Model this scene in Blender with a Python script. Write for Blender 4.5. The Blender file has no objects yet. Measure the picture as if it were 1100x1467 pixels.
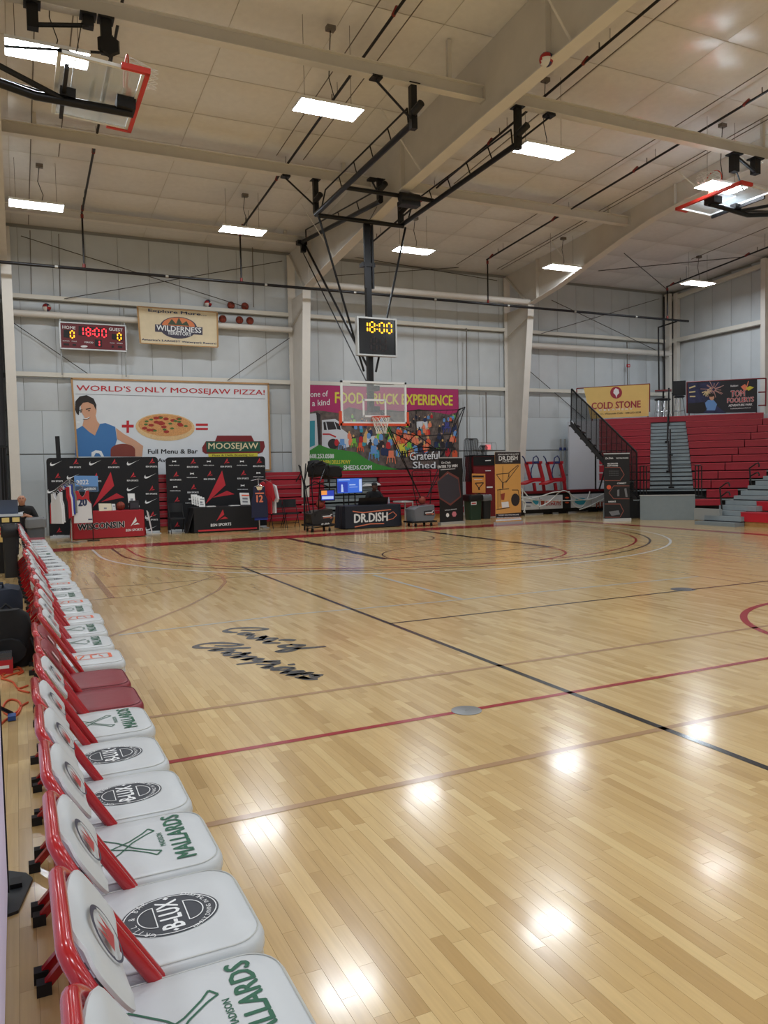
import bpy, math, random
import numpy as np
from mathutils import Matrix, Vector
random.seed(7)
SC = bpy.context.scene
COL = SC.collection
# ------------------------------------------------------------------ camera
# world: X across the court (to the right), Y along the chair row (to the back wall), Z up, metres
F_PX, YAW, PITCH, ROLL, CAM_H = 1113.82, 0.440293, -0.0501032, -0.0210712, 1.648
def cam_axes():
    cy, sy = math.cos(YAW), math.sin(YAW)
    f = np.array([sy*math.cos(PITCH), cy*math.cos(PITCH), math.sin(PITCH)])
    r = np.array([cy, -sy, 0.0]); u = np.cross(r, f)
    c, s = math.cos(ROLL), math.sin(ROLL)
    return c*r + s*u, -s*r + c*u, f
CR, CU, CF = cam_axes()
CAMP = np.array([0.0, 0.0, CAM_H])
cd = bpy.data.cameras.new('camera'); cam = bpy.data.objects.new('camera', cd); COL.objects.link(cam)
cd.sensor_fit = 'HORIZONTAL'; cd.sensor_width = 36.0; cd.lens = F_PX/1100*36.0
cd.clip_start = 0.05; cd.clip_end = 200
cam.matrix_world = Matrix(((CR[0], CU[0], -CF[0], 0), (CR[1], CU[1], -CF[1], 0), (CR[2], CU[2], -CF[2], CAM_H), (0, 0, 0, 1)))
SC.camera = cam
# ------------------------------------------------------------------ world, exposure
w = bpy.data.worlds.new('world'); SC.world = w; w.use_nodes = True
w.node_tree.nodes['Background'].inputs[0].default_value = (0.6, 0.65, 0.7, 1)
w.node_tree.nodes['Background'].inputs[1].default_value = 0.05
SC.view_settings.view_transform = 'Standard'; SC.view_settings.look = 'None'
SC.view_settings.gamma = 1.0; SC.view_settings.use_curve_mapping = False
SC.view_settings.exposure = 0.0
LAMP_STRENGTH = 63.0
# ------------------------------------------------------------------ pixel -> place
def ray(x, y): return (x-550)/F_PX*CR - (y-733.5)/F_PX*CU + CF
def onz(x, y, z=0.0): d = ray(x, y); return CAMP + d*((z-CAMP[2])/d[2])
def ony(x, y, Y): d = ray(x, y); return CAMP + d*(Y/d[1])
def onx(x, y, X): d = ray(x, y); return CAMP + d*(X/d[0])
def onpl(x, y, p0, n): d = ray(x, y); return CAMP + d*(np.dot(np.asarray(p0)-CAMP, n)/np.dot(d, n))
def roof(Y): return 8.98 + 0.07*(25-Y) if Y > -2 else 8.98 + 0.07*27 - 0.07*(-2-Y)
def onroof(x, y, drop=0.25):
    d = ray(x, y); t = (8.98+0.07*25-drop-CAMP[2])/(d[2]+0.07*d[1]); return CAMP + d*t
# ------------------------------------------------------------------ materials
def lin(c):
    return tuple(((v/255)/12.92 if v/255 <= .04045 else ((v/255+.055)/1.055)**2.4) for v in c)
MATS = {}
def M(name, rgb=(128,128,128), rough=.5, metal=0.0, var=0.0, scale=8.0, bump=0.0, spec=.5, coat=0.0, alpha=1.0, trans=0.0, emit=None, estr=0.0, rnd=0.0):
    if name in MATS: return MATS[name]
    m = bpy.data.materials.new(name); m.use_nodes = True; nt = m.node_tree; b = nt.nodes['Principled BSDF']
    c = lin(rgb)
    b.inputs['Base Color'].default_value = (*c, 1); b.inputs['Roughness'].default_value = rough
    b.inputs['Metallic'].default_value = metal; b.inputs['Specular IOR Level'].default_value = spec
    b.inputs['Coat Weight'].default_value = coat; b.inputs['Coat Roughness'].default_value = .08
    b.inputs['Alpha'].default_value = alpha; b.inputs['Transmission Weight'].default_value = trans
    if emit: b.inputs['Emission Color'].default_value = (*lin(emit), 1); b.inputs['Emission Strength'].default_value = estr
    if var > 0 or bump > 0:
        tc = nt.nodes.new('ShaderNodeNewGeometry'); nz = nt.nodes.new('ShaderNodeTexNoise')
        nz.inputs['Scale'].default_value = scale; nz.inputs['Detail'].default_value = 4
        nt.links.new(tc.outputs['Position'], nz.inputs['Vector'])
        if var > 0:
            mr = nt.nodes.new('ShaderNodeMapRange'); mr.inputs[1].default_value = .3; mr.inputs[2].default_value = .7
            mr.inputs[3].default_value = 1-var; mr.inputs[4].default_value = 1+var
            nt.links.new(nz.outputs['Fac'], mr.inputs[0])
            mx = nt.nodes.new('ShaderNodeVectorMath'); mx.operation = 'SCALE'; mx.inputs[0].default_value = c
            if rnd > 0:
                oi = nt.nodes.new('ShaderNodeObjectInfo'); m2 = nt.nodes.new('ShaderNodeMapRange')
                m2.inputs[3].default_value = 1-rnd; m2.inputs[4].default_value = 1+rnd
                nt.links.new(oi.outputs['Random'], m2.inputs[0])
                mm = nt.nodes.new('ShaderNodeMath'); mm.operation = 'MULTIPLY'
                nt.links.new(mr.outputs[0], mm.inputs[0]); nt.links.new(m2.outputs[0], mm.inputs[1]); nt.links.new(mm.outputs[0], mx.inputs['Scale'])
            else: nt.links.new(mr.outputs[0], mx.inputs['Scale'])
            nt.links.new(mx.outputs[0], b.inputs['Base Color'])
        if bump > 0:
            bp = nt.nodes.new('ShaderNodeBump'); bp.inputs['Strength'].default_value = bump; bp.inputs['Distance'].default_value = .02
            nt.links.new(nz.outputs['Fac'], bp.inputs['Height']); nt.links.new(bp.outputs[0], b.inputs['Normal'])
    MATS[name] = m; return m
# ------------------------------------------------------------------ mesh builder
WL = {}                                    # world position of every object made here (no parent is rotated while it is built)
def V3(p): return np.array([float(p[0]), float(p[1]), float(p[2])])
class MB:
    def __init__(s): s.v = []; s.f = []; s.m = []
    def add(s, vs, fs, m=0):
        k = len(s.v); s.v += [tuple(map(float, q)) for q in vs]; s.f += [tuple(i+k for i in q) for q in fs]; s.m += [m]*len(fs); return s
    def box2(s, a, b, m=0):
        x0, y0, z0 = a; x1, y1, z1 = b
        return s.add([(x0,y0,z0),(x1,y0,z0),(x1,y1,z0),(x0,y1,z0),(x0,y0,z1),(x1,y0,z1),(x1,y1,z1),(x0,y1,z1)],
                     [(0,3,2,1),(4,5,6,7),(0,1,5,4),(1,2,6,5),(2,3,7,6),(3,0,4,7)], m)
    def box(s, c, d, m=0, ux=(1,0,0), uy=(0,1,0), uz=(0,0,1)):
        c = V3(c); X = V3(ux)*d[0]/2; Y = V3(uy)*d[1]/2; Z = V3(uz)*d[2]/2
        vs = [c+i*X+j*Y+k*Z for k in (-1,1) for i, j in ((-1,-1),(1,-1),(1,1),(-1,1))]
        return s.add(vs, [(0,3,2,1),(4,5,6,7),(0,1,5,4),(1,2,6,5),(2,3,7,6),(3,0,4,7)], m)
    def bar(s, p, q, wd, ht, m=0, up=(0,0,1)):
        p = V3(p); q = V3(q); d = q-p; L = np.linalg.norm(d); d = d/L
        u = V3(up)
        if abs(np.dot(u, d)) > .98: u = V3((0,1,0)) if abs(d[1]) < .9 else V3((1,0,0))
        sd = np.cross(d, u); sd /= np.linalg.norm(sd); u = np.cross(sd, d)
        return s.box((p+q)/2, (L, wd, ht), m, d, sd, u)
    def tube(s, pts, r, n=8, m=0, closed=False, caps=True):
        P = [V3(p) for p in pts]; N = len(P); rs = r if isinstance(r, (list, tuple)) else [r]*N
        T = []
        for i in range(N):
            a = P[(i-1) % N] if (closed or i > 0) else P[i]; b = P[(i+1) % N] if (closed or i < N-1) else P[i]
            t = b-a; T.append(t/(np.linalg.norm(t)+1e-12))
        u = np.cross(T[0], (0,0,1.0))
        if np.linalg.norm(u) < 1e-3: u = np.cross(T[0], (0,1.0,0))
        u /= np.linalg.norm(u); vs = []
        for i in range(N):
            u = u - np.dot(u, T[i])*T[i]; u /= np.linalg.norm(u); wv = np.cross(T[i], u)
            for k in range(n):
                a = 2*math.pi*k/n; vs.append(P[i] + rs[i]*(math.cos(a)*u + math.sin(a)*wv))
        fs = []
        for i in range(N if closed else N-1):
            j = (i+1) % N
            for k in range(n): fs.append((i*n+k, i*n+(k+1) % n, j*n+(k+1) % n, j*n+k))
        if caps and not closed: fs.append(tuple(range(n))[::-1]); fs.append(tuple((N-1)*n+k for k in range(n)))
        return s.add(vs, fs, m)
    def prism(s, poly, vec, m=0):
        P = [V3(p) for p in poly]; n = len(P); vec = V3(vec)
        return s.add(P+[p+vec for p in P], [tuple(range(n))[::-1], tuple(range(n, 2*n))] + [(i, (i+1) % n, n+(i+1) % n, n+i) for i in range(n)], m)
    def lathe(s, prof, c=(0,0,0), n=16, m=0, axis='z', caps=True):
        c = V3(c); vs = []
        for r, z in prof:
            for k in range(n):
                a = 2*math.pi*k/n; x, y = r*math.cos(a), r*math.sin(a)
                vs.append(c + V3({'z': (x, y, z), 'x': (z, x, y), 'y': (y, z, x)}[axis]))
        fs = [(i*n+k, i*n+(k+1) % n, (i+1)*n+(k+1) % n, (i+1)*n+k) for i in range(len(prof)-1) for k in range(n)]
        if caps: fs.append(tuple(range(n))[::-1]); fs.append(tuple((len(prof)-1)*n+k for k in range(n)))
        return s.add(vs, fs, m)
    def ball(s, c, r, n=14, m=0, sc=(1,1,1)):
        k = n//2; vs = [V3(c)+V3((0,0,-r*sc[2]))]
        for i in range(1, k):
            t = math.pi*i/k
            for j in range(n):
                a = 2*math.pi*j/n; vs.append(V3(c)+V3((r*math.sin(t)*math.cos(a)*sc[0], r*math.sin(t)*math.sin(a)*sc[1], -r*math.cos(t)*sc[2])))
        vs.append(V3(c)+V3((0,0,r*sc[2]))); e = len(vs)-1
        fs = [(0, 1+(j+1) % n, 1+j) for j in range(n)] + [(e, e-n+j, e-n+(j+1) % n) for j in range(n)]
        for i in range(k-2):
            for j in range(n): fs.append((1+i*n+j, 1+i*n+(j+1) % n, 1+(i+1)*n+(j+1) % n, 1+(i+1)*n+j))
        return s.add(vs, fs, m)
    def loft(s, loops, m=0, caps=True):
        n = len(loops[0]); vs = [p for L in loops for p in L]
        fs = [(i*n+k, i*n+(k+1) % n, (i+1)*n+(k+1) % n, (i+1)*n+k) for i in range(len(loops)-1) for k in range(n)]
        if caps: fs.append(tuple(range(n))[::-1]); fs.append(tuple((len(loops)-1)*n+k for k in range(n)))
        return s.add(vs, fs, m)
    def build(s, name, mats, parent=None, label=None, cat=None, group=None, kind=None, smooth=False):
        me = bpy.data.meshes.new(name); A = np.array(s.v); lo = A.min(0); hi = A.max(0)
        c = (lo+hi)/2
        if parent is None: c[2] = lo[2]
        me.from_pydata([tuple(q) for q in (A-c)], [], s.f)
        for mt in (mats if isinstance(mats, (list, tuple)) else [mats]): me.materials.append(mt)
        if len(me.materials) > 1: me.polygons.foreach_set('material_index', s.m)
        if smooth:
            me.polygons.foreach_set('use_smooth', [True]*len(s.f)); me.set_sharp_from_angle(angle=math.radians(38))
        me.update(); return link(name, me, c, parent, label, cat, group, kind)
def link(name, me, c, parent=None, label=None, cat=None, group=None, kind=None):
    o = bpy.data.objects.new(name, me); COL.objects.link(o); WL[o.name] = V3(c)
    o.location = V3(c) - (WL[parent.name] if parent else 0)
    if parent: o.parent = parent
    tag(o, label, cat, group, kind); return o
def tag(o, label=None, cat=None, group=None, kind=None):
    for k, v in (('label', label), ('category', cat), ('group', group), ('kind', kind)):
        if v: o[k] = v
    return o
def thing(name, label, cat, loc, group=None):
    return link(name, None, loc, None, label, cat, group)
def copy_tree(o, loc, parent=None):
    c = o.copy(); COL.objects.link(c); c.location = loc
    if parent: c.parent = parent
    for ch in o.children: copy_tree(ch, ch.location.copy(), c)
    return c
# ------------------------------------------------------------------ flat print on a sign: frame = origin, u, v, normal
class Fr:
    def __init__(s, o, u, v): s.o = V3(o); s.u = V3(u)/np.linalg.norm(u); s.v = V3(v)/np.linalg.norm(v); s.n = np.cross(s.u, s.v)
    def at(s, a, b, k=0): return s.o + a*s.u + b*s.v + k*s.n
    def px(s, x, y):
        p = onpl(x, y, s.o, s.n) - s.o; return np.dot(p, s.u), np.dot(p, s.v)
TXT = {}
def glyphs(t, bold=0.0):
    if (t, bold) not in TXT:
        cu = bpy.data.curves.new('lettering', 'FONT'); cu.body = t; cu.offset = bold; cu.resolution_u = 2
        to = bpy.data.objects.new('lettering', cu); me = bpy.data.meshes.new_from_object(to)
        vs = np.array([q.co[:2] for q in me.vertices]); fs = [tuple(p.vertices) for p in me.polygons]
        bpy.data.objects.remove(to); bpy.data.curves.remove(cu); bpy.data.meshes.remove(me)
        lo = vs.min(0); hi = vs.max(0); TXT[(t, bold)] = ((vs-lo), fs, hi-lo, lo)
    return TXT[(t, bold)]
class Art:                                 # collects flat polygons and letters of one colour on one frame
    def __init__(s, fr, layer=1, step=.0025): s.fr = fr; s.k0 = layer*step; s.c = 0; s.mb = MB(); s.pc = []; s.joined = False
    @property
    def k(s): s.c += 1; return s.k0 + 2e-5*s.c        # every stroke a hair above the last one
    def poly(s, pts, uv=False):
        q = pts if uv else [s.fr.px(*p) for p in pts]
        a = sum(q[i][0]*q[(i+1) % len(q)][1]-q[(i+1) % len(q)][0]*q[i][1] for i in range(len(q)))
        if a < 0: q = q[::-1]
        k = s.k; n0 = len(s.mb.v); s.mb.add([s.fr.at(a_, b_, k) for a_, b_ in q], [tuple(range(len(q)))]); return s.mark(n0)
    def mark(s, n0): s.pc.append((n0, len(s.mb.v))); return s
    def ell(s, cx, cy, rx, ry, n=28, rot=0, uv=False, a0=0, a1=2*math.pi):
        c, q = math.cos(rot), math.sin(rot); P = []
        for i in range(n+(0 if a1-a0 > 6.28 else 1)):
            a = a0+(a1-a0)*i/n; x, y = rx*math.cos(a), ry*math.sin(a); P.append((cx+c*x-q*y, cy+q*x+c*y))
        return s.poly(P, uv)
    def ring(s, cx, cy, rx, ry, t, n=32, a0=0, a1=2*math.pi, uv=True):
        o, i_ = [], []; s.joined = True
        for i in range(n+1):
            a = a0+(a1-a0)*i/n; o.append((cx+rx*math.cos(a), cy+ry*math.sin(a))); i_.append((cx+(rx-t)*math.cos(a), cy+(ry-t)*math.sin(a)))
        q = [(p if uv else s.fr.px(*p)) for p in o+i_]; m = n+1; k = s.k
        s.mb.add([s.fr.at(a_, b_, k) for a_, b_ in q], [(i, i+1, m+i+1, m+i) for i in range(n)]); return s
    def line(s, pts, wd, uv=False):        # stroke of a width in metres
        q = [np.array(p if uv else s.fr.px(*p)) for p in pts]; s.joined = True
        for a, b in zip(q[:-1], q[1:]):
            d = b-a; L = np.linalg.norm(d); n_ = np.array([-d[1], d[0]])/L*wd/2
            k = s.k; s.mb.add([s.fr.at(*p, k) for p in (a-n_, b-n_, b+n_, a+n_)], [(0,1,2,3)])
        return s
    def text(s, t, bl, br, h, bold=.015, uv=False):   # from lower-left to lower-right, h high (pixels, or metres with uv)
        vs, fs, dm, lo = glyphs(t); s.joined = True
        A = np.array(bl if uv else s.fr.px(*bl)); B = np.array(br if uv else s.fr.px(*br))
        C = A + (np.array([-(B-A)[1], (B-A)[0]])/np.linalg.norm(B-A)*h if uv else np.array(s.fr.px(bl[0], bl[1]-h))-A)
        w_ = dm[0]; hh_ = dm[1]; n0 = len(s.mb.v)
        for ox, oy in (((-1,0),(1,0),(0,.6),(0,-.6)) if bold > .008 else ((0,0),)):      # heavier weight: shifted copies
            k = s.k; s.mb.add([s.fr.at(*(A+(B-A)*(p[0]+ox*bold)/w_+(C-A)*(p[1]+oy*bold)/hh_), k) for p in vs], fs)
        return s.mark(n0)
    def arc(s, t, cx, cy, r, a0, a1, h, inward=False, bold=.01):   # letters along an arc, uv
        n = len(t); s.joined = True
        for i, ch in enumerate(t):
            if ch == ' ': continue
            a = a0+(a1-a0)*(i+.5)/n; vs, fs, dm, lo = glyphs(ch); k = s.k
            up = np.array([math.cos(a), math.sin(a)])*(-1 if inward else 1); rt = np.array([up[1], -up[0]])
            sc = h/.7; c0 = np.array([cx, cy])+r*np.array([math.cos(a), math.sin(a)])
            s.mb.add([s.fr.at(*(c0+rt*(p[0]-dm[0]/2)*sc+up*(p[1]-dm[1]/2)*sc), k) for p in vs], fs)
        return s
    def done(s, name, mat, parent, label=None):
        """every line of text and every patch is its own part; fine strokes stay together; a crowd of tiny patches is stuff"""
        if len(s.pc) > 12: return s.mb.build(name, mat, parent, label, kind='stuff')
        used = np.zeros(len(s.mb.v), bool); jobs = []
        for a, b in s.pc: used[a:b] = True; jobs.append(range(a, b))
        rest_ = [i for i in range(len(s.mb.v)) if not used[i]]
        if rest_: jobs.append(rest_)
        for jb in jobs:
            mp = {q: k for k, q in enumerate(jb)}; m_ = MB().add([s.mb.v[q] for q in jb], [tuple(mp[q] for q in f) for f in s.mb.f if f[0] in mp]); o = m_.build(name, mat, parent, label)
        return o
# ================================================================== floor
def wood_mat(name, mode):
    m = bpy.data.materials.new(name); m.use_nodes = True; nt = m.node_tree; b = nt.nodes['Principled BSDF']; L = nt.links.new
    g = nt.nodes.new('ShaderNodeNewGeometry')
    if mode == 'object': rnd = nt.nodes.new('ShaderNodeObjectInfo').outputs['Random']
    elif mode == 'island': rnd = g.outputs['Random Per Island']
    else:
        mp = nt.nodes.new('ShaderNodeMapping'); mp.inputs['Rotation'].default_value = (0, 0, math.pi/2); L(g.outputs['Position'], mp.inputs['Vector'])
        br = nt.nodes.new('ShaderNodeTexBrick'); br.offset = .37; br.offset_frequency = 2; br.squash = 1.0
        br.inputs['Color1'].default_value = (0,0,0,1); br.inputs['Color2'].default_value = (1,1,1,1); br.inputs['Mortar'].default_value = (.3,.3,.3,1)
        br.inputs['Scale'].default_value = 1.0; br.inputs['Mortar Size'].default_value = 0.0008; br.inputs['Brick Width'].default_value = .55; br.inputs['Row Height'].default_value = .057
        L(mp.outputs[0], br.inputs['Vector']); rnd = br.outputs['Color']
    cr = nt.nodes.new('ShaderNodeValToRGB'); e = cr.color_ramp.elements
    e[0].position = 0; e[0].color = (*lin((186,153,100)), 1); e[1].position = 1; e[1].color = (*lin((218,190,136)), 1)
    for p, c in ((.12, (198,166,111)), (.5, (206,175,121)), (.85, (212,182,128))):
        k = e.new(p); k.color = (*lin(c), 1)
    L(rnd, cr.inputs[0])
    mp2 = nt.nodes.new('ShaderNodeMapping'); mp2.inputs['Scale'].default_value = (28, 1.6, 1); L(g.outputs['Position'], mp2.inputs['Vector'])
    nz = nt.nodes.new('ShaderNodeTexNoise'); nz.inputs['Scale'].default_value = 2.2; nz.inputs['Detail'].default_value = 5; L(mp2.outputs[0], nz.inputs['Vector'])
    mr = nt.nodes.new('ShaderNodeMapRange'); mr.inputs[1].default_value = .3; mr.inputs[2].default_value = .75; mr.inputs[3].default_value = .93; mr.inputs[4].default_value = 1.05
    L(nz.outputs['Fac'], mr.inputs[0])
    sc = nt.nodes.new('ShaderNodeVectorMath'); sc.operation = 'SCALE'; L(cr.outputs[0], sc.inputs[0]); L(mr.outputs[0], sc.inputs['Scale'])
    L(sc.outputs[0], b.inputs['Base Color'])
    n2 = nt.nodes.new('ShaderNodeTexNoise'); n2.inputs['Scale'].default_value = 5; L(g.outputs['Position'], n2.inputs['Vector'])
    bp = nt.nodes.new('ShaderNodeBump'); bp.inputs['Strength'].default_value = .06; bp.inputs['Distance'].default_value = .01; L(n2.outputs['Fac'], bp.inputs['Height'])
    L(bp.outputs[0], b.inputs['Normal'])
    b.inputs['Roughness'].default_value = .2; b.inputs['Specular IOR Level'].default_value = .5; b.inputs['Coat Weight'].default_value = .28; b.inputs['Coat Roughness'].default_value = .1
    return m
W_FAR, W_OBJ, W_ISL = wood_mat('maple_far', 'brick'), wood_mat('maple_board', 'object'), wood_mat('maple_boards', 'island')
WX0, WX1, WY0, WY1 = -9.0, 25.4, -12.0, 25.0
BX0, BX1, BY0, BY1 = -0.627, 6.498, 1.0, 7.0          # where single boards can be told apart
fl = MB()
for a, b in (((WX0, WY0), (BX0, WY1)), ((BX1, WY0), (WX1, WY1)), ((BX0, WY0), (BX1, BY0)), ((BX0, BY1), (BX1, WY1))):
    fl.box2((a[0], a[1], -.06), (b[0], b[1], 0))
fl.box2((BX0, BY0, -.06), (BX1, BY1, -.02), 1)
floor = fl.build('floor', [W_FAR, M('joint_bed', (96,72,48), .8)], None, 'glossy maple basketball court floor with painted lines', 'floor', kind='structure')
BW = .057; boards = []
for i in range(int(round((BX1-BX0)/BW))):
    x = BX0 + i*BW; y = BY0 - random.uniform(0, .5)
    while y < BY1:
        L_ = random.choice((.25, .3, .4, .5, .6, .75, .95)); y1 = y+L_; a = max(y, BY0); b_ = min(y1, BY1)
        if b_ - a > .12: boards.append((x, a, b_))
        elif boards and b_ > a: boards[-1] = (boards[-1][0], boards[-1][1], b_) if boards[-1][0] == x else boards[-1]
        y = y1
def board_px(bd):
    q = V3((bd[0]+BW/2, (bd[1]+bd[2])/2, 0))-CAMP; z = q@CF; px = 550+F_PX*(q@CR)/z; py = 733.5-F_PX*(q@CU)/z
    ok = z > .5 and -20 < px < 1120 and 800 < py < 1500 and bd[0] > .62
    return (bd[2]-bd[1])/z**2*(1 if ok else .001)
boards.sort(key=board_px, reverse=True)
unit = MB().box2((-BW/2+.0004, -.5, -.018), (BW/2-.0004, .5, 0))
pm = bpy.data.meshes.new('plank'); pm.from_pydata(unit.v, [], unit.f); pm.materials.append(W_OBJ)
for x, a, b_ in boards[:300]:
    o = link('plank', pm, (x+BW/2, (a+b_)/2, 0), floor); o.scale = (1, b_-a-.0009, 1); o.rotation_euler = (0, random.gauss(0, .0028), 0)
rest = MB()
for x, a, b_ in boards[300:]: rest.box2((x+.0004, a+.0004, -.018), (x+BW-.0004, b_-.0004, 0))
rest.build('plank', W_ISL, floor, kind='stuff')
# painted lines: thin paint film on the boards
P_RED, P_BLK, P_WHT, P_BRN, P_BLU = (M('paint_red', (158,34,44), .22, coat=.3), M('paint_black', (30,28,30), .22, coat=.3), M('paint_white', (225,225,222), .22, coat=.3),
    M('paint_brown', (172,136,98), .22, coat=.3), M('paint_pale_blue', (186,190,184), .22, coat=.3))
ZL = .0016
def strip(pts, wd, mat, z=ZL, name='court_line', label=None, closed=False):
    P = [np.array(p[:2], float) for p in pts]; N = len(P); mb = MB(); vs = []
    for i in range(N):
        a = P[i-1] if (i > 0 or closed) else P[i]; b = P[(i+1) % N] if (i < N-1 or closed) else P[i]
        t = (b-a)/np.linalg.norm(b-a); n_ = np.array([-t[1], t[0]])*wd/2
        vs += [(*(P[i]+n_), z), (*(P[i]-n_), z)]
    fs = [(2*i, 2*i+1, (2*i+3) % (2*N), (2*i+2) % (2*N)) for i in range(N if closed else N-1)]
    mb.add(vs, fs); return mb.build(name, mat, floor, label)
HX, HY = 8.29, 17.62
def arc(cx, cy, r, a0, a1, n=64): return [(cx+r*math.cos(math.radians(a0+(a1-a0)*i/n)), cy+r*math.sin(math.radians(a0+(a1-a0)*i/n))) for i in range(n+1)]
strip([(.67, 4.55), (15.91, 4.55)], .052, P_RED, label='red half court line')
strip([(.67, 3.63), (15.9, 3.63)], .052, P_BRN); strip([(.4, 5.48), (7.6, 5.48)], .05, P_BRN)
strip([(3.63, -1.5), (3.63, 13.8)], .052, P_BLK, label='long black side court line'); strip([(3.63, 7.62), (15.9, 7.62)], .04, P_BLK)
strip([(.3, 12.45), (9.7, 12.45)], .03, M('paint_dark', (70,56,48), .22, coat=.3), z=ZL*.6)
strip([(9.2, 13.0), (9.2, 4.5)], .02, P_BRN, z=ZL*.6)
strip([(15.91, -9), (15.91, 19.5)], .30, P_RED, label='red sideline border'); strip([(.52, 19.76), (16.06, 19.76)], .92, P_RED, z=ZL*.8, label='red baseline border')
for r, mt, wd in ((6.75, P_WHT, .055), (6.32, P_BLK, .05), (6.02, P_RED, .05)):
    a = math.degrees(math.acos(min(1, (r-.02)/r))); xs = r
    strip([(HX-r, 19.3)] + arc(HX, HY, r, 180, 360, 96) + [(HX+r, 19.3)], wd, mt)
for sx in (-1, 1): strip([(HX+sx*1.95, 19.3), (HX+sx*1.95, 13.45)], .16, P_BLK, label='black free throw lane border')
strip([(HX-2.03, 13.42), (HX+2.03, 13.42)], .05, P_BLK)
strip(arc(HX, 13.42, 1.83, 180, 360, 48), .05, P_RED); strip(arc(HX, 13.42, 1.83, 180, 0, 48), .03, P_BLK)
strip(arc(HX, HY, 1.25, 180, 360, 32), .04, P_BLK)
for i in range(5):
    strip([(HX-1.95, 14.6+i*.85), (HX-1.95, 14.85+i*.85)], .24, P_BLK, z=ZL*1.3, name='lane_mark'); strip([(HX+1.95, 14.6+i*.85), (HX+1.95, 14.85+i*.85)], .24, P_BLK, z=ZL*1.3, name='lane_mark')
c0 = (8.29, 4.55)
strip(arc(*c0, 1.83, 0, 360, 72)[:-1], .075, P_RED, closed=True, label='red centre circle')
strip([(x_, y_) for x_, y_, _ in [onz(*p) for p in ((150, 914), (208, 893), (270, 868), (312, 846), (323, 834), (318, 826), (306, 823))]], .05, P_BRN)
strip([tuple(onz(*p)[:2]) for p in ((118, 861), (200, 853), (270, 838), (308, 825))], .035, P_BRN)
strip([tuple(onz(*p)[:2]) for p in ((130, 820), (160, 857))], .09, P_BRN)
strip([tuple(onz(*p)[:2]) for p in ((170, 910), (420, 880), (620, 863), (1000, 826))], .045, P_BLU); strip([tuple(onz(*p)[:2]) for p in ((535, 824), (660, 858))], .06, P_BLU)
disc = MB().lathe([(.105, 0), (.105, .002), (.09, .004), (.0, .004)], (2.74, 4.55, .001), 28)
disc.lathe([(.012, .004), (.012, .005)], (2.74, 4.55, .001), 10)
disc.build('floor_plate', M('steel_disc', (150,152,152), .35, .9), floor, 'round steel cover plate set in the red line', smooth=True)
d2 = MB().lathe([(.16, .001), (.0, .003)], (8.05, 7.7, .0), 20).build('floor_plate', M('steel_dark', (92,92,96), .4, .8), floor)
# script lettering painted on the boards
fr = Fr((0, 0, ZL), (1, 0, 0), (0, 1, 0)); A = Art(fr, 0)
def fline(pts, wds):                     # brush stroke with varying width
    P = [onz(*p)[:2] for p in pts]; Q = []
    for i in range(len(P)-1):
        for k in range(4):
            t = k/4; p0 = P[max(i-1, 0)]; p1 = P[i]; p2 = P[i+1]; p3 = P[min(i+2, len(P)-1)]
            Q.append((.5*((2*p1)+(-p0+p2)*t+(2*p0-5*p1+4*p2-p3)*t*t+(-p0+3*p1-3*p2+p3)*t**3), wds[0]+(wds[1]-wds[0])*(.5-.5*math.cos((i+t)*2.3))))
    Q.append((P[-1], wds[0])); vs = []
    for i, (p, wd) in enumerate(Q):
        a = Q[max(i-1, 0)][0]; b = Q[min(i+1, len(Q)-1)][0]; t = (b-a)/(np.linalg.norm(b-a)+1e-9); n_ = np.array([-t[1], t[0]])*wd/2
        vs += [(*(p+n_), ZL), (*(p-n_), ZL)]
    A.mb.add(vs, [(2*i, 2*i+1, 2*i+3, 2*i+2) for i in range(len(Q)-1)])
def zz(ox, oy, sc, pts): return [(ox+p[0]/5.238, oy+p[1]/5.238) for p in pts]
O = (270, 880)
strokes = [[(395,120),(500,122),(585,112),(540,104),(440,102),(330,108),(275,124),(310,136),(370,136)],
 [(470,142),(420,140),(385,150),(420,156),(470,148),(440,166)],[(490,158),(460,180),(510,180),(575,162),(545,182)],[(590,164),(530,196),(600,182),(660,182),(570,212)],
 [(620,200),(580,214),(640,216),(690,216)],[(675,196),(730,192),(800,198)],[(780,228),(700,236),(720,250),(800,246),(855,234),(760,228)],[(840,250),(760,276),(670,280),(740,262),(860,256),(960,248),(1030,242)],
 [(195,236),(300,238),(395,230),(340,220),(220,216),(110,224),(55,240),(80,252),(200,254),(330,256),(468,252)],
 [(260,258),(170,272),(260,270),(335,270),(250,296)],[(400,288),(310,290),(290,310),(370,304),(450,290),(400,306)],[(440,304),(335,326),(430,318),(500,322),(410,344),(480,334),(550,336),(480,350)],
 [(690,350),(560,356),(470,364),(360,378)],[(560,356),(660,364),(620,378),(510,376)],[(650,378),(570,402),(640,396)],[(745,380),(800,376)],[(800,402),(700,400),(640,418),(730,418),(800,406)],
 [(760,420),(712,442),(790,430),(860,428),(760,460),(850,446),(918,438),(850,458)],[(1010,458),(930,458),(960,470),(900,482),(830,470),(900,488),(970,486)]]
for s_ in strokes: fline([(O[0]+a/5.238, O[1]+b/5.238) for a, b in s_], (.05, .085))
A.done('court_lettering', M('paint_charcoal', (44,46,52), .22, coat=.3), floor, 'charcoal script lettering painted on the court')
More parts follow.
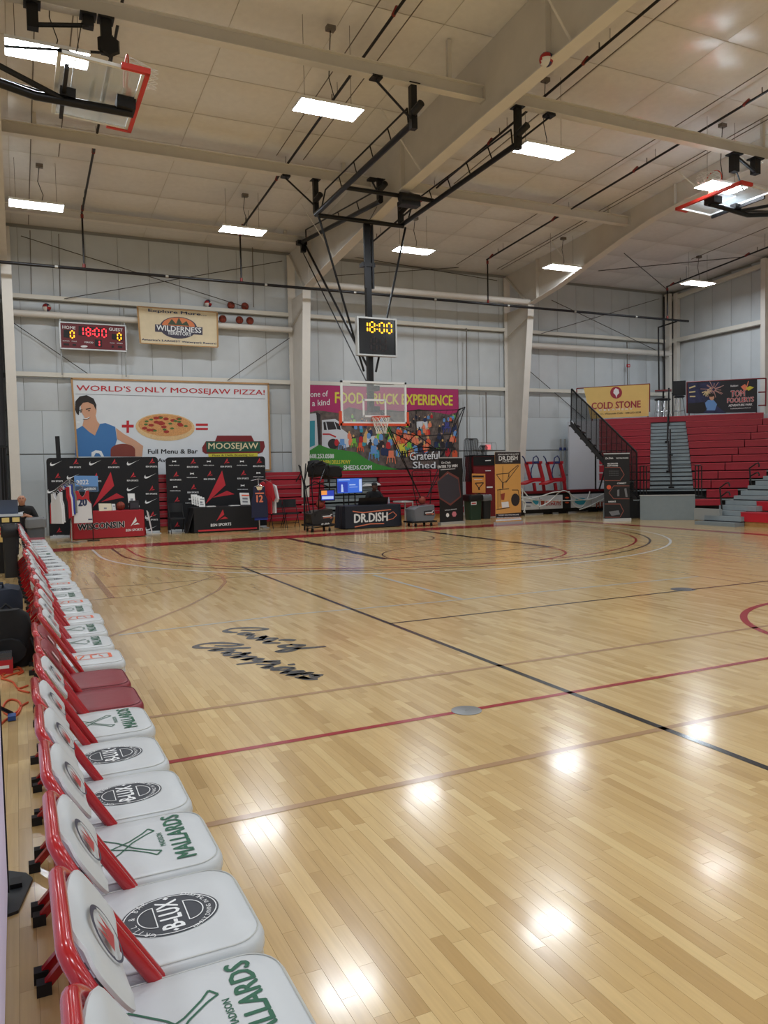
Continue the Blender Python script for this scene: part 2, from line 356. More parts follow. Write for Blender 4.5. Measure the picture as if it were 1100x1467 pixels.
# ================================================================== walls
VINYL = M('white_vinyl', (200,205,207), .42, var=.03, scale=2.0, bump=.05, rnd=.03)
VINYL_D = M('wall_seam', (150,150,146), .6)
WAINS = M('white_liner', (204,211,214), .5, var=.02, scale=1.0)
STEEL = M('cream_steel', (218,213,204), .45, var=.03, scale=3)
def pillow(c, u, v, n, wd, ht, bulge, nx=4, ny=5, edge=.012):
    mb = MB(); c = V3(c); u = V3(u); v = V3(v); n = V3(n); vs = []
    for j in range(ny+1):
        for i in range(nx+1):
            a = i/nx*2-1; b = j/ny*2-1; k = bulge*(1-a**4)*(1-b**6)
            vs.append(c+u*wd/2*a+v*ht/2*b+n*k)
    fs = [(j*(nx+1)+i, j*(nx+1)+i+1, (j+1)*(nx+1)+i+1, (j+1)*(nx+1)+i) for j in range(ny) for i in range(nx)]
    mb.add(vs, fs); return mb
wb = MB().box2((WX0, 25.05, -.06), (WX1+.2, 25.25, 9.1)).build('wall_back', VINYL_D, None, 'white insulated back wall of the gym with girts', 'wall', kind='structure')
px0 = .3-.915*10; rows = ((3.69, 4.62), (4.76, 6.86), (6.98, 8.93))
for i in range(38):
    xa = px0+i*.915
    if xa+.9 > WX1 or xa < WX0: continue
    for za, zb in rows:
        pillow((xa+.4575, 25.02, (za+zb)/2), (1,0,0), (0,0,1), (0,-1,0), .905, zb-za, .035).build('wall_panel', VINYL, wb, smooth=True)
for i in range(15):
    xa = WX0+i*2.44; xb = min(xa+2.43, WX1)
    if xb-xa < .3: continue
    for za, zb in ((0, 2.39), (2.43, 3.68)):
        MB().box2((xa, 25.0, za), (xb, 25.05, zb)).build('liner_panel', WAINS, wb)
wr = MB().box2((25.45, WY0, -.06), (25.65, 25.25, 12)).build('wall_right', VINYL_D, None, 'white insulated end wall behind the corner bleachers', 'wall', kind='structure')
for i in range(24):
    yb = 24.6-i*.915
    for za, zb in ((0, 3.0), (3.04, 6.8), (6.98, 8.95+.07*(25-yb))):
        pillow((25.42, yb-.45, (za+zb)/2), (0,-1,0), (0,0,1), (-1,0,0), .905, zb-za, .035).build('wall_panel', VINYL, wr, smooth=True)
MB().box2((WX0-.2, WY0, -.06), (WX0, 25.25, 12)).build('wall_left', VINYL, None, 'plain white side wall left of the court', 'wall', kind='structure')
MB().box2((WX0-.2, WY0-.2, -.06), (WX1+.2, WY0, 12)).build('wall_front', VINYL, None, 'plain white wall behind the viewer', 'wall', kind='structure')
# ================================================================== ceiling
ROOFM = M('roof_vinyl', (229,226,222), .25, var=.03, scale=7, bump=.14, rnd=.025)
RSEAM = M('roof_seam', (196,188,176), .6)
cl = MB()
cl.prism([(WX0-.2, 25.25, roof(25.25)+.06), (WX0-.2, -2, roof(-2)+.06), (WX0-.2, WY0-.2, roof(WY0)+.06), (WX0-.2, WY0-.2, roof(WY0)+.2), (WX0-.2, -2, roof(-2)+.2), (WX0-.2, 25.25, roof(25)+.2)], (WX1-WX0+.4, 0, 0))
ceil = cl.build('ceiling', RSEAM, None, 'sloping ceiling of white vinyl faced insulation blankets', 'ceiling', kind='structure')
sl = math.sqrt(1+.07**2)
for j in range(12):
    ya, yb = 25-j*1.524, 25-(j+1)*1.524; yc = (ya+yb)/2
    for i in range(19):
        xa = WX0+i*1.83
        if xa < -2.2 and j < 9 and False: continue
        pillow((xa+.915, yc, roof(yc)+.05), (1,0,0), (0,-1/sl,.07/sl), (0,-.07/sl,-1/sl), 1.82, 1.51*sl, .05).build('insulation_panel', ROOFM, ceil, smooth=True)
far = MB(); yy = 25-12*1.524
for p, q in ((yy, -2), (-2, WY0)):
    far.add([(WX0, p, roof(p)+.03), (WX1, p, roof(p)+.03), (WX1, q, roof(q)+.03), (WX0, q, roof(q)+.03)], [(0,3,2,1)])
far.build('insulation_panel', ROOFM, ceil)
# ================================================================== steel frames
WEBM = M('web_steel', (208,202,192), .5, var=.04, scale=2)
def column(X, ybase, ytop, ztop, label):
    t = thing('steel_column', label, 'column', (X, 24.5, 0), 'tapered steel columns')
    MB().prism([(X-.008, 24.9, 0), (X-.008, ybase+.03, 0), (X-.008, ytop+.03, ztop), (X-.008, 24.9, ztop)], (.016,0,0)).build('web', WEBM, t)
    MB().prism([(X-.13, ybase, 0), (X+.13, ybase, 0), (X+.13, ytop, ztop), (X-.13, ytop, ztop)], (0,.03,0)).build('inner_flange', STEEL, t)
    MB().box2((X-.13, 24.88, 0), (X+.13, 24.92, 8.9)).build('outer_flange', STEEL, t)
    MB().box2((X-.15, ybase-.02, 0), (X+.15, 24.92, .02)).build('base_plate', STEEL, t)
    MB().bar((X-.02, ytop+.05, ztop-.35), (X-.02, 24.88, ztop-.9), .04, .06).build('stiffener', WEBM, t)
    return t
column(-.02, 24.1, 23.4, 7.45, 'cream tapered steel column at the left edge of the back wall')
column(8.5, 24.1, 23.4, 7.45, 'cream tapered steel column between the two big wall banners')
column(17.05, 24.25, 23.35, 7.6, 'cream leaning steel column right of the food banner')
def rafter(X, bot, label):
    t = thing('steel_rafter', label, 'roof beam', (X, 12, 8.5), 'tapered steel rafters')
    top = [(25.0, roof(25)), (-2, roof(-2)), (-9, roof(-9))]
    MB().prism([(X-.008, y, z) for y, z in bot] + [(X-.008, y, z-.01) for y, z in top[::-1]], (.016,0,0)).build('web', WEBM, t)
    fl_ = MB()
    for (y0, z0), (y1, z1) in zip(bot[:-1], bot[1:]):
        if z1 < z0+3: fl_.bar((X, y0, z0-.012), (X, y1, z1-.012), .27, .024)
    fl_.build('bottom_flange', STEEL, t)
    for y in (22.9, 16.5, 11.0):
        zb = np.interp(-y, [-p[0] for p in bot], [p[1] for p in bot]); MB().box2((X-.12, y-.01, zb), (X-.008, y+.01, roof(y)-.02)).build('stiffener', WEBM, t)
    for y in (20.9, 15.6, 10.4):
        zb = np.interp(-y, [-p[0] for p in bot], [p[1] for p in bot]); MB().bar((X-.05, y, zb+.03), (X-.95, y+.15, roof(y)-.02), .05, .012).build('fly_brace', STEEL, t)
    MB().bar((X-.03, 24.85, roof(24.5)-.1), (X-.03, 23.5, bot[0][1]+.02), .03, .09, up=(1,0,0)).build('knee_stiffener', WEBM, t)
    return t
rafter(-.12, [(23.4,7.5),(16.2,8.17),(12.9,8.35),(9.2,8.5),(-2,9.2),(-9,9.0)], 'cream steel rafter running overhead at the left edge')
rafter(8.5, [(23.4,7.52),(16.45,8.27),(13.15,8.45),(9.3,8.59),(-2,9.2),(-9,9.0)], 'deep cream steel rafter above the hanging basketball hoop')
rafter(17.05, [(23.35,7.65),(21.8,7.9),(20.2,8.28),(18.7,8.62),(17.4,8.87),(16.2,9.0),(13.6,9.1),(8,9.35),(-2,9.9),(-9,9.6)], 'cream steel rafter with curved lower flange at the right')
def ibeam(x0, x1, Y, zb, label, h=.26):
    t = thing('steel_beam', label, 'roof beam', ((x0+x1)/2, Y, zb), 'cream cross beams')
    MB().box2((x0, Y-.008, zb+.014), (x1, Y+.008, zb+h-.014)).build('web', WEBM, t)
    MB().box2((x0, Y-.09, zb), (x1, Y+.09, zb+.014)).build('flange', STEEL, t); MB().box2((x0, Y-.09, zb+h-.014), (x1, Y+.09, zb+h)).build('flange', STEEL, t)
    for x in (x0+.006, x1-.006): MB().box2((x-.006, Y-.1, zb-.02), (x+.006, Y+.1, zb+h+.02)).build('end_plate', WEBM, t)
    for x in ((x0+.75, x1-.75)): MB().bar((x, Y, zb+h), (x, Y, roof(Y)), .08, .08).build('hanger_stub', WEBM, t)
ibeam(-.1, 8.49, 13.12, 8.82, 'cream cross beam nearest the viewer left of the deep rafter')
ibeam(8.51, 17.04, 13.12, 8.86, 'cream cross beam nearest the viewer right of the deep rafter')
ibeam(-.1, 8.49, 18.4, 8.92, 'cream cross beam above the left banner, middle one of three')
ibeam(8.51, 17.04, 18.4, 8.95, 'cream cross beam behind the hanging hoop, ending at the curved rafter')
ibeam(-.1, 8.49, 23.1, 8.76, 'cream cross beam close to the back wall eave', .22)
def pipe(name, pts, r, mat, label, cat, group=None, n=10): return MB().tube(pts, r, n).build(name, mat, None, label, cat, group, smooth=True)
pipe('strut_tube', [(8.52, 23.4, 7.66), (17.0, 23.4, 7.7)], .1, STEEL, 'thick cream tube strut between the two column heads', 'strut')
pipe('strut_tube', [(.0, 24.68, 6.42), (8.4, 24.68, 6.42)], .095, STEEL, 'thick cream tube strut behind the red scoreboard', 'strut')
pipe('strut_tube', [(17.2, 24.68, 6.4), (25.1, 24.68, 6.4)], .115, STEEL, 'thick cream tube strut above the yellow banner', 'strut')
GIRT = M('girt_cream', (222,218,206), .45)
for x0, x1, nm in ((.0, 8.36, 'left bay above the pizza banner'), (8.64, 16.9, 'middle bay above the food banner'), (17.2, 25.3, 'right bay above the yellow banner')):
    for z, hh, wh in ((6.92, .12, 'upper'), (4.69, .13, 'lower')):
        t = thing('wall_girt', 'cream %s wall girt in the %s' % (wh, nm), 'girt', ((x0+x1)/2, 24.93, z), 'wall girts')
        MB().box2((x0, 24.84, z-.03), (x1, 24.985, z-.015)).build('lower_lip', GIRT, t); MB().box2((x0, 24.82, z-.03), (x1, 24.84, z+hh-.03)).build('face', GIRT, t)
for z, y1 in ((6.9, 5.0), (3.02, 5.0)):
    t = thing('wall_girt', 'long cream girt along the end wall, %s one' % ('upper' if z > 5 else 'lower'), 'girt', (25.3, 15, z), 'wall girts')
    MB().box2((25.2, y1, z-.03), (25.37, 24.9, z-.01)).build('lower_lip', GIRT, t); MB().box2((25.18, y1, z-.03), (25.2, 24.9, z+.13)).build('face', GIRT, t)
rk = thing('wall_girt', 'sloping cream rake girt below the end wall ceiling', 'girt', (25.2, 18, 9.0), 'wall girts')
MB().bar((25.3, 24.8, 8.72), (25.3, 8, 8.72+.07*16.8), .12, .16).build('face', GIRT, rk)
MB().box2((25.0, 24.62, 0), (25.14, 24.9, 8.9)).box2((25.2, 24.4, 0), (25.38, 24.6, 8.9)).build('corner_column', STEEL, None, 'cream corner column where back wall and end wall meet', 'column')
MB().box2((25.02, 20.02, 0), (25.38, 20.22, 9.2)).build('end_wall_column', STEEL, None, 'cream end wall column at the right edge of view', 'column')
# bracing rods
ROD = M('brace_rod', (70,64,58), .5, .6)
for a, b, lab in (((30,338,24.75), (352,440,24.75), 'thin steel brace rod falling right across the left bay'), ((92,428,24.75), (404,374,24.75), 'thin steel brace rod rising right across the left bay'),
    ((14,459,24.86), (134,541,24.86), 'short brace rod ending at the left banner corner'), ((326,545,24.75), (415,484,24.75), 'short brace rod ending at the right banner corner'),
    ((752,526,24.86), (838,600,24.97), 'short brace rod right of the leaning column'), ((775,478,24.7), (944,428,24.7), 'thin brace rod rising to the corner column'), ((790,430,24.7), (940,502,24.7), 'thin brace rod falling to the corner column'),
    ((500,367,24.7), (712,402,24.7), 'thin brace rod behind the hanging hoop mast'), ((480,395,24.7), (705,380,24.7), 'thin brace rod crossing behind the hoop mast')):
    pipe('brace_rod', [ony(*a), ony(*b)], .012, ROD, lab, 'brace rod', 'wall brace rods', 6)
for a, b, lab in (((857,388), (1065,368), 'long roof brace rod crossing the right bay'), ((894,363), (957,416), 'short roof brace rod meeting the corner')):
    pipe('brace_rod', [onroof(*a, .3), onroof(*b, .3)], .014, ROD, lab, 'brace rod', 'roof brace rods', 6)
# sprinkler pipes
BLKP = M('black_pipe', (28,26,27), .4, .3); REDP = M('red_fitting', (128,38,32), .5); GREYP = M('conduit', (118,110,102), .45, .3)
def sprinkler(X, y0, y1, drop, label, r=.028):
    t = thing('sprinkler_pipe', label, 'pipe', (X, (y0+y1)/2, roof((y0+y1)/2)-drop), 'sprinkler pipes')
    MB().tube([(X, y0, roof(y0)-drop), (X, y1, roof(y1)-drop)], r, 8).build('pipe', BLKP, t, smooth=True)
    y = y0+.4
    while y < y1-.2:
        z = roof(y)-drop
        MB().tube([(X, y, z), (X, y, z+drop-.02)], .006, 5).build('hanger', BLKP, t); MB().tube([(X, y+.3, z), (X, y+.3, z+.12)], .014, 6).build('sprinkler_head', GREYP, t)
        MB().tube([(X, y+.62, z), (X, y+.78, roof(y+.78)-drop)], r+.012, 8).build('coupling', REDP, t, smooth=True); y += 3.4
    return t
for X, lab in ((1.9, 'black sprinkler pipe over the left court side'), (6.26, 'black sprinkler pipe left of the deep rafter'), (10.41, 'black sprinkler pipe right of the deep rafter'), (14.88, 'black sprinkler pipe beside the right hoop'), (23.1, 'black sprinkler pipe over the corner bleachers')):
    s_ = sprinkler(X, 4.5, 22.9, .25 if X < 20 else .5, lab)
    zt = roof(22.9)-(.25 if X < 20 else .5); MB().tube([(X, 22.85, zt), (X, 22.85, 7.44)], .025, 8).build('drop_pipe', BLKP, s_, smooth=True)
    for z in (zt-.05, 7.5): MB().tube([(X, 22.85, z), (X, 22.85, z-.1)], .04, 8).build('coupling', REDP, s_, smooth=True)
mn = thing('sprinkler_main', 'long black sprinkler main running along the back wall', 'pipe', (12, 22.85, 7.37))
MB().tube([(-3, 22.85, 7.36), (24.2, 22.85, 7.37)], .042, 10).build('pipe', BLKP, mn, smooth=True)
for x in np.arange(1.2, 24, 2.9): MB().tube([(x-.04, 22.85, 7.362), (x+.04, 22.85, 7.362)], .052, 10).build('coupling', M('silver_fit', (170,168,160), .4, .6), mn, smooth=True)
MB().tube([onx(943,469,23.4), onx(944,561,23.4)], .03, 8).tube([onx(943,469,23.4), (23.6,22.85,7.33)], .03, 8).build('riser', BLKP, mn, smooth=True)
MB().tube([ony(951,425,23.9), ony(952,560,23.9)], .03, 8).build('riser', BLKP, mn, smooth=True)
for X, y0, y1, lab in ((5.97, 6, 18.3, 'thin grey conduit left of the black sprinkler pipe'), (6.65, 6, 18.3, 'thin grey conduit beside the deep rafter'), (10.89, 5, 18.3, 'thin grey conduit right of the deep rafter'), (14.33, 6, 24, 'thin grey conduit left of the right hoop'),
    (16.03, 6, 24, 'thin grey conduit beside the curved rafter'), (16.2, 6, 24, 'second thin grey conduit beside the curved rafter'), (.6, 6, 24.5, 'thin grey conduit near the left edge'), (1.2, 6, 20, 'thin grey conduit above the left hoop'), (22.4, 14, 21, 'thin grey conduit over the corner bleachers')):
    pipe('conduit', [(X, y0, roof(y0)-.12), (X, y1, roof(y1)-.12)], .012, GREYP, lab, 'conduit', 'ceiling conduits', 6)
for x, y0, y1, lab in ((43, 330, 425, 'left of the scoreboard'), (84, 335, 424, 'above the scoreboard'), (361, 320, 440, 'above the stuck balls')):
    pipe('wall_conduit', [ony(x, y0, 24.9), ony(x+2, y1, 24.9)], .013, GREYP, 'thin vertical conduit ' + lab, 'conduit', 'wall conduits', 6)
for x, y0, y1, lab in ((668, 470, 628, 'taller of two beside the food banner'), (696, 562, 635, 'shorter of two beside the food banner'), (898, 490, 552, 'above the yellow banner')):
    pipe('wall_conduit', [ony(x, y0, 24.8), ony(x+1, y1, 24.8)], .02, GREYP, 'vertical grey wall conduit, ' + lab, 'conduit', 'wall conduits', 6)
# ================================================================== lamps
def lamp(X, Y, label, z=8.2, group='ceiling lamps'):
    t = thing('ceiling_light', label, 'lamp', (X, Y, z), group)
    MB().box2((X-.6, Y-.27, z), (X+.6, Y+.27, z+.05)).build('housing', M('lamp_housing', (225,225,222), .4), t)
    MB().add([(X-.585, Y-.255, z-.004), (X+.585, Y-.255, z-.004), (X+.585, Y+.255, z-.004), (X-.585, Y+.255, z-.004)], [(0,3,2,1)]).build('diffuser', M('lamp_glow', (255,255,255), .5, emit=(238,246,255), estr=LAMP_STRENGTH), t)
    for dx in (-.45, .45): MB().tube([(X+dx, Y, z+.05), (X+dx, Y, roof(Y)-.02)], .005, 5).build('cable', GREYP, t)
    q = [(X+.1, Y+.05, z+.05), (X+.16, Y+.1, z+.3), (X+.05, Y+.06, z+.6), (X+.1, Y+.05, roof(Y)-.1)]
    MB().tube(q, .009, 5).build('power_cord', BLKP, t); MB().box2((X+.02, Y-.01, roof(Y)-.16), (X+.18, Y+.11, roof(Y)-.08)).build('junction_box', GREYP, t)
for X, Y, lab in ((.7, 13.3, 'lit panel lamp behind the raised left hoop'), (5.35, 13.35, 'lit panel lamp nearest the left end of the hoop rails'), (10.1, 13.35, 'lit panel lamp at the right end of the hoop rails'), (15.3, 13.45, 'lit panel lamp behind the raised right hoop'),
    (.7, 20.6, 'lit panel lamp high above the red scoreboard'), (5.75, 20.7, 'lit panel lamp above the tan banner'), (10.9, 20.7, 'lit panel lamp just right of the hoop mast'), (16.35, 20.7, 'lit panel lamp beside the curved rafter'), (22.4, 20.7, 'lit panel lamp over the corner bleachers')):
    lamp(X, Y, lab)
for Y in (6.0, -1.3, -8.6):
    for X, nm in ((-5.0,'first'), (.7,'second'), (5.4,'third'), (10.2,'fourth'), (15.3,'fifth'), (21.0,'last')): lamp(X, Y, 'lit panel lamp out of view, %s from the left in the %s row' % (nm, {6.0: 'overhead', -1.3: 'nearer', -8.6: 'rearmost'}[Y]), group='ceiling lamps behind the viewer')
for Y in (13.3, 20.7): lamp(-5, Y, 'lit panel lamp left of the view in the %s row' % ('near' if Y < 15 else 'far'), group='ceiling lamps left of the view')
# ================================================================== hoops
BLK = M('black_steel', (22,22,24), .35, .4); BLKF = M('black_fitting', (26,26,28), .45, .3); PADR = M('pad_red', (206,52,38), .45); PADO = M('pad_orange', (214,74,38), .45)
GLASS = M('board_glass', (230,240,245), .03, alpha=.16, spec=.6); WHTF = M('white_frame', (226,228,228), .35); RIMO = M('rim_orange', (205,70,42), .4, .2); NETW = M('net_white', (228,226,220), .8)
def backboard(t, c, u, v, glass=GLASS, pad=PADO, w_=1.83, h_=1.07):
    """c = middle of the lower edge, u = along the width, v = up the board, front is u x v"""
    u = V3(u); v = V3(v); n = np.cross(u, v); c = V3(c)
    P = lambda a, b, k=0: c+u*a+v*b+n*k
    bd = MB().box(P(0, h_/2), (w_-.04, h_-.04, .012), 0, u, v, n).build('glass_pane', glass, t)
    fr_ = MB()
    for a in (-w_/2+.025, w_/2-.025): fr_.box(P(a, h_/2), (.05, h_, .04), 0, u, v, n)
    for b in (.025, h_-.025): fr_.box(P(0, b), (w_, .05, .04), 0, u, v, n)
    fr_.build('board_frame', WHTF, t)
    sq = MB(); s0 = .17
    for a in (-.305, .305): sq.box(P(a, s0+.225, .012), (.05, .45, .006), 0, u, v, n)
    for b in (s0+.02, s0+.43): sq.box(P(0, b, .012), (.61, .05, .006), 0, u, v, n)
    sq.build('target_square', WHTF, t)
    pd = MB(); pd.box(P(0, -.02), (w_+.08, .06, .07), 0, u, v, n)
    for a in (-w_/2-.02, w_/2+.02): pd.box(P(a, .13), (.06, .36, .07), 0, u, v, n)
    pd.build('edge_padding', pad, t)
    rc = P(0, .15, .15+.229); q = []
    for i in range(28): a = 2*math.pi*i/28; q.append(rc+u*.229*math.cos(a)+n*.229*math.sin(a))
    rim = MB().tube(q, .012, 8, closed=True).box(P(0, .13, .08), (.16, .1, .13), 0, u, v, n).bar(P(-.1, .08, .03), rc-n*.2-u*.08, .02, .02).bar(P(.1, .08, .03), rc-n*.2+u*.08, .02, .02).build('rim', RIMO, t, smooth=True)
    nt_ = MB(); K = 12
    for i in range(K):
        for dlt in (1, -1):
            pts = []
            for j in range(6):
                f = j/5; r = .222*(1-f)+.12*f if f < .7 else .13; a = 2*math.pi*(i+dlt*j*.5)/K
                pts.append(rc+u*r*math.cos(a)+n*r*math.sin(a)-v*.42*f)
            nt_.tube(pts, .005, 4)
    nt_.build('net', NETW, rim)
    return bd
def ladder(t, p, q, h=.36, inset=.35, n=5, name='rail'):
    p = V3(p); q = V3(q); up = V3((0,0,1)); d = (q-p)/np.linalg.norm(q-p); a = p+d*inset*2+up*h; b = q-d*.15+up*h
    r_ = MB().tube([p, q], .06, 10).build(name, BLK, t, smooth=True)
    tr = MB().tube([p+d*.4, a, b, q-d*.1], .02, 6)
    for k in range(1, n):
        f = k/n; s_ = a+(b-a)*f; tr.tube([s_, s_-up*h+d*.18], .015, 6)
    tr.build('truss', BLK, r_, smooth=True)
def hanger(t, x, y, ztop, zbot, dx=-.75):
    hg = MB().box2((x-.11, y-.11, ztop-.015), (x+.11, y+.11, ztop)).box2((x-.06, y-.06, zbot), (x+.06, y+.06, ztop-.015)).build('hanger', BLKF, t)
    MB().tube([(x-.02, y-.06, zbot+.28), (x+.02, y-.3, zbot+.36)], .07, 10).build('pivot', BLKF, hg, smooth=True)
    MB().box2((x+dx-.1, y-.09, ztop-.05), (x+dx+.1, y+.09, ztop)).build('clamp', BLKF, hg)
    MB().tube([(x+dx, y, ztop-.06), (x, y, zbot+.15)], .022, 6).build('brace', BLK, hg)
h = thing('ceiling_hoop', 'black ceiling-hung basketball hoop lowered at the far end of the court', 'basketball hoop', (8.3, 18.3, 2.9))
for x, dx in ((6.95, -.75), (9.3, .77)):
    hanger(h, x, 13.12, 8.845, 8.03, dx); hanger(h, x+.03, 18.4, 8.92, 8.12, -.77 if dx < 0 else .25)
    ladder(h, (x, 18.35, 8.06), (x, 13.2, 8.15))
MB().tube([(6.95, 18.2, 8.0), (9.3, 18.2, 8.0)], .055, 10).build('crossbar', BLK, h, smooth=True)
MB().tube([(6.95, 16.6, 8.14), (9.3, 16.6, 8.14)], .05, 10).build('crossbar', BLK, h, smooth=True)
MB().tube([(8.35, 16.5, 8.08), (8.85, 16.5, 8.08)], .11, 14).box2((8.36, 16.42, 7.9), (8.86, 16.66, 8.0)).build('winch_motor', BLKF, h, smooth=True)
mt = MB().box2((8.26, 18.28, 3.25), (8.4, 18.42, 8.0)).build('mast', BLK, h)
MB().box2((8.2, 18.24, 6.35), (8.25, 18.3, 7.96)).box2((8.41, 18.24, 6.35), (8.46, 18.3, 7.96)).box2((8.15, 18.25, 6.9), (8.5, 18.46, 7.0)).build('mast_guide', BLK, mt)
for x in (6.97, 9.36): MB().tube([(x, 18.2, 7.98), (8.33+(x-8.33)*.14, 18.3, 4.25)], .028, 8).build('side_brace', BLK, h, smooth=True)
e0 = onx(432, 347, 8.2); e1 = onx(545, 288, 8.2)
ladder(h, e0, e1, .3, .2, 4, 'rear_rail'); hanger(h, 8.24, 17.35, 8.74, 8.2, -.2)
MB().box(e0+V3((0,.02,-.02)), (.3,.2,.12)).box(e0+V3((.05,0,-.2)), (.14,.14,.2)).build('rear_pivot', BLKF, h)
MB().tube([e0+V3((-.02,0,-.2)), (8.28, 18.45, 4.0)], .018, 6).build('rear_brace', BLK, h, smooth=True); MB().tube([e0+V3((.1,0,-.05)), (8.34, 18.45, 4.35)], .034, 8).build('rear_brace', BLK, h, smooth=True)
MB().tube([onx(540,296,8.25), (8.33,18.3,7.98)], .008, 5).build('winch_cable', BLKF, h)
MB().box2((7.75, 18.22, 3.93), (8.95, 18.3, 3.99)).box2((8.2, 18.06, 3.2), (8.46, 18.3, 3.35)).box2((8.2, 18.06, 3.75), (8.46, 18.3, 3.87)).build('board_bracket', BLK, h)
backboard(h, (8.29, 18.04, 2.9), (1,0,0), (0,0,1))
# raised side hoops
g_dark = M('board_glass_side', (210,218,222), .08, alpha=.4, spec=.6)
def raised(label, xb, y0, y1, z, side, tilt, xarm, zarm):
    """side=+1: lower edge points to +X"""
    t = thing('ceiling_hoop', label, 'basketball hoop', (xb, (y0+y1)/2, z))
    u = V3((0, -side*1.0, 0)); v = V3((-side*math.cos(tilt), 0, math.sin(tilt))); c = (xb, (y0+y1)/2, z)
    if np.cross(u, v)[2] < 0: u = -u
    backboard(t, c, u, v, g_dark, PADR, abs(y1-y0), 1.07)
    n = np.cross(u, v); cc = V3(c)
    MB().tube([cc+v*.06-n*.16, cc+v*1.3-n*.22, V3((xarm, cc[1], zarm))], .06, 10).build('arm', BLK, t, smooth=True)
    for k in (-.25, .25): MB().tube([cc+v*.9-n*.2, V3((xarm, cc[1]+k*3, zarm+.25))], .04, 8).build('arm_strut', BLK, t, smooth=True)
    MB().box(cc+v*.95-n*.1, (1.5, .05, .07), 0, u, v, n).box(cc+v*.15-n*.08, (.3, .25, .16), 0, u, v, n).box(cc+v*.9-n*.1, (.16,.2,.12), 0, u, v, n).build('board_bracket', BLKF, t)
    return t
lh = raised('raised basketball hoop with red padding at the upper left corner', 1.75, 10.73, 12.55, 6.95, 1, .06, -2.2, 7.35)
for x, hh in ((.5, .35), (1.29, .16), (1.55, .5)):
    MB().box2((x-.12, 13.0, 8.79), (x+.12, 13.24, 8.82)).box2((x-.08, 13.05, 8.8-hh), (x+.08, 13.2, 8.8)).build('beam_clamp', BLKF, lh)
MB().lathe([(.16,-.05),(.19,0),(.16,.05)], (1.58, 13.1, 8.42), 6, axis='y').build('winch_drum', BLKF, lh); MB().tube([(.5, 13.1, 8.5), (1.29, 13.1, 8.66)], .035, 8).build('link_bar', BLK, lh)
MB().tube([(1.55, 13.1, 8.3), (.1, 13.0, 8.05)], .02, 6).build('link_bar', BLK, lh)
for a in ((1.2,8.7,.9,7.05),(1.6,8.3,1.3,7.0)): MB().tube([(a[0],13.1,a[1]), (a[0]-.2,12.6,(a[1]+a[3])/2-.2), (a[2],11.9,a[3])], .008, 5).build('lift_cable', BLKF, lh)
rh = raised('raised basketball hoop with red padding at the right edge', 14.85, 12.5, 14.33, 7.93, -1, -.04, 18.6, 8.0)
for x, hh in ((15.35, .4), (16.05, .35)):
    MB().box2((x-.16, 13.0, 8.83), (x+.16, 13.24, 8.86)).box2((x-.09, 13.05, 8.85-hh), (x+.09, 13.2, 8.85)).build('beam_clamp', BLKF, rh)
MB().tube([(15.45, 13.1, 8.78), (16.05, 13.1, 8.52)], .035, 8).build('link_bar', BLK, rh); MB().tube([(15.4, 13.1, 8.45), (15.75, 13.2, 8.1)], .02, 6).build('link_bar', BLK, rh)
# shot clock on the mast
CLK = M('clock_black', (12,12,14), .18); ALU = M('alu_trim', (205,208,208), .35, .5)
def led(name, rgb, st): return M(name, (20,10,5), .5, emit=rgb, estr=st)
SEG = {'0': 'abcdef', '1': 'bc', '8': 'abcdefg', '2': 'abged'}
def digit(A_, ch, x, y, wd, ht, th):
    for s_ in SEG[ch]:
        a = {'a': ((x+th, y+ht), (x+wd-th, y+ht)), 'g': ((x+th, y+ht/2), (x+wd-th, y+ht/2)), 'd': ((x+th, y), (x+wd-th, y)), 'f': ((x, y+ht/2+th*.6), (x, y+ht-th*.6)), 'b': ((x+wd, y+ht/2+th*.6), (x+wd, y+ht-th*.6)),
             'e': ((x, y+th*.6), (x, y+ht/2-th*.6)), 'c': ((x+wd, y+th*.6), (x+wd, y+ht/2-th*.6))}[s_]; A_.line(a, th, uv=True)
t = thing('shot_clock', 'black shot clock reading 18:00 in amber above the hoop', 'clock', (8.44, 18.15, 4.64))
MB().box2((7.9, 18.1, 4.64), (8.97, 18.2, 5.57)).build('case', CLK, t)
fm = MB()
for a, b in (((7.88,4.62),(8.99,4.66)), ((7.88,5.55),(8.99,5.59)), ((7.88,4.66),(7.92,5.55)), ((8.95,4.66),(8.99,5.55))): fm.box2((a[0], 18.07, a[1]), (b[0], 18.21, b[1]))
fm.build('trim', ALU, t)
f_ = Fr((7.9, 18.098, 4.64), (1,0,0), (0,0,1)); A = Art(f_)
for ch, x in (('1', .14), ('8', .34), ('0', .61), ('0', .82)): A = Art(f_); digit(A, ch, x, .58, .13, .25, .035); A.done('digit', led('led_amber', (255,176,30), 3.0), t, 'glowing amber digit')
A = Art(f_)
for y in (.66, .76): A.ell(.54, y, .018, .018, 10, uv=True)
A.done('colon_dot', led('led_amber', (255,176,30), 3.0), t)
for x in (.36, .62): A = Art(f_); digit(A, '8', x, .12, .16, .34, .045); A.done('unlit_digit', M('led_off', (36,22,22), .5), t)
MB().box2((8.1, 18.2, 5.0), (8.56, 18.28, 5.2)).build('bracket', BLK, t)
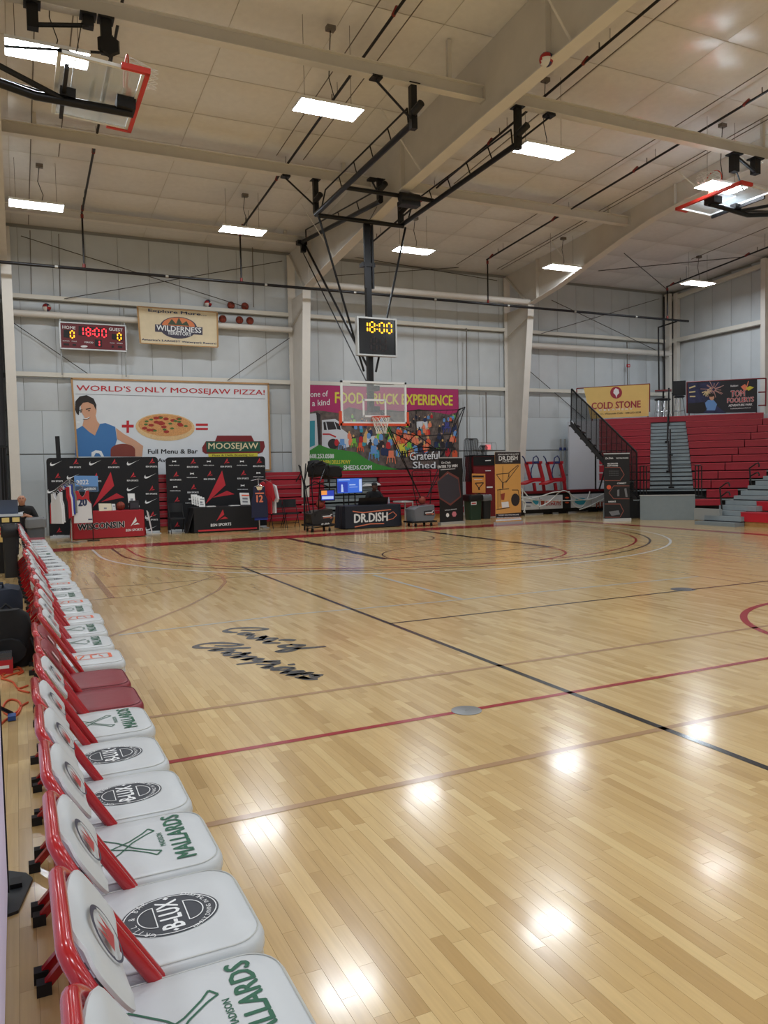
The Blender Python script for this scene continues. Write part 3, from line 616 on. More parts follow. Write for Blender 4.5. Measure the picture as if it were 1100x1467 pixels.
# balls stuck on the girts and the rafter
BALLM = M('basketball_orange', (140,58,40), .6, var=.06, scale=20); BSEAM = M('ball_seam', (30,20,18), .7)
def ball(p, label, kind='basket', r=.12, group='balls stuck on the girts'):
    t = thing('volleyball' if kind != 'basket' else 'basketball', label, 'ball', p, group)
    c = V3(p)+V3((0,0,r))
    if kind == 'basket':
        b = MB().ball(c, r, 20).build('shell', BALLM, t, smooth=True); s_ = MB()
        for ax in range(3):
            s_.tube([c+(r+.0005)*V3([(math.cos(a), math.sin(a), 0), (0, math.cos(a), math.sin(a)), (math.cos(a), 0, math.sin(a))][ax]) for a in np.linspace(0, 2*math.pi, 24)[:-1]], .0035, 4, closed=True)
        s_.build('seam', BSEAM, b)
    else:
        m = MB().ball(c, r, 20); ms = []
        for f in m.f:
            q = np.mean([m.v[i] for i in f], 0)-c; ms.append(int((math.atan2(q[0], q[2])+math.pi)/(2*math.pi)*6+q[1]*8) % 3)
        m.m = ms; m.build('shell', [M('ball_white', (222,220,214), .5), M('ball_red', (168,36,36), .5), M('ball_navy', (40,44,84), .5)], t, smooth=True)
for px, py, k, z, lab in ((298,439,'v',7.01,'red and white volleyball on the upper girt beside the tan banner'), (331,440,'b',7.01,'basketball on the upper girt, left of the pair'), (351,442,'b',7.01,'basketball on the upper girt, right of the pair'),
    (319,461,'b',6.515,'tan basketball half hidden behind the tube at the banner corner'), (343,461,'b',6.515,'basketball on the tube strut, left of the pair'), (358,462,'b',6.515,'basketball on the tube strut, right of the pair'), (67,443,'v',6.515,'red and white volleyball on the tube near the scoreboard')):
    X = ony(px, py, 24.9 if z > 6.8 else 24.7)[0]; ball((X, 24.9 if z > 6.8 else 24.69, z), lab, 'basket' if k == 'b' else 'v')
q = onx(782, 42, 8.36); ball((8.36, q[1], np.interp(q[1], [9.2, 12.9], [8.5, 8.35])), 'red white and blue volleyball on the deep rafter flange', 'v', group='balls stuck in the steel')
# ================================================================== wall signs
RED_T = M('print_red', (186,34,44), .6); WHT_T = M('print_white', (232,234,234), .6); BLK_T = M('print_black', (24,24,26), .6); NAVY_T = M('print_navy', (34,48,86), .6); GRN_T = M('print_green', (58,138,52), .6)
YEL_T = M('print_yellow', (214,204,66), .6); MAG_T = M('print_magenta', (170,40,98), .6); BLU_T = M('print_blue', (62,118,176), .6); SKIN_T = M('print_skin', (206,156,126), .6); ORG_T = M('print_orange', (226,92,54), .6); GRY_T = M('print_grey', (120,122,126), .6)
SKY_T = M('print_sky', (104,152,208), .6); BRN_T = M('print_brown', (104,68,48), .6); TAN_T = M('print_tan', (216,172,104), .6); TEAL_T = M('print_teal', (52,148,166), .6); PURP_T = M('print_violet', (66,70,140), .6); HAIR_T = M('print_hair', (34,28,26), .6); CREAM_T = M('print_cream', (228,212,170), .6)
DGRN_T = M('print_dark_green', (26,82,62), .6); DRED_T = M('print_dark_red', (120,26,30), .6); LIME_T = M('print_lime', (120,190,70), .6); PEACH_T = M('print_peach', (232,130,96), .6)
def sheet(t, fr_, pts, mat, name='sheet', wav=.012, nx=24, ny=10, layer=0, th=.006):
    """slightly wavy banner cloth between four pixel corners TL,TR,BR,BL"""
    q = [np.array(fr_.px(*p)) for p in pts]; mb = MB(); vs = []
    for j in range(ny+1):
        for i in range(nx+1):
            a = i/nx; b = j/ny; p = (q[3]*(1-a)+q[2]*a)*(1-b)+(q[0]*(1-a)+q[1]*a)*b
            k = -abs(wav*(math.sin(a*19+b*3)*.5+math.sin(a*7-b*5)*.5)) if wav else 0
            vs.append(fr_.at(p[0], p[1], layer-.004+k*(0 if wav == 0 else 1)))
    n = nx+1; mb.add(vs, [(j*n+i, j*n+i+1, (j+1)*n+i+1, (j+1)*n+i) for j in range(ny) for i in range(nx)])
    m2 = len(vs); mb.add([V3(v)-fr_.n*th for v in vs], [(j*n+i, (j+1)*n+i, (j+1)*n+i+1, j*n+i+1) for j in range(ny) for i in range(nx)])
    return mb.build(name, mat, t, smooth=True)
# --- scoreboard
f_ = Fr((ony(87,460,24.55)[0], 24.55, ony(87,500,24.55)[2]), (1,0,0), (0,0,1))
t = thing('scoreboard', 'red scoreboard with lit red and amber digits on the back wall', 'scoreboard', (f_.o[0]+.9, 24.6, f_.o[2]))
P0 = np.array(f_.px(86.5,461)); P1 = np.array(f_.px(180,503)); W_, H_ = P1[0]-P0[0], 0
u0, v0 = f_.px(87, 499.5); u1, v1 = f_.px(179.5, 466.5); v0 = (v0+f_.px(179.5,502.5)[1])/2; v1 = (v1+f_.px(87,462)[1])/2
MB().box2((f_.o[0]+u0, 24.56, f_.o[2]+v0), (f_.o[0]+u1, 24.66, f_.o[2]+v1)).build('panel', M('score_red', (104,22,32), .4), t)
fm = MB(); a0, b0, a1, b1 = f_.o[0]+u0, f_.o[2]+v0, f_.o[0]+u1, f_.o[2]+v1
for a, b in (((a0-.02,b0-.02),(a1+.02,b0+.015)), ((a0-.02,b1-.015),(a1+.02,b1+.02)), ((a0-.02,b0),(a0+.015,b1)), ((a1-.015,b0),(a1+.02,b1))): fm.box2((a[0], 24.535, a[1]), (b[0], 24.67, b[1]))
fm.build('trim', ALU, t)
Art(f_).poly([(91,472),(100,473),(100,484),(91,483)]).poly([(112.5,467),(154,471),(154,483),(112.5,480)]).poly([(160,478),(176,480),(176,488),(160,486)]).poly([(136,486),(146,487),(146,497),(136,496)]).poly([(91,491.5),(99,492),(99,495),(91,494.5)]).poly([(104,492.5),(109,493),(109,495.5),(104,495)]).poly([(160,495),(163,495),(163,498),(160,498)]).poly([(169,495.5),(175,496),(175,498.5),(169,498)]).done('digit_window', BLK_T, t)
A = Art(f_).text('HOME', (89.5,470.5), (108,472), 4.2).text('GUEST', (156,473.5), (175.5,475), 4.2).text('PERIOD', (121,491.3), (133.5,492), 2.2).text('BONUS', (90,489), (99.5,489.3), 1.5).text('FOULS', (103,489.5), (110,490), 1.5).text('FOULS', (157.5,492), (164,492.3), 1.5).text('BONUS', (167.5,492.4), (175.5,492.8), 1.5)
A.ell(120.5, 496.3, 5, 1.5).done('lettering', WHT_T, t)
for ch, x, y in (('1', 113.5, 480.2), ('8', 124, 481), ('0', 136, 482), ('0', 146.5, 482.8)):
    A = Art(f_, 2); a, b = f_.px(x, y); digit(A, ch, a, b, .11, .235, .032); A.done('digit', led('led_red', (255,40,50), 4.0), t, 'glowing red digit')
A = Art(f_, 2)
for y in (474.5, 478.5): a, b = f_.px(133, y); A.ell(a, b, .018, .018, 8, uv=True)
A.done('colon_dot', led('led_red', (255,40,50), 4.0), t)
A = Art(f_, 2); a, b = f_.px(141, 496); digit(A, '1', a-.06, b, .09, .17, .028); A.done('digit', led('led_red', (255,40,50), 4.0), t, 'glowing red digit')
for x, y in ((101, 484), (168.5, 487)): A = Art(f_, 2); a, b = f_.px(x, y); digit(A, '0', a, b, .1, .2, .03); A.done('digit', led('led_amber', (255,176,30), 3.0), t, 'glowing amber zero')
for x in (a0+.0, a1-.03): MB().box2((x, 24.67, b0-.75), (x+.035, 24.7, b1+.55)).build('mounting_strut', M('galv', (150,152,150), .45, .6), t)
# --- tan banner
f_ = Fr((ony(196,480,24.5)[0], 24.5, 5.6), (1,0,0), (0,0,1))
t = thing('wall_banner', 'tan parchment banner with a dark oval emblem beside the scoreboard', 'banner', f_.at(1.2, 0), 'wall banners')
PARCH = M('parchment', (222,206,172), .6, var=.05, scale=4)
sheet(t, f_, [(195.5,438), (311.5,447), (312.5,498), (200,492)], PARCH, 'cloth', .0)
A = Art(f_); A.line([(196.5,439),(310.5,447.5)], .035).line([(311,448),(312,497)], .05).line([(197,440),(201,491)], .05).line([(201,491.5),(312,497.5)], .03); A.done('singed_edge', M('parch_edge', (178,138,88), .6), t)
A = Art(f_).text('Explore More...', (212.5,447.6), (295.5,454), 5.2, .025).text("America's LARGEST Waterpark Resort!", (203,488.2), (309.5,494.4), 3.6, .025); A.done('lettering', NAVY_T, t)
Art(f_).ell(255.5, 469.5, 27, 15.6, rot=.06).poly([(222,464.5),(290,469),(290,480),(222,475)]).done('emblem_oval', M('emblem_slate', (66,62,78), .6), t)
Art(f_, 2).ell(255.5, 467, 23.5, 12, rot=.06, a0=math.pi, a1=2*math.pi).done('emblem_sky', M('emblem_sunset', (214,124,74), .6), t)
Art(f_, 3).poly([(240,465),(246,457),(252,464),(256,455),(261,464),(267,460),(271,467)]).done('emblem_trees', M('emblem_trees', (62,76,54), .6), t)
Art(f_, 4).text('WILDERNESS', (224,473), (288,477.2), 7.6, .02).text('TERRITORY', (240,479.2), (274,481.6), 5.2, .02).done('emblem_lettering', WHT_T, t)
# --- pizza banner
YB = 24.72; f_ = Fr((ony(103,541,YB)[0], YB, 1.8), (1,0,0), (0,0,1))
t = thing('wall_banner', 'large white pizza banner with red headline in a thin wooden frame', 'banner', f_.at(3, 0), 'wall banners')
sheet(t, f_, [(103,543), (384,551.5), (386,672), (113,690)], M('banner_white', (216,222,226), .45, var=.02, scale=3, bump=.1), 'cloth', .0)
WOODF = M('frame_wood', (182,142,96), .6, var=.08, scale=12)
for p, q in (((101.5,542.2), (385,550)), ((102.5,542), (113.5,690)), ((384,550), (387,673)), ((345,673.5), (387,673.5))):
    a = f_.px(*p); b = f_.px(*q); MB().bar(f_.at(*a, .01), f_.at(*b, .01), .05, .05).build('frame_batten', WOODF, t)
Art(f_).text("WORLD'S ONLY MOOSEJAW PIZZA!", (109.5,562), (379,568), 10.5, .01).poly([(174.5,608.5),(191.5,608.5),(191.5,612.5),(174.5,612.5)]).poly([(181.2,602.5),(184.8,602.5),(184.8,620),(181.2,620)]).poly([(280.5,606.8),(297.8,606.8),(297.8,610),(280.5,610)]).poly([(280.5,613),(297.8,613),(297.8,616),(280.5,616)]).done('red_lettering', RED_T, t)
Art(f_).line([(108,564.3),(380,571.5)], .012).done('rule', GRY_T, t)
Art(f_).text('Full Menu & Bar', (212,650), (283,649.5), 6.4, .02).text('Available', (226,662), (262,662), 5.5, .02).done('black_lettering', BLK_T, t)
# printed player (generic figure)
Art(f_).poly([(107.5,616),(118,610),(127,606.5),(139,608),(151,606),(165,611.5),(167.5,630),(163,645),(158,654),(108,654)]).done('printed_jersey', BLU_T, t)
Art(f_, 2).poly([(118,610),(122,594),(136,592),(139,603),(143,608),(136,624),(128,619)]).poly([(166,613),(178,622),(194,631),(205,639),(203.5,654),(193,654),(192,640),(181,636),(168,629)]).ell(127, 585, 11, 16.5, rot=-.2).done('printed_skin', SKIN_T, t)
Art(f_, 3).poly([(107.5,587),(108,575),(114,568),(124,566),(134,571),(138,580),(137.5,588),(134,580),(126,576),(119,577),(114,583),(113,595),(109.5,592)]).done('printed_hair', HAIR_T, t)
Art(f_, 3).line([(113.5,588),(118,587)], .03).line([(123,586.5),(130,585)], .03).ell(116, 590, 1.6, .8).ell(127.5, 588.5, 1.6, .8).line([(119,600.5),(124,601),(129,598)], .02).done('printed_face', HAIR_T, t)
Art(f_, 4).line([(120,599.5),(124.5,599.8),(128.5,597.5)], .02).poly([(131,648),(137,645),(145,646),(149,654),(145,654),(142,649.5),(137,649),(134.5,654),(131,654)]).done('printed_highlight', WHT_T, t)
Art(f_, 3).ell(176, 645, 17.6, 9.2, a0=math.pi, a1=2*math.pi).poly([(158.4,645),(193.6,645),(193.6,654),(158.4,654)]).done('printed_ball', M('print_ball', (128,56,44), .6), t)
# printed pizza
Art(f_).ell(236.5, 612, 42.5, 19.5, rot=.04).done('pizza_crust', M('print_crust', (216,184,134), .6, var=.1, scale=20), t)
Art(f_, 2).ell(236.5, 609.5, 38.5, 15.5, rot=.04).done('pizza_cheese', M('print_cheese', (206,150,92), .6, var=.2, scale=40), t)
random.seed(3); A = Art(f_, 3); B_ = Art(f_, 3, .003)
for i in range(30):
    a = random.uniform(0, 6.28); r = math.sqrt(random.random())*.9; x, y = 236.5+36*r*math.cos(a), 609.5+13.5*r*math.sin(a)
    (A if i % 5 < 3 else B_).ell(x, y, 4.2 if i % 5 < 3 else 3.0, 2.2 if i % 5 < 3 else 1.5, 8)
A.done('pizza_topping', M('print_pepperoni', (160,46,38), .6), t); B_.done('pizza_topping', M('print_basil', (74,112,52), .6), t)
# emblem: antler-free plain badge keeps its lettering band, the mascot itself is left out
Art(f_).poly([(289.5,641),(295,632),(378,632),(379.5,640),(376,648),(370,650),(294,650),(290,647)]).poly([(308,632),(311,624),(360,624),(364,632)]).done('emblem_red', DRED_T, t)
Art(f_, 2).poly([(295,632.5),(372,632.5),(373,646.5),(296,648)]).done('emblem_band', DGRN_T, t)
Art(f_, 2).poly([(298,650),(369,649),(369,655),(299,656)]).done('emblem_scroll', YEL_T, t)
Art(f_, 3).text('MOOSEJAW', (298.5,646), (369.5,645.5), 11.5, .015).done('emblem_lettering', CREAM_T, t); Art(f_, 3).text('Pizza & Dells Brewing Co', (304,654.5), (363,653.5), 3.4, .01).done('emblem_lettering', BLK_T, t)
# --- food banner
f_ = Fr((ony(443,560,YB)[0], YB, 1.9), (1,0,0), (0,0,1))
t = thing('wall_banner', 'colourful food truck banner with magenta top behind the hoop', 'banner', f_.at(3, 0), 'wall banners')
sheet(t, f_, [(442,551), (656.5,557.5), (657.5,668), (442,676)], M('print_scene', (96,84,78), .5, var=.5, scale=6, bump=.05), 'cloth', .0)
Art(f_).poly([(442.3,551.5),(656.3,558),(656.8,590),(643,594),(620,590),(600,586),(580,590),(560,587),(520,588),(500,583),(485,592),(465,589),(455,588),(442.3,591)]).done('magenta_field', MAG_T, t)
Art(f_, 3).text('FOOD TRUCK EXPERIENCE', (480,577.5), (648,581), 15.5, .035).done('yellow_lettering', YEL_T, t)
Art(f_, 3).text('one of', (444.5,569), (469.5,568), 8.5, .01).text('a kind', (447,582), (472,580), 8.5, .01).done('white_lettering', WHT_T, t)
Art(f_, 1).poly([(442.2,593),(452,592),(457,604),(457,640),(442.2,646)]).poly([(461,602),(480,600),(488,606),(489,614),(500,622),(500,640),(493,642),(485,632),(476,636),(473,644),(461,644)]).poly([(596,604),(612,603),(614,618),(598,619)]).poly([(522,626),(540,624),(544,636),(526,637)]).done('printed_truck', M('print_truck', (206,210,216), .6), t)
Art(f_, 2).poly([(443,603),(451,602.5),(451,638),(443,641)]).done('printed_window', TEAL_T, t); Art(f_, 2).poly([(467,604),(478,604),(482,615),(470,616)]).poly([(463,605),(466,604),(468,616),(464,616)]).poly([(479,604),(487,608),(488,616),(483,615)]).ell(477, 636, 7.5, 7.5).poly([(453,590),(459,594),(459,640),(456,640)]).done('printed_dark', M('print_dark', (40,36,40), .6), t)
Art(f_, 3).line([(462,622),(472,622),(481,626)], .05).ell(482, 634, 3, 5).done('printed_stripe', RED_T, t)
random.seed(5); groups = {}
for i in range(150):                       # printed crowd: shoulders and heads
    x = random.uniform(500, 655); y = 596+i*.36+random.uniform(-3, 3); s_ = 2.2+i*.022
    if y > 655-(656-x)*.0 or (x < 530 and y > 640): continue
    k = random.choice(('navy', 'dark', 'blue', 'green', 'peach', 'orange', 'dark', 'navy', 'teal', 'red', 'tan', 'dark'))
    groups.setdefault(k, []).append([(x-s_*.35, y-s_*.9), (x+s_*.3, y-s_*.95), (x+s_*.7, y-s_*.4), (x+s_*.75, y+s_), (x+s_*.1, y+s_*1.3), (x-s_*.6, y+s_), (x-s_*.7, y-s_*.3)])
    groups.setdefault(('skin', 'dark', 'tan')[i % 3], []).append([(x+s_*.3*math.cos(a*.785), y-s_*1.3+s_*.42*math.sin(a*.785)) for a in range(8)])
mm = dict(skin=SKIN_T, navy=NAVY_T, dark=M('print_dark'), blue=SKY_T, green=LIME_T, peach=PEACH_T, orange=ORG_T, teal=TEAL_T, red=RED_T, tan=TAN_T)
for i, (k, ps) in enumerate(groups.items()):
    A = Art(f_, 1+i*.3)
    for p in ps: A.poly(p)
    A.done('printed_crowd', mm[k], t)
def pchair(x, y, s_, mat):
    Art(f_, 5).poly([(x-s_*.5,y-s_*1.2),(x+s_*.5,y-s_*1.2),(x+s_*.55,y),(x-s_*.55,y)]).poly([(x-s_*.8,y),(x+s_*.8,y),(x+s_*.8,y+s_*.25),(x-s_*.8,y+s_*.25)]).line([(x-s_*.7,y),(x-s_*.9,y+s_*1.5)], .03).line([(x+s_*.7,y),(x+s_*.9,y+s_*1.5)], .03).line([(x-s_*.3,y),(x-s_*.3,y+s_*1.2)], .03).line([(x+s_*.3,y),(x+s_*.3,y+s_*1.2)], .03).done('printed_chair', mat, t)
for a in ((490,636,6,SKY_T), (507,634,5,LIME_T), (516,640,5,ORG_T), (535,648,8,SKY_T), (560,654,7,PEACH_T), (576,644,7,YEL_T), (586,640,6,LIME_T), (570,630,5,ORG_T), (603,646,5,NAVY_T), (640,612,6,PURP_T), (625,640,6,NAVY_T), (645,640,6,M('print_dark')), (545,612,5,M('print_dark')), (557,618,5,M('print_green'))): pchair(*a)
Art(f_, 6).poly([(442.3,646),(457,637),(470,642),(490,645),(510,648),(525,658),(540,665),(560,670),(570,672.6),(442.3,676)]).done('green_field', GRN_T, t)
Art(f_, 7).text('608.253.0588', (443.5,656.5), (478,656.5), 6.2, .03).text('SHEDS.COM', (492,673), (532,672.5), 6.2, .03).done('white_lettering', WHT_T, t); Art(f_, 7).text('S WISCONSIN DELLS PKWY', (443.5,665), (501.5,664.5), 5.6, .03).done('yellow_lettering', YEL_T, t)
Art(f_, 8).text('Grateful', (586.5,659.8), (629,657.8), 11.5, .08).text('Shed', (591,671.3), (623,671.3), 9.5, .08).line([(612,645),(640,644)], .06).line([(638,644),(630,656)], .06).done('emblem_outline', BLK_T, t)
Art(f_, 9).text('Grateful', (586.5,659.5), (629,657.5), 11.5, .02).text('Shed', (591,671), (623,671), 9.5, .02).done('emblem_lettering', WHT_T, t)
# ================================================================== corner bleachers
SEATR = M('seat_red', (158,26,44), .38, var=.05, scale=6); GREYS = M('step_grey', (142,153,157), .5, var=.04, scale=4); STEPD = M('step_edge', (38,40,44), .6); RAILB = M('rail_black', (24,24,26), .4, .3); WOODY = M('raw_wood', (176,128,72), .6, var=.12, scale=10)
G0 = onz(916.5, 744.9); DR = V3((math.sin(math.radians(45)), -math.cos(math.radians(45)), 0)); DN = V3((math.cos(math.radians(45)), math.sin(math.radians(45)), 0))
def Q(s_, t_, z): return G0 + DR*s_ + DN*t_ + V3((0,0,z))
ys = [715.5, 701.8, 688.2, 676, 664, 653.6, 643.3, 632.7, 623, 613, 603.6, 595.5]
RUN = .44; rowT = [.05+RUN*i for i in range(12)]
rowZ = [float(onpl(985, y, Q(0, rowT[i], 0), DN)[2]) for i, y in enumerate(ys)]
def s_at(x, y, i): p = onpl(x, y, Q(0, rowT[i], 0), DN); return float(np.dot(p-G0, DR))
bl = thing('bleachers', 'angled corner bleachers with red benches and grey centre aisle', 'bleachers', Q(1, 2, 0))
LIP_HIGHLIGHT = M('seat_lip_highlight', (188,52,68), .35)  # lighter red puts the highlight along the bench lips into the colour
jx = {10: 1092, 9: 1084, 8: 1075, 7: 1066, 6: 1057, 5: 1048, 4: 1038, 3: 1028, 2: 1018}     # seen joints between bench lengths
ends = {0: 1034, 1: 1057, 2: 1073, 3: 1098}
aisL = {i: s_at(932-.6*(11-i)*.2, ys[i], i) for i in range(12)}; aisR = {i: s_at(981+1.3*(11-i), ys[i], i) for i in range(12)}
def bench(sa, sb, i, hgt):
    z = rowZ[i]; c = Q((sa+sb)/2, rowT[i]+.2, z-hgt/2); b = MB().box(c, (sb-sa-.01, .4, hgt), 0, DR, DN, (0,0,1)).build('bench', SEATR, bl)
    MB().box(Q((sa+sb)/2, rowT[i]-.008, z-.014), (sb-sa-.01, .03, .03), 0, DR, DN, (0,0,1)).build('bench_lip_highlight', LIP_HIGHLIGHT, b)
for i in range(0, 12):
    z = rowZ[i]; zp = rowZ[i-1] if i else z-.22; hgt = max(.15, (z-zp)*.86)
    sl_ = s_at(858, ys[i]+4, i) if i > 2 else aisL[i]-.5
    sr_ = s_at(ends.get(i, 1112), ys[i], i) if i < 11 else s_at(1094, 592, i)
    if i == 11: bench(sl_, sr_, i, hgt)
    else:
        if i > 1: bench(sl_, aisL[i], i, hgt)
        s0 = s_at(995, ys[0], 0) if i == 0 else (s_at(1012, ys[1], 1) if i == 1 else aisR[i])
        if i in jx: bench(s0, s_at(jx[i], ys[i], i), i, hgt); bench(s_at(jx[i]+.8, ys[i], i), sr_, i, hgt)
        else: bench(s0, sr_, i, hgt)
    if i: MB().box(Q((sl_+sr_)/2, rowT[i]+.0, zp-.02), (sr_-sl_, RUN, .03), 0, DR, DN, (0,0,1)).build('deck', GREYS, bl)
    if 0 < i < 11:
        for k in (0, 1):
            zz_ = zp+(z-zp)*(k+1)/2 if i > 1 else zp+.03+.05*k; st = MB().box(Q((aisL[i]+aisR[i])/2, rowT[i]-.1+k*RUN/2+.2, zz_-.07), (aisR[i]-aisL[i], .4, .11), 0, DR, DN, (0,0,1)).build('aisle_step', GREYS, bl)
            MB().box(Q((aisL[i]+aisR[i])/2, rowT[i]-.1+k*RUN/2, zz_-.012), (aisR[i]-aisL[i], .02, .02), 0, DR, DN, (0,0,1)).build('step_nosing', STEPD, st)
sm0, sm1 = s_at(870, 640, 6), s_at(1105, 640, 6)
for i in range(2, 12): MB().box(Q((sm0+sm1)/2, rowT[i]+.26, (rowZ[i-1]-.06)/2), (sm1-sm0, .3, rowZ[i-1]-.06), 0, DR, DN, (0,0,1)).build('riser_frame', STEPD, bl)
b_w = s_at(995, 709, 0)
MB().box(Q(b_w/2+.01, .2, .385), (b_w, .4, .77), 0, DR, DN, (0,0,1)).build('front_riser', M('riser_grey', (128,139,143), .45, var=.03), bl, 'plain grey riser below the aisle')
MB().box(Q(b_w/2, -.01, .775), (b_w+.02, .03, .02), 0, DR, DN, (0,0,1)).build('riser_trim', ALU, bl)
# side steps and low benches at the right edge
sb = thing('bleachers', 'low grey steps and bench ends of the bleachers at the right edge', 'bleachers', (17.9, 15, 0))
for px_, y, X, y2 in ((1061, 733.5, 17.75, 747), (1083, 718, 18.3, 731)):
    a = onx(px_, y, X); z0 = float(onx(px_, y2, X)[2]); bb = MB().box2((X, 11.5, z0), (X+.42, a[1], a[2])).build('bench', M('seat_red_bright', (190,28,44), .38), sb); MB().box2((X-.012, 11.5, a[2]-.03), (X+.01, a[1], a[2])).build('bench_lip_highlight', LIP_HIGHLIGHT, bb)
MB().box2((17.78, 11.5, 0), (17.84, 14.85, .19)).build('kick_board', WOODY, sb)
for k, (xa, xb, ya, yb) in enumerate(((1009,1061,738,744.5), (1019,1061,731,737.2), (1030,1083,723.6,730.3), (1039,1083,717,722.8), (1051,1112,710,715), (1061,1112,702.7,709), (1071,1112,695.5,700.5), (1082,1112,689,695), (1093,1112,682,688))):
    X = 17.62+.22*k; p = onx(xa, ya, X); q = onx(xb, ya, X); z0 = float(onx(xa, yb, X)[2]); st = MB().box2((X, q[1], z0), (X+.5, p[1], p[2])).build('step', GREYS, sb); MB().box2((X-.01, q[1], z0-.035), (X+.3, p[1], z0)).build('step_nosing', STEPD, st)
c0_, c1_ = onx(995, 751.5, 17.38), onx(1052, 755, 17.38)
MB().box2((17.38, c1_[1], 0), (17.75, c0_[1], float(onx(1000, 746.5, 17.38)[2]))).build('end_step', M('riser_grey'), sb)
s0_ = onx(997, 728, 17.7); MB().box2((17.62, 15.55, .12), (17.74, s0_[1], s0_[2])).build('end_panel', M('panel_grey_light', (146,150,148), .5), sb)
def hook_rail(px, pts, X, label):
    t = thing('aisle_handrail', label, 'handrail', onx(*pts[0], X), 'hooked aisle handrails')
    P = [onx(*p, X) for p in pts]; MB().tube([P[0], P[1]], .022, 8).build('post', RAILB, t, smooth=True)
    for a in px: MB().tube([onx(*p, X) for p in a], .02, 8).build('hook', RAILB, t, smooth=True)
    MB().box(P[0]+V3((0,0,.02)), (.12,.12,.05)).build('base', RAILB, t)
hook_rail([[(1031,699),(1040,692),(1043.5,691.5),(1045,695),(1045,697)], [(1033,711),(1041,705),(1044,705),(1045.5,708),(1045.5,710)]], [(1035,741.5),(1031,699)], 17.95, 'hooked black handrail on the lower grey steps')
hook_rail([[(1074,670.5),(1083,664),(1086,663),(1087.5,666),(1087,669)], [(1075,682),(1083,677.5),(1086,677),(1087.5,680),(1087,682)]], [(1077,713),(1073.5,670)], 19.2, 'hooked black handrail higher on the grey steps')
# aisle centre rails and guard rails
t = thing('aisle_handrail', 'tall black stepped handrail up the centre of the grey aisle', 'handrail', Q(.8, .8, rowZ[1]))
for a, b, ti in (((961.5,698),(960,653),1), ((958,675),(957,632),3), ((960,652),(959.5,615),5), ((956,633),(957,594),7), ((957.5,612),(958,556),10)):
    p = onpl(*a, Q(0, rowT[ti], 0), DN); q = onpl(*b, Q(0, rowT[ti]+.5, 0), DN); MB().tube([p, q], .03, 8).build('post', RAILB, t, smooth=True); MB().box(p, (.12,.12,.05)).build('base', RAILB, t)
for xs, lab, yl, yb in (((917,922,926,), 'left', 668, 724), ((996,1000.5,1005), 'right', 667, 712)):
    t = thing('guard_rail', 'black guard rail at the %s end of the aisle front' % lab, 'guard rail', onpl(xs[0], yb, Q(0, .1, 0), DN), 'aisle guard rails')
    for x in xs: MB().tube([onpl(x, yb, Q(0, .1, 0), DN), onpl(x, yl, Q(0, .1, 0), DN)], .018, 8).build('post', RAILB, t, smooth=True)
    MB().tube([onpl(xs[0], yl, Q(0, .1, 0), DN), onpl(xs[-1]-1, yl-.6, Q(0, .1, 0), DN)], .018, 8).build('top_rail', RAILB, t, smooth=True)
    MB().tube([onpl(xs[0]-1, yb-1, Q(0, .1, 0), DN), onpl(xs[-1]+1, yb-1, Q(0, .1, 0), DN)], .022, 8).build('bottom_rail', RAILB, t, smooth=True)
t = thing('aisle_barrier', 'thin black chain rails across the foot of the aisle', 'barrier', Q(.8, .12, .8))
for y in (667, 677, 690, 700): MB().tube([onpl(926, y, Q(0, .13, 0), DN), onpl(996, y-1, Q(0, .13, 0), DN)], .01, 6).build('rail', RAILB, t, smooth=True)
# top deck, banners on its rails
ZT = rowZ[11]; TT = rowT[11]+.45
dk = [Q(-2.75, TT, 0), Q(4.3, TT, 0)]; MB().prism([dk[0], dk[1], (24.9, dk[1][1], 0), (24.9, 24.5, 0), (dk[0][0], 24.5, 0)], (0, 0, ZT-.02)).build('upper_deck', M('deck_white', (196,198,204), .5), None, 'white edged upper deck behind the corner bleachers', 'platform')
FRM = M('rail_red', (120,28,34), .45)
def deck_banner(label, corners, mat, name='rail_banner', xs=()):
    f2 = Fr(Q(0, TT+.05, ZT), DR, (0,0,1)); t = thing(name, label, 'banner', onpl(corners[3][0], corners[3][1], Q(0, TT+.05, 0), DN), 'banners on the upper deck rail')
    sheet(t, f2, corners, mat, 'cloth', 0.0)
    for x in (corners[3][0]+2, corners[2][0]-1): p = onpl(x, 580, Q(0, TT+.09, 0), DN); MB().tube([(p[0], p[1], ZT-.02), p], .022, 6).build('rail_post', FRM, t)
    return f2, t
f2, t = deck_banner('yellow banner with maroon lettering above the stair', [(836,556), (930,550.5), (929,596), (846,600)], M('banner_gold', (226,192,112), .55, var=.03, scale=3))
Art(f2).ell(882.5, 562.5, 8.5, 8.5).text('COLD STONE', (847.5,586.5), (917.5,583.5), 9.5, .03).done('maroon_print', M('print_maroon', (156,40,58), .6), t)
Art(f2, 2).text('C R E A M E R Y', (858,589), (906,587), 2.6, .01).poly([(879,559),(882,556),(886,558),(887,563),(884,566),(883,570),(881.5,566),(878.5,563)]).done('white_print', WHT_T, t)
Art(f2).text('Hwy 12 - Wisconsin Dells - 608-253-2238', (851,595.5), (918,592.5), 3.2, .02).done('black_print', BLK_T, t)
rl = MB()
for p, q in (((826,556.5),(931,550)), ((930.5,550),(930.5,590)), ((826,556.5),(826,566))): rl.tube([onpl(*p, Q(0, TT+.09, 0), DN), onpl(*q, Q(0, TT+.09, 0), DN)], .022, 6)
rl.build('red_rail', FRM, t)
f2, t = deck_banner('black banner with a lit wheel picture and red lettering', [(984.5,548), (1084.5,543), (1084.5,590.5), (985,592.5)], M('banner_black', (26,28,36), .5))
Art(f2).poly([(985.5,549),(1032,547),(1030,556),(1020,566),(1025,580),(1040,592),(985.5,592.5)]).done('picture_night', M('print_night', (38,44,78), .6, var=.5, scale=5), t)
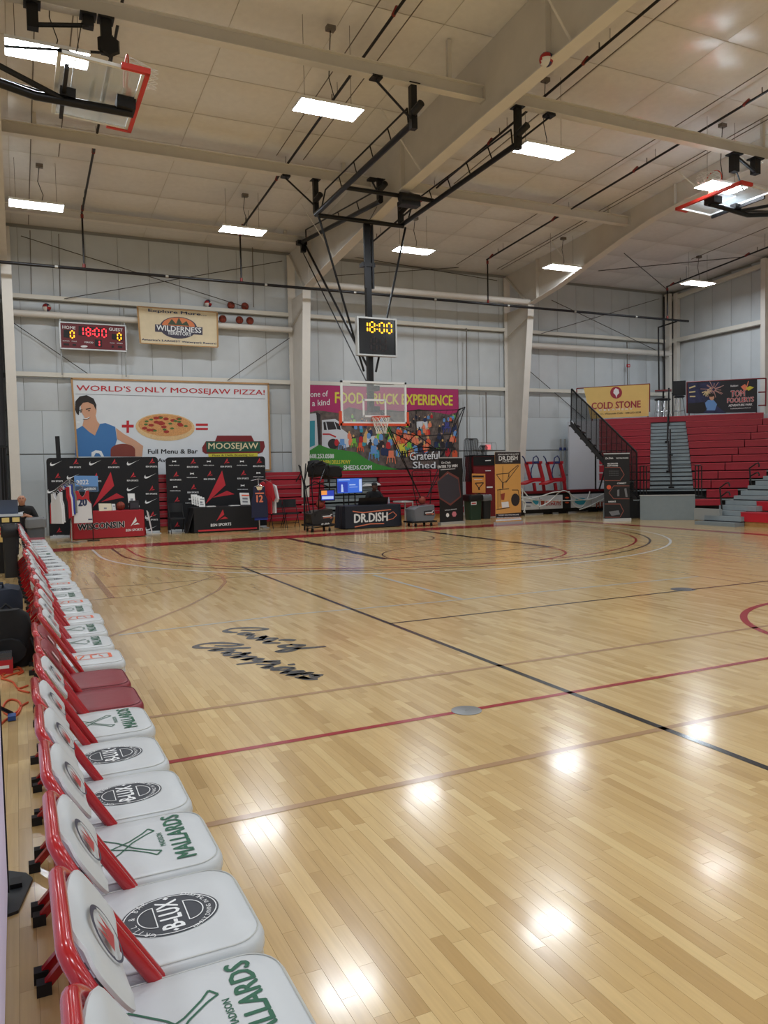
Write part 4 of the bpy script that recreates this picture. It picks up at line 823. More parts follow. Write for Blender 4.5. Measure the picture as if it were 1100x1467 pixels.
A = Art(f2, 2); 
for k in range(16):
    a = 2*math.pi*k/16+.1; A.line([(1022+2*math.cos(a), 558+2*math.sin(a)), (1022+(11+4*(k % 3))*math.cos(a), 558+(9+3*(k % 2))*math.sin(a))], .018)
A.done('picture_sparks', M('print_spark', (196,150,140), .6), t)
A = Art(f2, 2)
for k in range(7): a = -.5+.55*k; A.line([(1012+1*math.cos(a), 560+1*math.sin(a)), (1012+7*math.cos(a), 560+8*math.sin(a))], .04)
A.line([(987,556),(996,553)], .05).line([(987,562),(996,561)], .05).line([(988,568),(996,568)], .05).done('picture_lights', M('print_light', (206,190,140), .6), t)
Art(f2, 3).poly([(1010,577),(1014,573),(1022,573),(1027,579),(1024,588),(1012,588)]).done('printed_shirt', SKY_T, t); Art(f2, 4).ell(1019.5, 569, 3.5, 4.5).done('printed_face', SKIN_T, t); Art(f2, 5).ell(1018.5, 566, 4.3, 2.6).done('printed_hair', HAIR_T, t)
Art(f2, 3).poly([(986,578),(1008,576),(1013,586),(1006,592),(986,592)]).done('picture_dark', BLK_T, t)
Art(f2, 4).text('TOM', (1046.7,568.8), (1066.5,567.4), 8.8, .06).text('FOOLERYS', (1041.7,577.3), (1079.5,575.3), 6.8, .06).done('logo_white', WHT_T, t)
Art(f2, 5).text('TOM', (1046.7,568.8), (1066.5,567.4), 8.8, .015).text('FOOLERYS', (1041.7,577.3), (1079.5,575.3), 6.8, .015).done('logo_red', RED_T, t)
Art(f2, 4).text('ADVENTURE PARK', (1043.5,582.6), (1077.5,580.8), 3.0, .03).text('TomFooleryAdventurePark.com', (1046,586.8), (1075.5,585.2), 2.0, .02).text('Kalahari', (1046.5,554.3), (1057,553.5), 2.6, .02).done('white_lettering', WHT_T, t)
Art(f2, 4).poly([(1061,554),(1067,550),(1072,558),(1066,560)]).line([(1069,556),(1072,546)], .03).done('logo_orange', PEACH_T, t); Art(f2, 5).poly([(1068,556),(1074,553),(1080,555),(1072,560)]).done('logo_yellow', YEL_T, t)
rl = MB()
for p, q in (((984,547.5),(1097,542)), ((1097,542),(1096.5,582)), ((984,547.5),(984,592)), ((1086,562),(1097,561.5)), ((1086,581),(1097,580.5))): rl.tube([onpl(*p, Q(0, TT+.09, 0), DN), onpl(*q, Q(0, TT+.09, 0), DN)], .026, 6)
rl.build('red_rail', FRM, t)
# furniture on the deck
t = thing('bar_table', 'high table with maroon edge on the upper deck', 'table', Q(-.1, TT+.9, ZT))
pp = [onpl(x, y, Q(0, TT+.9, 0), DN) for x, y in ((950,560), (950,590))]
MB().box(pp[0], (.6,.6,.04), 0, DR, DN, (0,0,1)).build('top', FRM, t); MB().tube([pp[0], (pp[0][0], pp[0][1], ZT+.02)], .03, 8).build('post', BLKF, t); MB().lathe([(.25,0),(.25,.03),(.05,.05)], (pp[0][0], pp[0][1], ZT), 14).build('foot', BLKF, t)
for x, hb, lab in ((945, 0, 'left bar stool at the high table on the deck'), (953, 0, 'middle bar stool at the high table on the deck'), (973, 1, 'black bar chair with tall back on the deck')):
    p = onpl(x, 572 if not hb else 568, Q(0, TT+.55, 0), DN); t = thing('bar_stool', lab, 'stool', (p[0], p[1], ZT), 'stools on the upper deck')
    MB().lathe([(.17,-.05),(.2,-.02),(.2,.0),(.15,.03)], p, 14).build('seat', BLKF, t, smooth=True)
    for k in range(4): a = k*math.pi/2+.5; MB().tube([p+V3((.12*math.cos(a), .12*math.sin(a), -.04)), (p[0]+.22*math.cos(a), p[1]+.22*math.sin(a), ZT)], .014, 6).build('leg', M('chrome', (190,192,194), .2, .9), t)
    MB().tube([(p[0]+.19*math.cos(a), p[1]+.19*math.sin(a), ZT+.25) for a in np.linspace(0, 6.28, 15)[:-1]], .01, 5, closed=True).build('foot_ring', MATS['chrome'], t)
    if hb: MB().box(p+DN*.2+V3((0,0,.33)), (.46,.05,.55), 0, DR, DN, (0,0,1)).build('backrest', BLKF, t); MB().box(p-DR*.25+V3((0,0,.12)), (.04,.35,.03), 0, DR, DN, (0,0,1)).build('armrest', BLKF, t)
# stair to the deck with black balustrade (in the plane of the photo's left edge)
ts = thing('stair', 'black steel stair with balustrade climbing to the upper deck', 'stair', onz(905, 741))
SP = onz(906, 744); sN = V3((math.cos(math.radians(45)), math.sin(math.radians(45)), 0)) 
def S(x, y): return onpl(x, y, SP, DN)
MB().tube([S(818.5,557), S(912,648)], .03, 8).build('top_rail', RAILB, ts, smooth=True)
for k in range(14):
    f = k/13; xa = 818.5+93.5*f; ya = 557+91*f; yb = 603+113*f
    MB().tube([S(xa, ya), S(xa-.5, min(yb, 728))], .022 if k in (0, 13) else .013, 6).build('baluster', RAILB, ts)
a_, b_, c_, d_ = S(817,602), S(913,714), S(913,722), S(817,611)
MB().prism([a_, b_, c_, d_], -DN*.04).build('stringer', RAILB, ts)
MB().prism([a_+DN*1.0, b_+DN*1.0, c_+DN*1.0, d_+DN*1.0], DN*.04).build('stringer', RAILB, ts)
for k in range(12):
    f = (k+.5)/12; p = S(817+96*f, 605+112*f); MB().box(p+DN*.5, (.28, 1.0, .04), 0, DR, DN, (0,0,1)).build('tread', RAILB, ts)
for x, y0, y1 in ((853,650,701), (912,648,720)): MB().tube([S(x, y0), S(x, y1)], .03, 6).build('post', RAILB, ts)
MB().tube([S(866,674), S(858,702)], .03, 6).build('post', RAILB, ts)
# dark mesh infill of the balustrade
MB().prism([S(819,558), S(912,649), S(912,712), S(819,602)], DN*.004).build('mesh_infill', M('rail_mesh', (20,20,22), .6, alpha=.45), ts)
MB().box2((17.9, 20.2, 0), (18.0, 20.6, .5)).build('end_panel', M('riser_grey'), ts)
# ================================================================== folded bleachers along the back wall
fb = thing('folded_bleachers', 'folded red bleachers along the back wall behind the booths', 'bleachers', (9, 24.2, 0))
YF = 23.95; zr = [(676, 686), (687.5, 699.5), (701, 711.5), (713, 722.5), (724.5, 733.5), (736, 745.5)]
def xs_(x, y=700): return float(ony(x, y, YF)[0])
X_A, X_B, X_C, X_D = xs_(222), xs_(466), xs_(546), xs_(664)
for k, (ya, yb) in enumerate(zr):
    za, zb = float(ony(420, ya, YF)[2]), float(ony(420, yb, YF)[2]); y0 = YF+.0+(5-k)*.03
    for a, b in ((X_A, X_A+(X_B-X_A)/2-.01), (X_A+(X_B-X_A)/2+.01, X_B), (X_C, X_D)) if k > 0 else ((X_A, X_B-.01), (X_B+.01, X_D)):
        bn = MB().box2((a, y0, zb), (b, y0+.3, za)).build('bench', SEATR, fb); MB().box2((a+.01, y0-.003, zb+.1), (b-.01, y0, zb+.11)).build('bench_groove', M('seat_red_dark'), bn)
    if k > 0:
        for q in (0, 1):
            z_ = zb+(za-zb)*(.5*q+.1); MB().box2((X_B+.03, y0+.06+.1*q, z_), (X_C-.03, y0+.36, z_+(za-zb)*.4)).build('aisle_step', GREYS, fb)
zt_ = float(ony(420, 676, YF)[2])
MB().box2((X_A, YF+.3, .05), (X_D, 24.7, zt_-.06)).build('understructure', STEPD, fb)
MB().box2((X_A, YF+.05, 0), (X_D, YF+.1, .23)).build('kick_board', WOODY, fb)
for (xa, ya), (xb, yb) in (((483,706),(472,676)), ((492,735),(500,694))):
    MB().tube([ony(471.5 if xa == 483 else 499, 712 if xa == 483 else 735, YF-.05), ony(xb, yb, YF-.05), ony(xb+6, yb-3, YF-.05)], .02, 6).build('aisle_rail', RAILB, fb)
# ================================================================== vendor booths on the left
CLOTHB = M('backdrop_black', (17,18,22), .75); CLOTHR = M('table_red', (164,24,36), .6); CLOTHK = M('table_black', (14,14,17), .7); CLOTHN = M('table_navy', (24,30,44), .65); LOGOR = M('logo_red', (196,40,52), .6)
def swoosh(A_, x, y, s_):
    P = [(-.5,.12),(-.42,-.1),(-.36,-.14),(.5,.3),(-.28,-.36),(-.46,-.34),(-.52,-.18)]; pts = [(.55,.24),(.1,.02),(-.18,-.16),(-.34,-.22),(-.46,-.19),(-.5,-.1),(-.46,.03),(-.38,.12),(-.41,.03),(-.38,-.04),(-.28,-.07),(-.1,-.03)]
    A_.poly([(x+s_*p[0], y-s_*p[1]) for p in pts])
def shard(A_, x, y, s_):                   # two red blades
    A_.poly([(x-.5*s_, y+.5*s_), (x+.12*s_, y-.62*s_), (x+.24*s_, y-.12*s_)]).poly([(x-.18*s_, y+.34*s_), (x+.3*s_, y+.06*s_), (x+.6*s_, y+.24*s_)])
def ua(A_, x, y, s_):
    f2 = A_.fr; a, b = f2.px(x, y); c, d = f2.px(x+s_, y); r = (c-a)*.42
    A_.ring(a, b+r*.55, r*1.05, r*.8, r*.38, 12, math.pi*1.08, math.pi*1.92); A_.ring(a, b-r*.55, r*1.05, r*.8, r*.38, 12, math.pi*.08, math.pi*.92)
    A_.line([(a-r*.5, b), (a+r*.5, b)], r*.22, uv=True)
YD = 23.86
def backdrop(label, corners, swooshes, uas, shards, big, bases):
    f2 = Fr(ony(*corners[3], YD), (1,0,0), (0,0,1)); u0_, v0_ = f2.px(*corners[3]); u1_, v1_ = f2.px(*corners[1]); v1_ = (v1_+f2.px(*corners[0])[1])/2; z0 = .06-f2.o[2]
    t = thing('backdrop', label, 'backdrop', (f2.o[0]+u1_/2, YD, 0), 'black logo backdrops'); r = .1; P = []
    for cx, cy, a0 in ((u1_-r, v1_-r, 0), (u0_+r, v1_-r, 90), (u0_+.02, z0+.02, 180), (u1_-.02, z0+.02, 270)):
        rr = r if a0 < 180 else .02
        for k in range(6): a = math.radians(a0+18*k); P.append((cx+rr*math.cos(a), cy+rr*math.sin(a)))
    MB().prism([f2.at(a, b, -.03) for a, b in P], f2.n*.03).build('fabric', CLOTHB, t)
    for xa, xb in bases:
        a = f2.px(xa, 770)[0]; b = f2.px(xb, 770)[0]; MB().box2((f2.o[0]+a, YD-.3, .0), (f2.o[0]+b, YD+.05, .025)).box2((f2.o[0]+a, YD-.02, .025), (f2.o[0]+b, YD+.02, .07)).build('foot', ALU, t)
    A = Art(f2)
    for p in swooshes: swoosh(A, *p, 17)
    for p in uas: ua(A, *p, 7)
    for p in shards: A.text('BSN SPORTS', (p[0]-8, p[1]+8.5), (p[0]+8, p[1]+8.5), 2.2, .03)
    for p in uas: A.text('UNDER ARMOUR', (p[0]-7.5, p[1]+6.2), (p[0]+7.5, p[1]+6.2), 1.2, .03)
    A.done('white_print', WHT_T, t)
    A = Art(f2)
    for p in shards: shard(A, p[0]+.5, p[1], 7.5)
    A.poly(big[0]).poly(big[1]); A.done('red_print', LOGOR, t)
bd1 = backdrop('black backdrop with white check marks behind the red table', [(67.5,656), (226,654.5), (229,763), (71,771.5)], [(80,664), (136,663), (190,663), (104,683), (215,682), (190,700), (216,718), (76,703), (216,757), (216,740)], [],
    [(108,662), (163,662), (217,661), (82,682), (137,682), (190,681), (217,700), (218,737), (84,760), (192,718)], ([(132.5,727), (158.5,676), (163.5,696)], [(145,719), (167,706.5), (178,712.5)]), ((72,105), (205,229)))
bd2 = backdrop('black backdrop with white crossed arc logos behind the black table', [(239,654.5), (379.5,654.5), (381.5,757), (241,764.5)], [], [(249.5,661), (299,661), (346.5,661), (275,678.5), (370,677.5), (251,697.5), (347.5,695.5), (273,715)],
    [(276,661.5), (324,661), (370.5,660.5), (251.5,680), (300,679), (348,678), (276.5,698), (253,716), (253,752)], ([(294.5,722), (318,674), (323,695)], [(304,713), (325,703), (336,708)]), ((241,266), (373,382)))
def table(label, x0, x1, yf, yb, zt, mat, name='vendor_table'):
    t = thing(name, label, 'table', ((x0+x1)/2, (yf+yb)/2, 0), 'covered tables')
    MB().box2((x0+.02, yf+.03, zt-.03), (x1-.02, yb-.02, zt)).build('top', M('table_plastic', (200,200,196), .5), t)
    for x in (x0+.15, x1-.15):
        for y in (yf+.12, yb-.12): MB().tube([(x, y, 0), (x, y, zt-.03)], .015, 6).build('leg', GREYP, t)
    lp = []                                # cloth: top edge loop and wavy hem loop
    N = 96; per = [(x0, yf), (x1, yf), (x1, yb), (x0, yb)]; L = [x1-x0, yb-yf, x1-x0, yb-yf]; tot = sum(L)
    def at(d):
        k = 0
        while d > L[k] and k < 3: d -= L[k]; k += 1
        p, q = np.array(per[k]), np.array(per[(k+1) % 4]); return p+(q-p)*d/L[k], k
    for lv, (z, out) in enumerate(((zt+.006, -.01), (zt-.01, .012), (zt*.55, .03), (.02, .06))):
        loop = []
        for i in range(N):
            p, k = at(tot*i/N); n_ = [(0,-1), (1,0), (0,1), (-1,0)][k]; amp = out+(.02*math.sin(i*1.9)+.012*math.sin(i*.83))*lv/3*(0 if k == 0 else 1)
            if k == 0 and lv: amp = .03
            loop.append((p[0]+n_[0]*amp, p[1]+n_[1]*amp, z))
        lp.append(loop)
    mb = MB().loft(lp[::-1], caps=False); mb.add(lp[0], [tuple(range(N))]); mb.build('tablecloth', mat, t, smooth=True); return t
def tx(x, y, Y): return float(ony(x, y, Y)[0])
YT = 22.75; zt1 = float(ony(140,733,YT)[2])
ta = table('table under a red cloth with black collegiate lettering', tx(106,760,YT), tx(207,760,YT), YT, YT+.75, zt1, CLOTHR)
f2 = Fr((0, YT-.034, 0), (1,0,0), (0,0,1)); Art(f2, 1).text('WISCONSIN', (111.5,759.8), (177.5,755.3), 8.8, .085).done('lettering_edge', WHT_T, ta); Art(f2, 2).text('WISCONSIN', (111.5,759.8), (177.5,755.3), 8.8, .045).done('lettering', BLK_T, ta)
A = Art(f2, 1).text('BSN SPORTS', (180.5,761.5), (204.5,760), 3.4, .03); shard(A, 193, 748, 12); A.done('cloth_logo', WHT_T, ta)
MB().prism([(tx(208,733,YT)+.03, YT-.02, zt1-.02), (tx(212,760,YT)+.08, YT-.1, .1), (tx(215,764,YT)+.1, YT+.3, .06), (tx(212,733,YT)+.06, YT+.4, zt1-.1)], (.02,0,0)).build('cloth_corner', M('cloth_stripe', (214,206,206), .6), ta)
YT2 = 22.9; zt2 = float(ony(320,726,YT2)[2])
tb = table('table under a black cloth with a red blade logo', tx(278,760,YT2), tx(371,757,YT2), YT2, YT2+.75, zt2, CLOTHK)
f2 = Fr((0, YT2-.034, 0), (1,0,0), (0,0,1)); A = Art(f2); shard(A, 317.5, 739, 15); A.line([(284,760.5),(368,756.5)], .05); A.done('cloth_logo', LOGOR, tb); Art(f2).text('BSN SPORTS', (302,754.5), (331,752.5), 4, .03).done('lettering', WHT_T, tb)
MB().prism([(tx(278,726,YT2), YT2-.02, zt2), (tx(268,762,YT2), YT2-.05, .03), (tx(268,762,YT2), YT2+.5, .03), (tx(278,726,YT2), YT2+.5, zt2)], (.02,0,0)).build('cloth_corner', CLOTHK, tb)
def flat(name, label, cat, x0, x1, y0, y1, Y, mat, group=None, lean=.12, th=.012, parent_art=None):
    a = ony(x0, y1, Y); b = ony(x1, y1, Y); c = ony(x0, y0, Y); t = thing(name, label, cat, (a+b)/2, group)
    MB().prism([a, b, b+V3((0, lean, c[2]-a[2])), a+V3((0, lean, c[2]-a[2]))], (0, th, 0)).build('board', mat, t); return t, Fr(a, b-a, V3((0, lean, c[2]-a[2])))
PAPER = M('paper_white', (218,218,214), .6); CARD = M('card_cream', (214,206,176), .6)
t, f3 = flat('sign_card', 'cream framed card lying against the red table backdrop', 'sign', 142, 160.5, 721.5, 732, YT+.25, CARD, 'cards on the tables'); Art(f3).poly([(149,727),(153,727),(153,729),(149,729)]).done('print', GRY_T, t)
t, f3 = flat('sign_card', 'narrow white card beside the cream framed card', 'sign', 161, 166, 722, 731.5, YT+.3, PAPER, 'cards on the tables'); Art(f3).line([(162,725),(165,725)], .02).done('print', NAVY_T, t)
t, f3 = flat('sign_card', 'tall white card with a small picture on the dark box', 'sign', 184, 194, 707, 720.5, YT+.4, PAPER, 'cards on the tables'); Art(f3).poly([(187,714),(191,714),(191,718.5),(187,718.5)]).done('print', GRY_T, t)
MB().box2((tx(186,730,YT+.35), YT+.32, zt1+.008), (tx(199,730,YT+.35), YT+.6, zt1+.26)).box2((tx(187,730,YT+.35), YT+.31, zt1+.05), (tx(198,730,YT+.35), YT+.32, zt1+.2), 1).build('display_box', [M('box_dark', (40,40,44), .6), M('box_face', (54,54,60), .5)], None, 'small dark display box on the red table', 'box')
p = ony(173, 731.5, YT+.3); ball((p[0], YT+.3, zt1+.008), 'orange basketball on the red table', group='loose basketballs')
for k in range(4):
    x0 = 275+k*3.4; t, f3 = flat('brochure', 'white brochure in the fanned stack on the black table, %s' % ('leftmost', 'second from left', 'third from left', 'front one')[k], 'brochure', x0, x0+9, 708.5+k*1.4, 722.5+k*1.2, YT2+.45-.07*k, PAPER, 'fanned brochures')
    Art(f3).line([(x0+1.5, 712+k), (x0+7.5, 712+k)], .03).line([(x0+1.5, 716+k*1.2), (x0+5, 716+k*1.2)], .06).line([(x0+1.5, 719.5+k), (x0+6.5, 719.5+k)], .03).done('print', GRY_T, t)
t, f3 = flat('brochure', 'white catalogue with orange stripe standing right on the black table', 'brochure', 345, 358.5, 706, 723, YT2+.35, PAPER, 'standing catalogues'); Art(f3).poly([(346.5,708.5),(357,708.5),(357,710.5),(346.5,710.5)]).done('stripe', ORG_T, t); Art(f3).line([(347.5,714),(355,714)], .06).line([(347.5,718.5),(355,718.5)], .05).done('print', GRY_T, t)
for x0, x1, y, lab in ((296,308,725.5,'left'), (329,343,724,'right')): MB().box2((tx(x0,y,YT2+.15), YT2+.05, zt2+.008), (tx(x1,y,YT2+.15), YT2+.3, zt2+.03)).build('paper_stack', PAPER, None, 'flat stack of white papers at the %s of the black table' % lab, 'papers')
# jersey racks
JC = [('jersey_white', (222,222,224)), ('jersey_navy', (30,34,62)), ('jersey_red', (176,30,42)), ('jersey_black', (24,24,28)), ('jersey_royal', (46,66,160)), ('jersey_orange', (214,110,60)), ('jersey_grey', (112,116,112))]
def jersey(c, wd, ht, th, ux, mat, label, trim=None, deco=None, sleeves=False):
    t = thing('jersey', label, 'jersey', V3(c)-V3((0,0,ht)), 'jerseys on the racks'); u = V3(ux); u /= np.linalg.norm(u); n = np.cross(u, (0,0,1.0)); c = V3(c)
    o = [(-.5,-1),(.5,-1),(.47,-.42),(.36,-.26),(.36,0),(.2,0),(.13,-.12),(0,-.2),(-.13,-.12),(-.2,0),(-.36,0),(-.36,-.26),(-.47,-.42)] if not sleeves else [(-.36,-1),(.36,-1),(.36,-.45),(.5,-.62),(.62,-.5),(.42,-.05),(.18,0),(.08,-.07),(-.08,-.07),(-.18,0),(-.42,-.05),(-.62,-.5),(-.5,-.62),(-.36,-.45)]
    loops = [[c+u*a*wd*s_+V3((0,0,b*ht))+n*k for a, b in o] for s_, k in ((.96,-th/2),(1,-th/5),(1,th/5),(.96,th/2))]
    MB().loft(loops).build('cloth', mat, t, smooth=True)
    f3 = Fr(c+n*(th/2+.002), u, (0,0,1))
    hg = MB().tube([c+V3((0,0,-.02))-u*wd*.36, c+V3((0,0,.05)), c+V3((0,0,-.02))+u*wd*.36], .006, 5).tube([c+V3((0,0,.05)), c+V3((0,0,.11)), c+n*.02+V3((0,0,.13))], .005, 5).build('hanger', MATS['chrome'], t)
    if deco: deco(f3, t, wd, ht)
    return t
def rack(label, base, ztop, arms):
    t = thing('clothes_rack', label, 'clothes rack', (base[0], base[1], 0), 'four-way clothes racks')
    MB().tube([(base[0], base[1], .02), (base[0], base[1], ztop)], .02, 8).build('pole', MATS['chrome'], t, smooth=True)
    for a in (.4, 1.97): MB().bar((base[0]-.4*math.cos(a), base[1]-.4*math.sin(a), .02), (base[0]+.4*math.cos(a), base[1]+.4*math.sin(a), .02), .04, .03).build('foot', MATS['chrome'], t)
    for q in arms: MB().tube([(base[0], base[1], ztop), q], .012, 6).build('arm', MATS['chrome'], t, smooth=True)
    return t
rb = onz(103, 777.5); zr_ = float(ony(103,686,rb[1])[2]); la = ony(80, 701, rb[1]); ra = ony(119, 698, rb[1])
rack('chrome jersey rack in front of the red table', rb, zr_, [tuple(la), tuple(ra)])
for k in range(9):
    f = k/8; c = np.array([rb[0], rb[1], zr_])*f + la*(1-f) - V3((0,0,.11)); nm, rgb = JC[(0, 0, 3, 3, 2, 2, 0, 4, 6)[k]]
    tone = ('white', 'cream white', 'black', 'black and red', 'red', 'dark red', 'pale', 'royal blue', 'grey')[k]
    def dc(f3, t, wd, ht, k=k): Art(f3).poly([(-wd*.5,-ht), (-wd*.4,-ht), (-wd*.38,-.3*ht), (-wd*.46,-.42*ht)], uv=True).done('side_stripe', (RED_T, ORG_T, WHT_T, RED_T, WHT_T, NAVY_T, RED_T, WHT_T, ORG_T)[k], t)
    jersey(c, .46, .78, .05, (.62, -.78, 0), M(nm, rgb, .75), 'hanging %s jersey, number %s from the left on the crowded rack arm' % (tone, ('one', 'two', 'three', 'four', 'five', 'six', 'seven', 'eight', 'nine')[k]), deco=dc)
def d20(f3, t, wd, ht):
    Art(f3).text('20', (-.1, -.47*ht), (.1, -.47*ht), .2, .06, uv=True).text('USA', (-.08, -.3*ht), (.08, -.3*ht), .08, .05, uv=True).poly([(.12,-.92*ht),(.22,-.92*ht),(.22,-.88*ht),(.12,-.88*ht)], uv=True).done('number', NAVY_T, t)
    Art(f3, 2).poly([(-.46*wd,-.42*ht),(-.36*wd,-.26*ht),(-.36*wd,0),(-.2*wd,0),(-.13*wd,-.12*ht),(0,-.2*ht),(0,-.28*ht),(-.2*wd,-.25*ht)], uv=True).poly([(.46*wd,-.42*ht),(.36*wd,-.26*ht),(.36*wd,0),(.2*wd,0),(.13*wd,-.12*ht),(0,-.2*ht),(0,-.28*ht),(.2*wd,-.25*ht)], uv=True).done('yoke', RED_T, t)
jersey(ony(117.5, 703, rb[1]-.1), .46, .84, .05, (1,0,0), M('jersey_white'), 'white sleeveless jersey with blue number facing the court', deco=d20)
t, f3 = flat('event_sign', 'pale blue event sign above the jersey rack', 'sign', 107, 141, 681.5, 704, rb[1]+.35, SKY_T, lean=.01); Art(f3).text('2022', (110,694.5), (127,693), 6.5, .03).text('ANDERSON', (121,702), (137,701), 3.4, .03).done('lettering', WHT_T, t); Art(f3).poly([(108,696.5),(140,696),(140,704),(108,704)]).done('lower_band', M('sign_slate', (70,92,118), .6), t); Art(f3, 2).text('ANDERSON', (121,702), (137,701), 3.4, .03).done('lettering', WHT_T, t)
MB().tube([ony(131,704,rb[1]+.36), (float(ony(131,704,rb[1]+.36)[0]), rb[1]+.36, .02)], .012, 6).box2((float(ony(131,704,rb[1]+.36)[0])-.15, rb[1]+.2, 0), (float(ony(131,704,rb[1]+.36)[0])+.15, rb[1]+.5, .02)).build('stand', BLKF, t)
rb2 = onz(372, 762); zr2 = float(ony(375,686,rb2[1])[2]); rack('chrome jersey rack at the right end of the black table', rb2, zr2, [tuple(rb2[:2]+np.array([.3,.1]))+(zr2-.05,), tuple(rb2[:2]+np.array([-.25,-.1]))+(zr2-.05,)])
def d12(f3, t, wd, ht): Art(f3).text('12', (-.09, -.5*ht), (.09, -.5*ht), .2, .05, uv=True).line([(-.13,-.22*ht),(.13,-.22*ht)], .04, uv=True).done('number', PEACH_T, t); Art(f3).poly([(-.1,0),(.1,0),(.06,-.1),(-.06,-.1)], uv=True).done('collar', CREAM_T, t)
jersey(ony(371, 697, rb2[1]-.12), .5, .9, .06, (1,0,0), M('jersey_navy', JC[1][1], .75), 'navy jersey with pink number on the right rack', deco=d12)
jersey(ony(381, 690, rb2[1]+.1), .55, .95, .06, (.5,-.8,0), M('jersey_red', JC[2][1], .75), 'red long sleeved jersey behind the navy one', sleeves=True)
jersey(ony(388, 694, rb2[1]+.2), .55, .85, .06, (.4,-.9,0), M('jersey_white', JC[0][1], .75), 'white long sleeved jersey at the back of the right rack', sleeves=True)
jersey(ony(374, 737, rb2[1]-.05), .4, .16, .06, (1,0,0), M('jersey_royal', JC[4][1], .75), 'royal blue shorts hem hanging below the navy jersey')
# black folding chairs behind
def black_chair(x, yb_, Y, label):
    c = ony(x, yb_, Y); t = thing('folding_chair', label, 'chair', (c[0], Y, 0), 'black chairs along the folded bleachers'); x0 = c[0]
    bk = []
    for k in range(9): a = -1+k/4; bk.append((x0+.22*a, Y+.18+.06*(1-a*a), 0))
    MB().loft([[(p[0], p[1]-.015, z) for p in bk]+[(p[0], p[1]+.015, z) for p in bk[::-1]] for z in (.62, .66, .84, .88)]).build('backrest', M('chair_black', (26,28,32), .55), t, smooth=True)
    MB().box2((x0-.21, Y-.22, .42), (x0+.21, Y+.18, .46)).build('seat', MATS['chair_black'], t)
    for sx in (-.2, .2):
        MB().tube([(x0+sx, Y+.2, .86), (x0+sx, Y-.2, .0)], .012, 6).build('leg', BLKF, t); MB().tube([(x0+sx, Y-.1, .44), (x0+sx, Y+.28, .0)], .012, 6).build('leg', BLKF, t)
    MB().tube([(x0-.2, Y-.12, .15), (x0+.2, Y-.12, .15)], .008, 5).build('stretcher', BLKF, t)
black_chair(253, 740, 23.3, 'black folding chair left of the black table'); black_chair(397, 735, 23.4, 'black folding chair just right of the right jersey rack'); black_chair(417, 733, 23.4, 'black folding chair left of the black shooting machine')
# ================================================================== shooting machine area
tc_ = table('table under a navy cloth with large white machine lettering', tx(494,745,21.3), tx(574,745,21.3), 21.3, 22.0, float(ony(530,724,21.3)[2]), CLOTHN)
f2 = Fr((0, 21.3-.034, 0), (1,0,0), (0,0,1)); Art(f2, 2).text('DR.DISH', (507.5,749), (555,746), 12.5, .04).done('lettering', WHT_T, tc_)
Art(f2, 1).line([(505,732.5),(520,734.5),(540,732),(560,730)], .03).line([(508,755),(530,750.5),(550,750)], .03).line([(556,737),(563,733),(568,738),(563,743),(555,745)], .02).done('orange_sweep', PEACH_T, tc_)
ztc = float(ony(530,724,21.3)[2])+.01
def laptop(x, Y, z, label, w_=.34, mat=BLKF, open_=.22, screen=False, yaw=1):
    t = thing('laptop', label, 'laptop', (x, Y, z), 'laptops'); MB().box2((x-w_/2, Y-.12, z), (x+w_/2, Y+.12, z+.018)).build('base', mat, t)
    MB().prism([(x-w_/2, Y-.12*yaw, z+.018), (x+w_/2, Y-.12*yaw, z+.018), (x+w_/2, Y-.19*yaw, z+open_), (x-w_/2, Y-.19*yaw, z+open_)], (0,-.008*yaw,0)).build('lid', mat, t); return t
for px_, lab in ((518, 'left'), (531, 'middle'), (545, 'right')): laptop(tx(px_,724,21.6), 21.6, ztc, 'open dark laptop on the navy table, %s of three' % lab)
# monitor on stand
a = ony(482, 685, 22.3); b = ony(519, 684, 22.3); c = ony(482, 707.5, 22.3)
t = thing('monitor', 'wide screen showing a blue page on a stand beside the navy table', 'monitor', ((a[0]+b[0])/2, 22.3, 0)); MB().box2((a[0], 22.3, c[2]), (b[0], 22.35, a[2])).build('bezel', BLKF, t)
f3 = Fr((a[0], 22.298, c[2]), (1,0,0), (0,0,1)); w_, h_ = b[0]-a[0], a[2]-c[2]
Art(f3).poly([(.02,.02),(w_-.02,.02),(w_-.02,h_-.02),(.02,h_-.02)], uv=True).done('screen', M('screen_blue', (10,10,20), .3, emit=(58,104,206), estr=1.0), t)
Art(f3, 2).poly([(.03*w_,.08*h_),(.42*w_,.08*h_),(.42*w_,.75*h_),(.03*w_,.75*h_)], uv=True).done('screen_panel', M('screen_deep', (10,10,20), .3, emit=(40,62,170), estr=1.0), t)
Art(f3, 3).ell(.2*w_, .5*h_, .03, .05, 10, uv=True).poly([(.16*w_,.1*h_),(.25*w_,.1*h_),(.24*w_,.42*h_),(.17*w_,.42*h_)], uv=True).line([(.07*w_,.88*h_),(.5*w_,.88*h_)], .03, uv=True).line([(.48*w_,.55*h_),(.72*w_,.55*h_)], .03, uv=True).line([(.48*w_,.4*h_),(.8*w_,.4*h_)], .012, uv=True).poly([(.86*w_,.12*h_),(.97*w_,.12*h_),(.97*w_,.9*h_),(.86*w_,.9*h_)], uv=True).done('screen_marks', M('screen_pale', (20,20,20), .3, emit=(176,196,235), estr=1.0), t)
for x in (.28*w_, .72*w_): MB().tube([(a[0]+x, 22.35, c[2]), (a[0]+x, 22.35, .04)], .025, 6).build('stand_post', BLKF, t)
MB().box2((a[0]+.1, 22.15, 0), (b[0]-.1, 22.5, .04)).build('stand_base', BLKF, t)
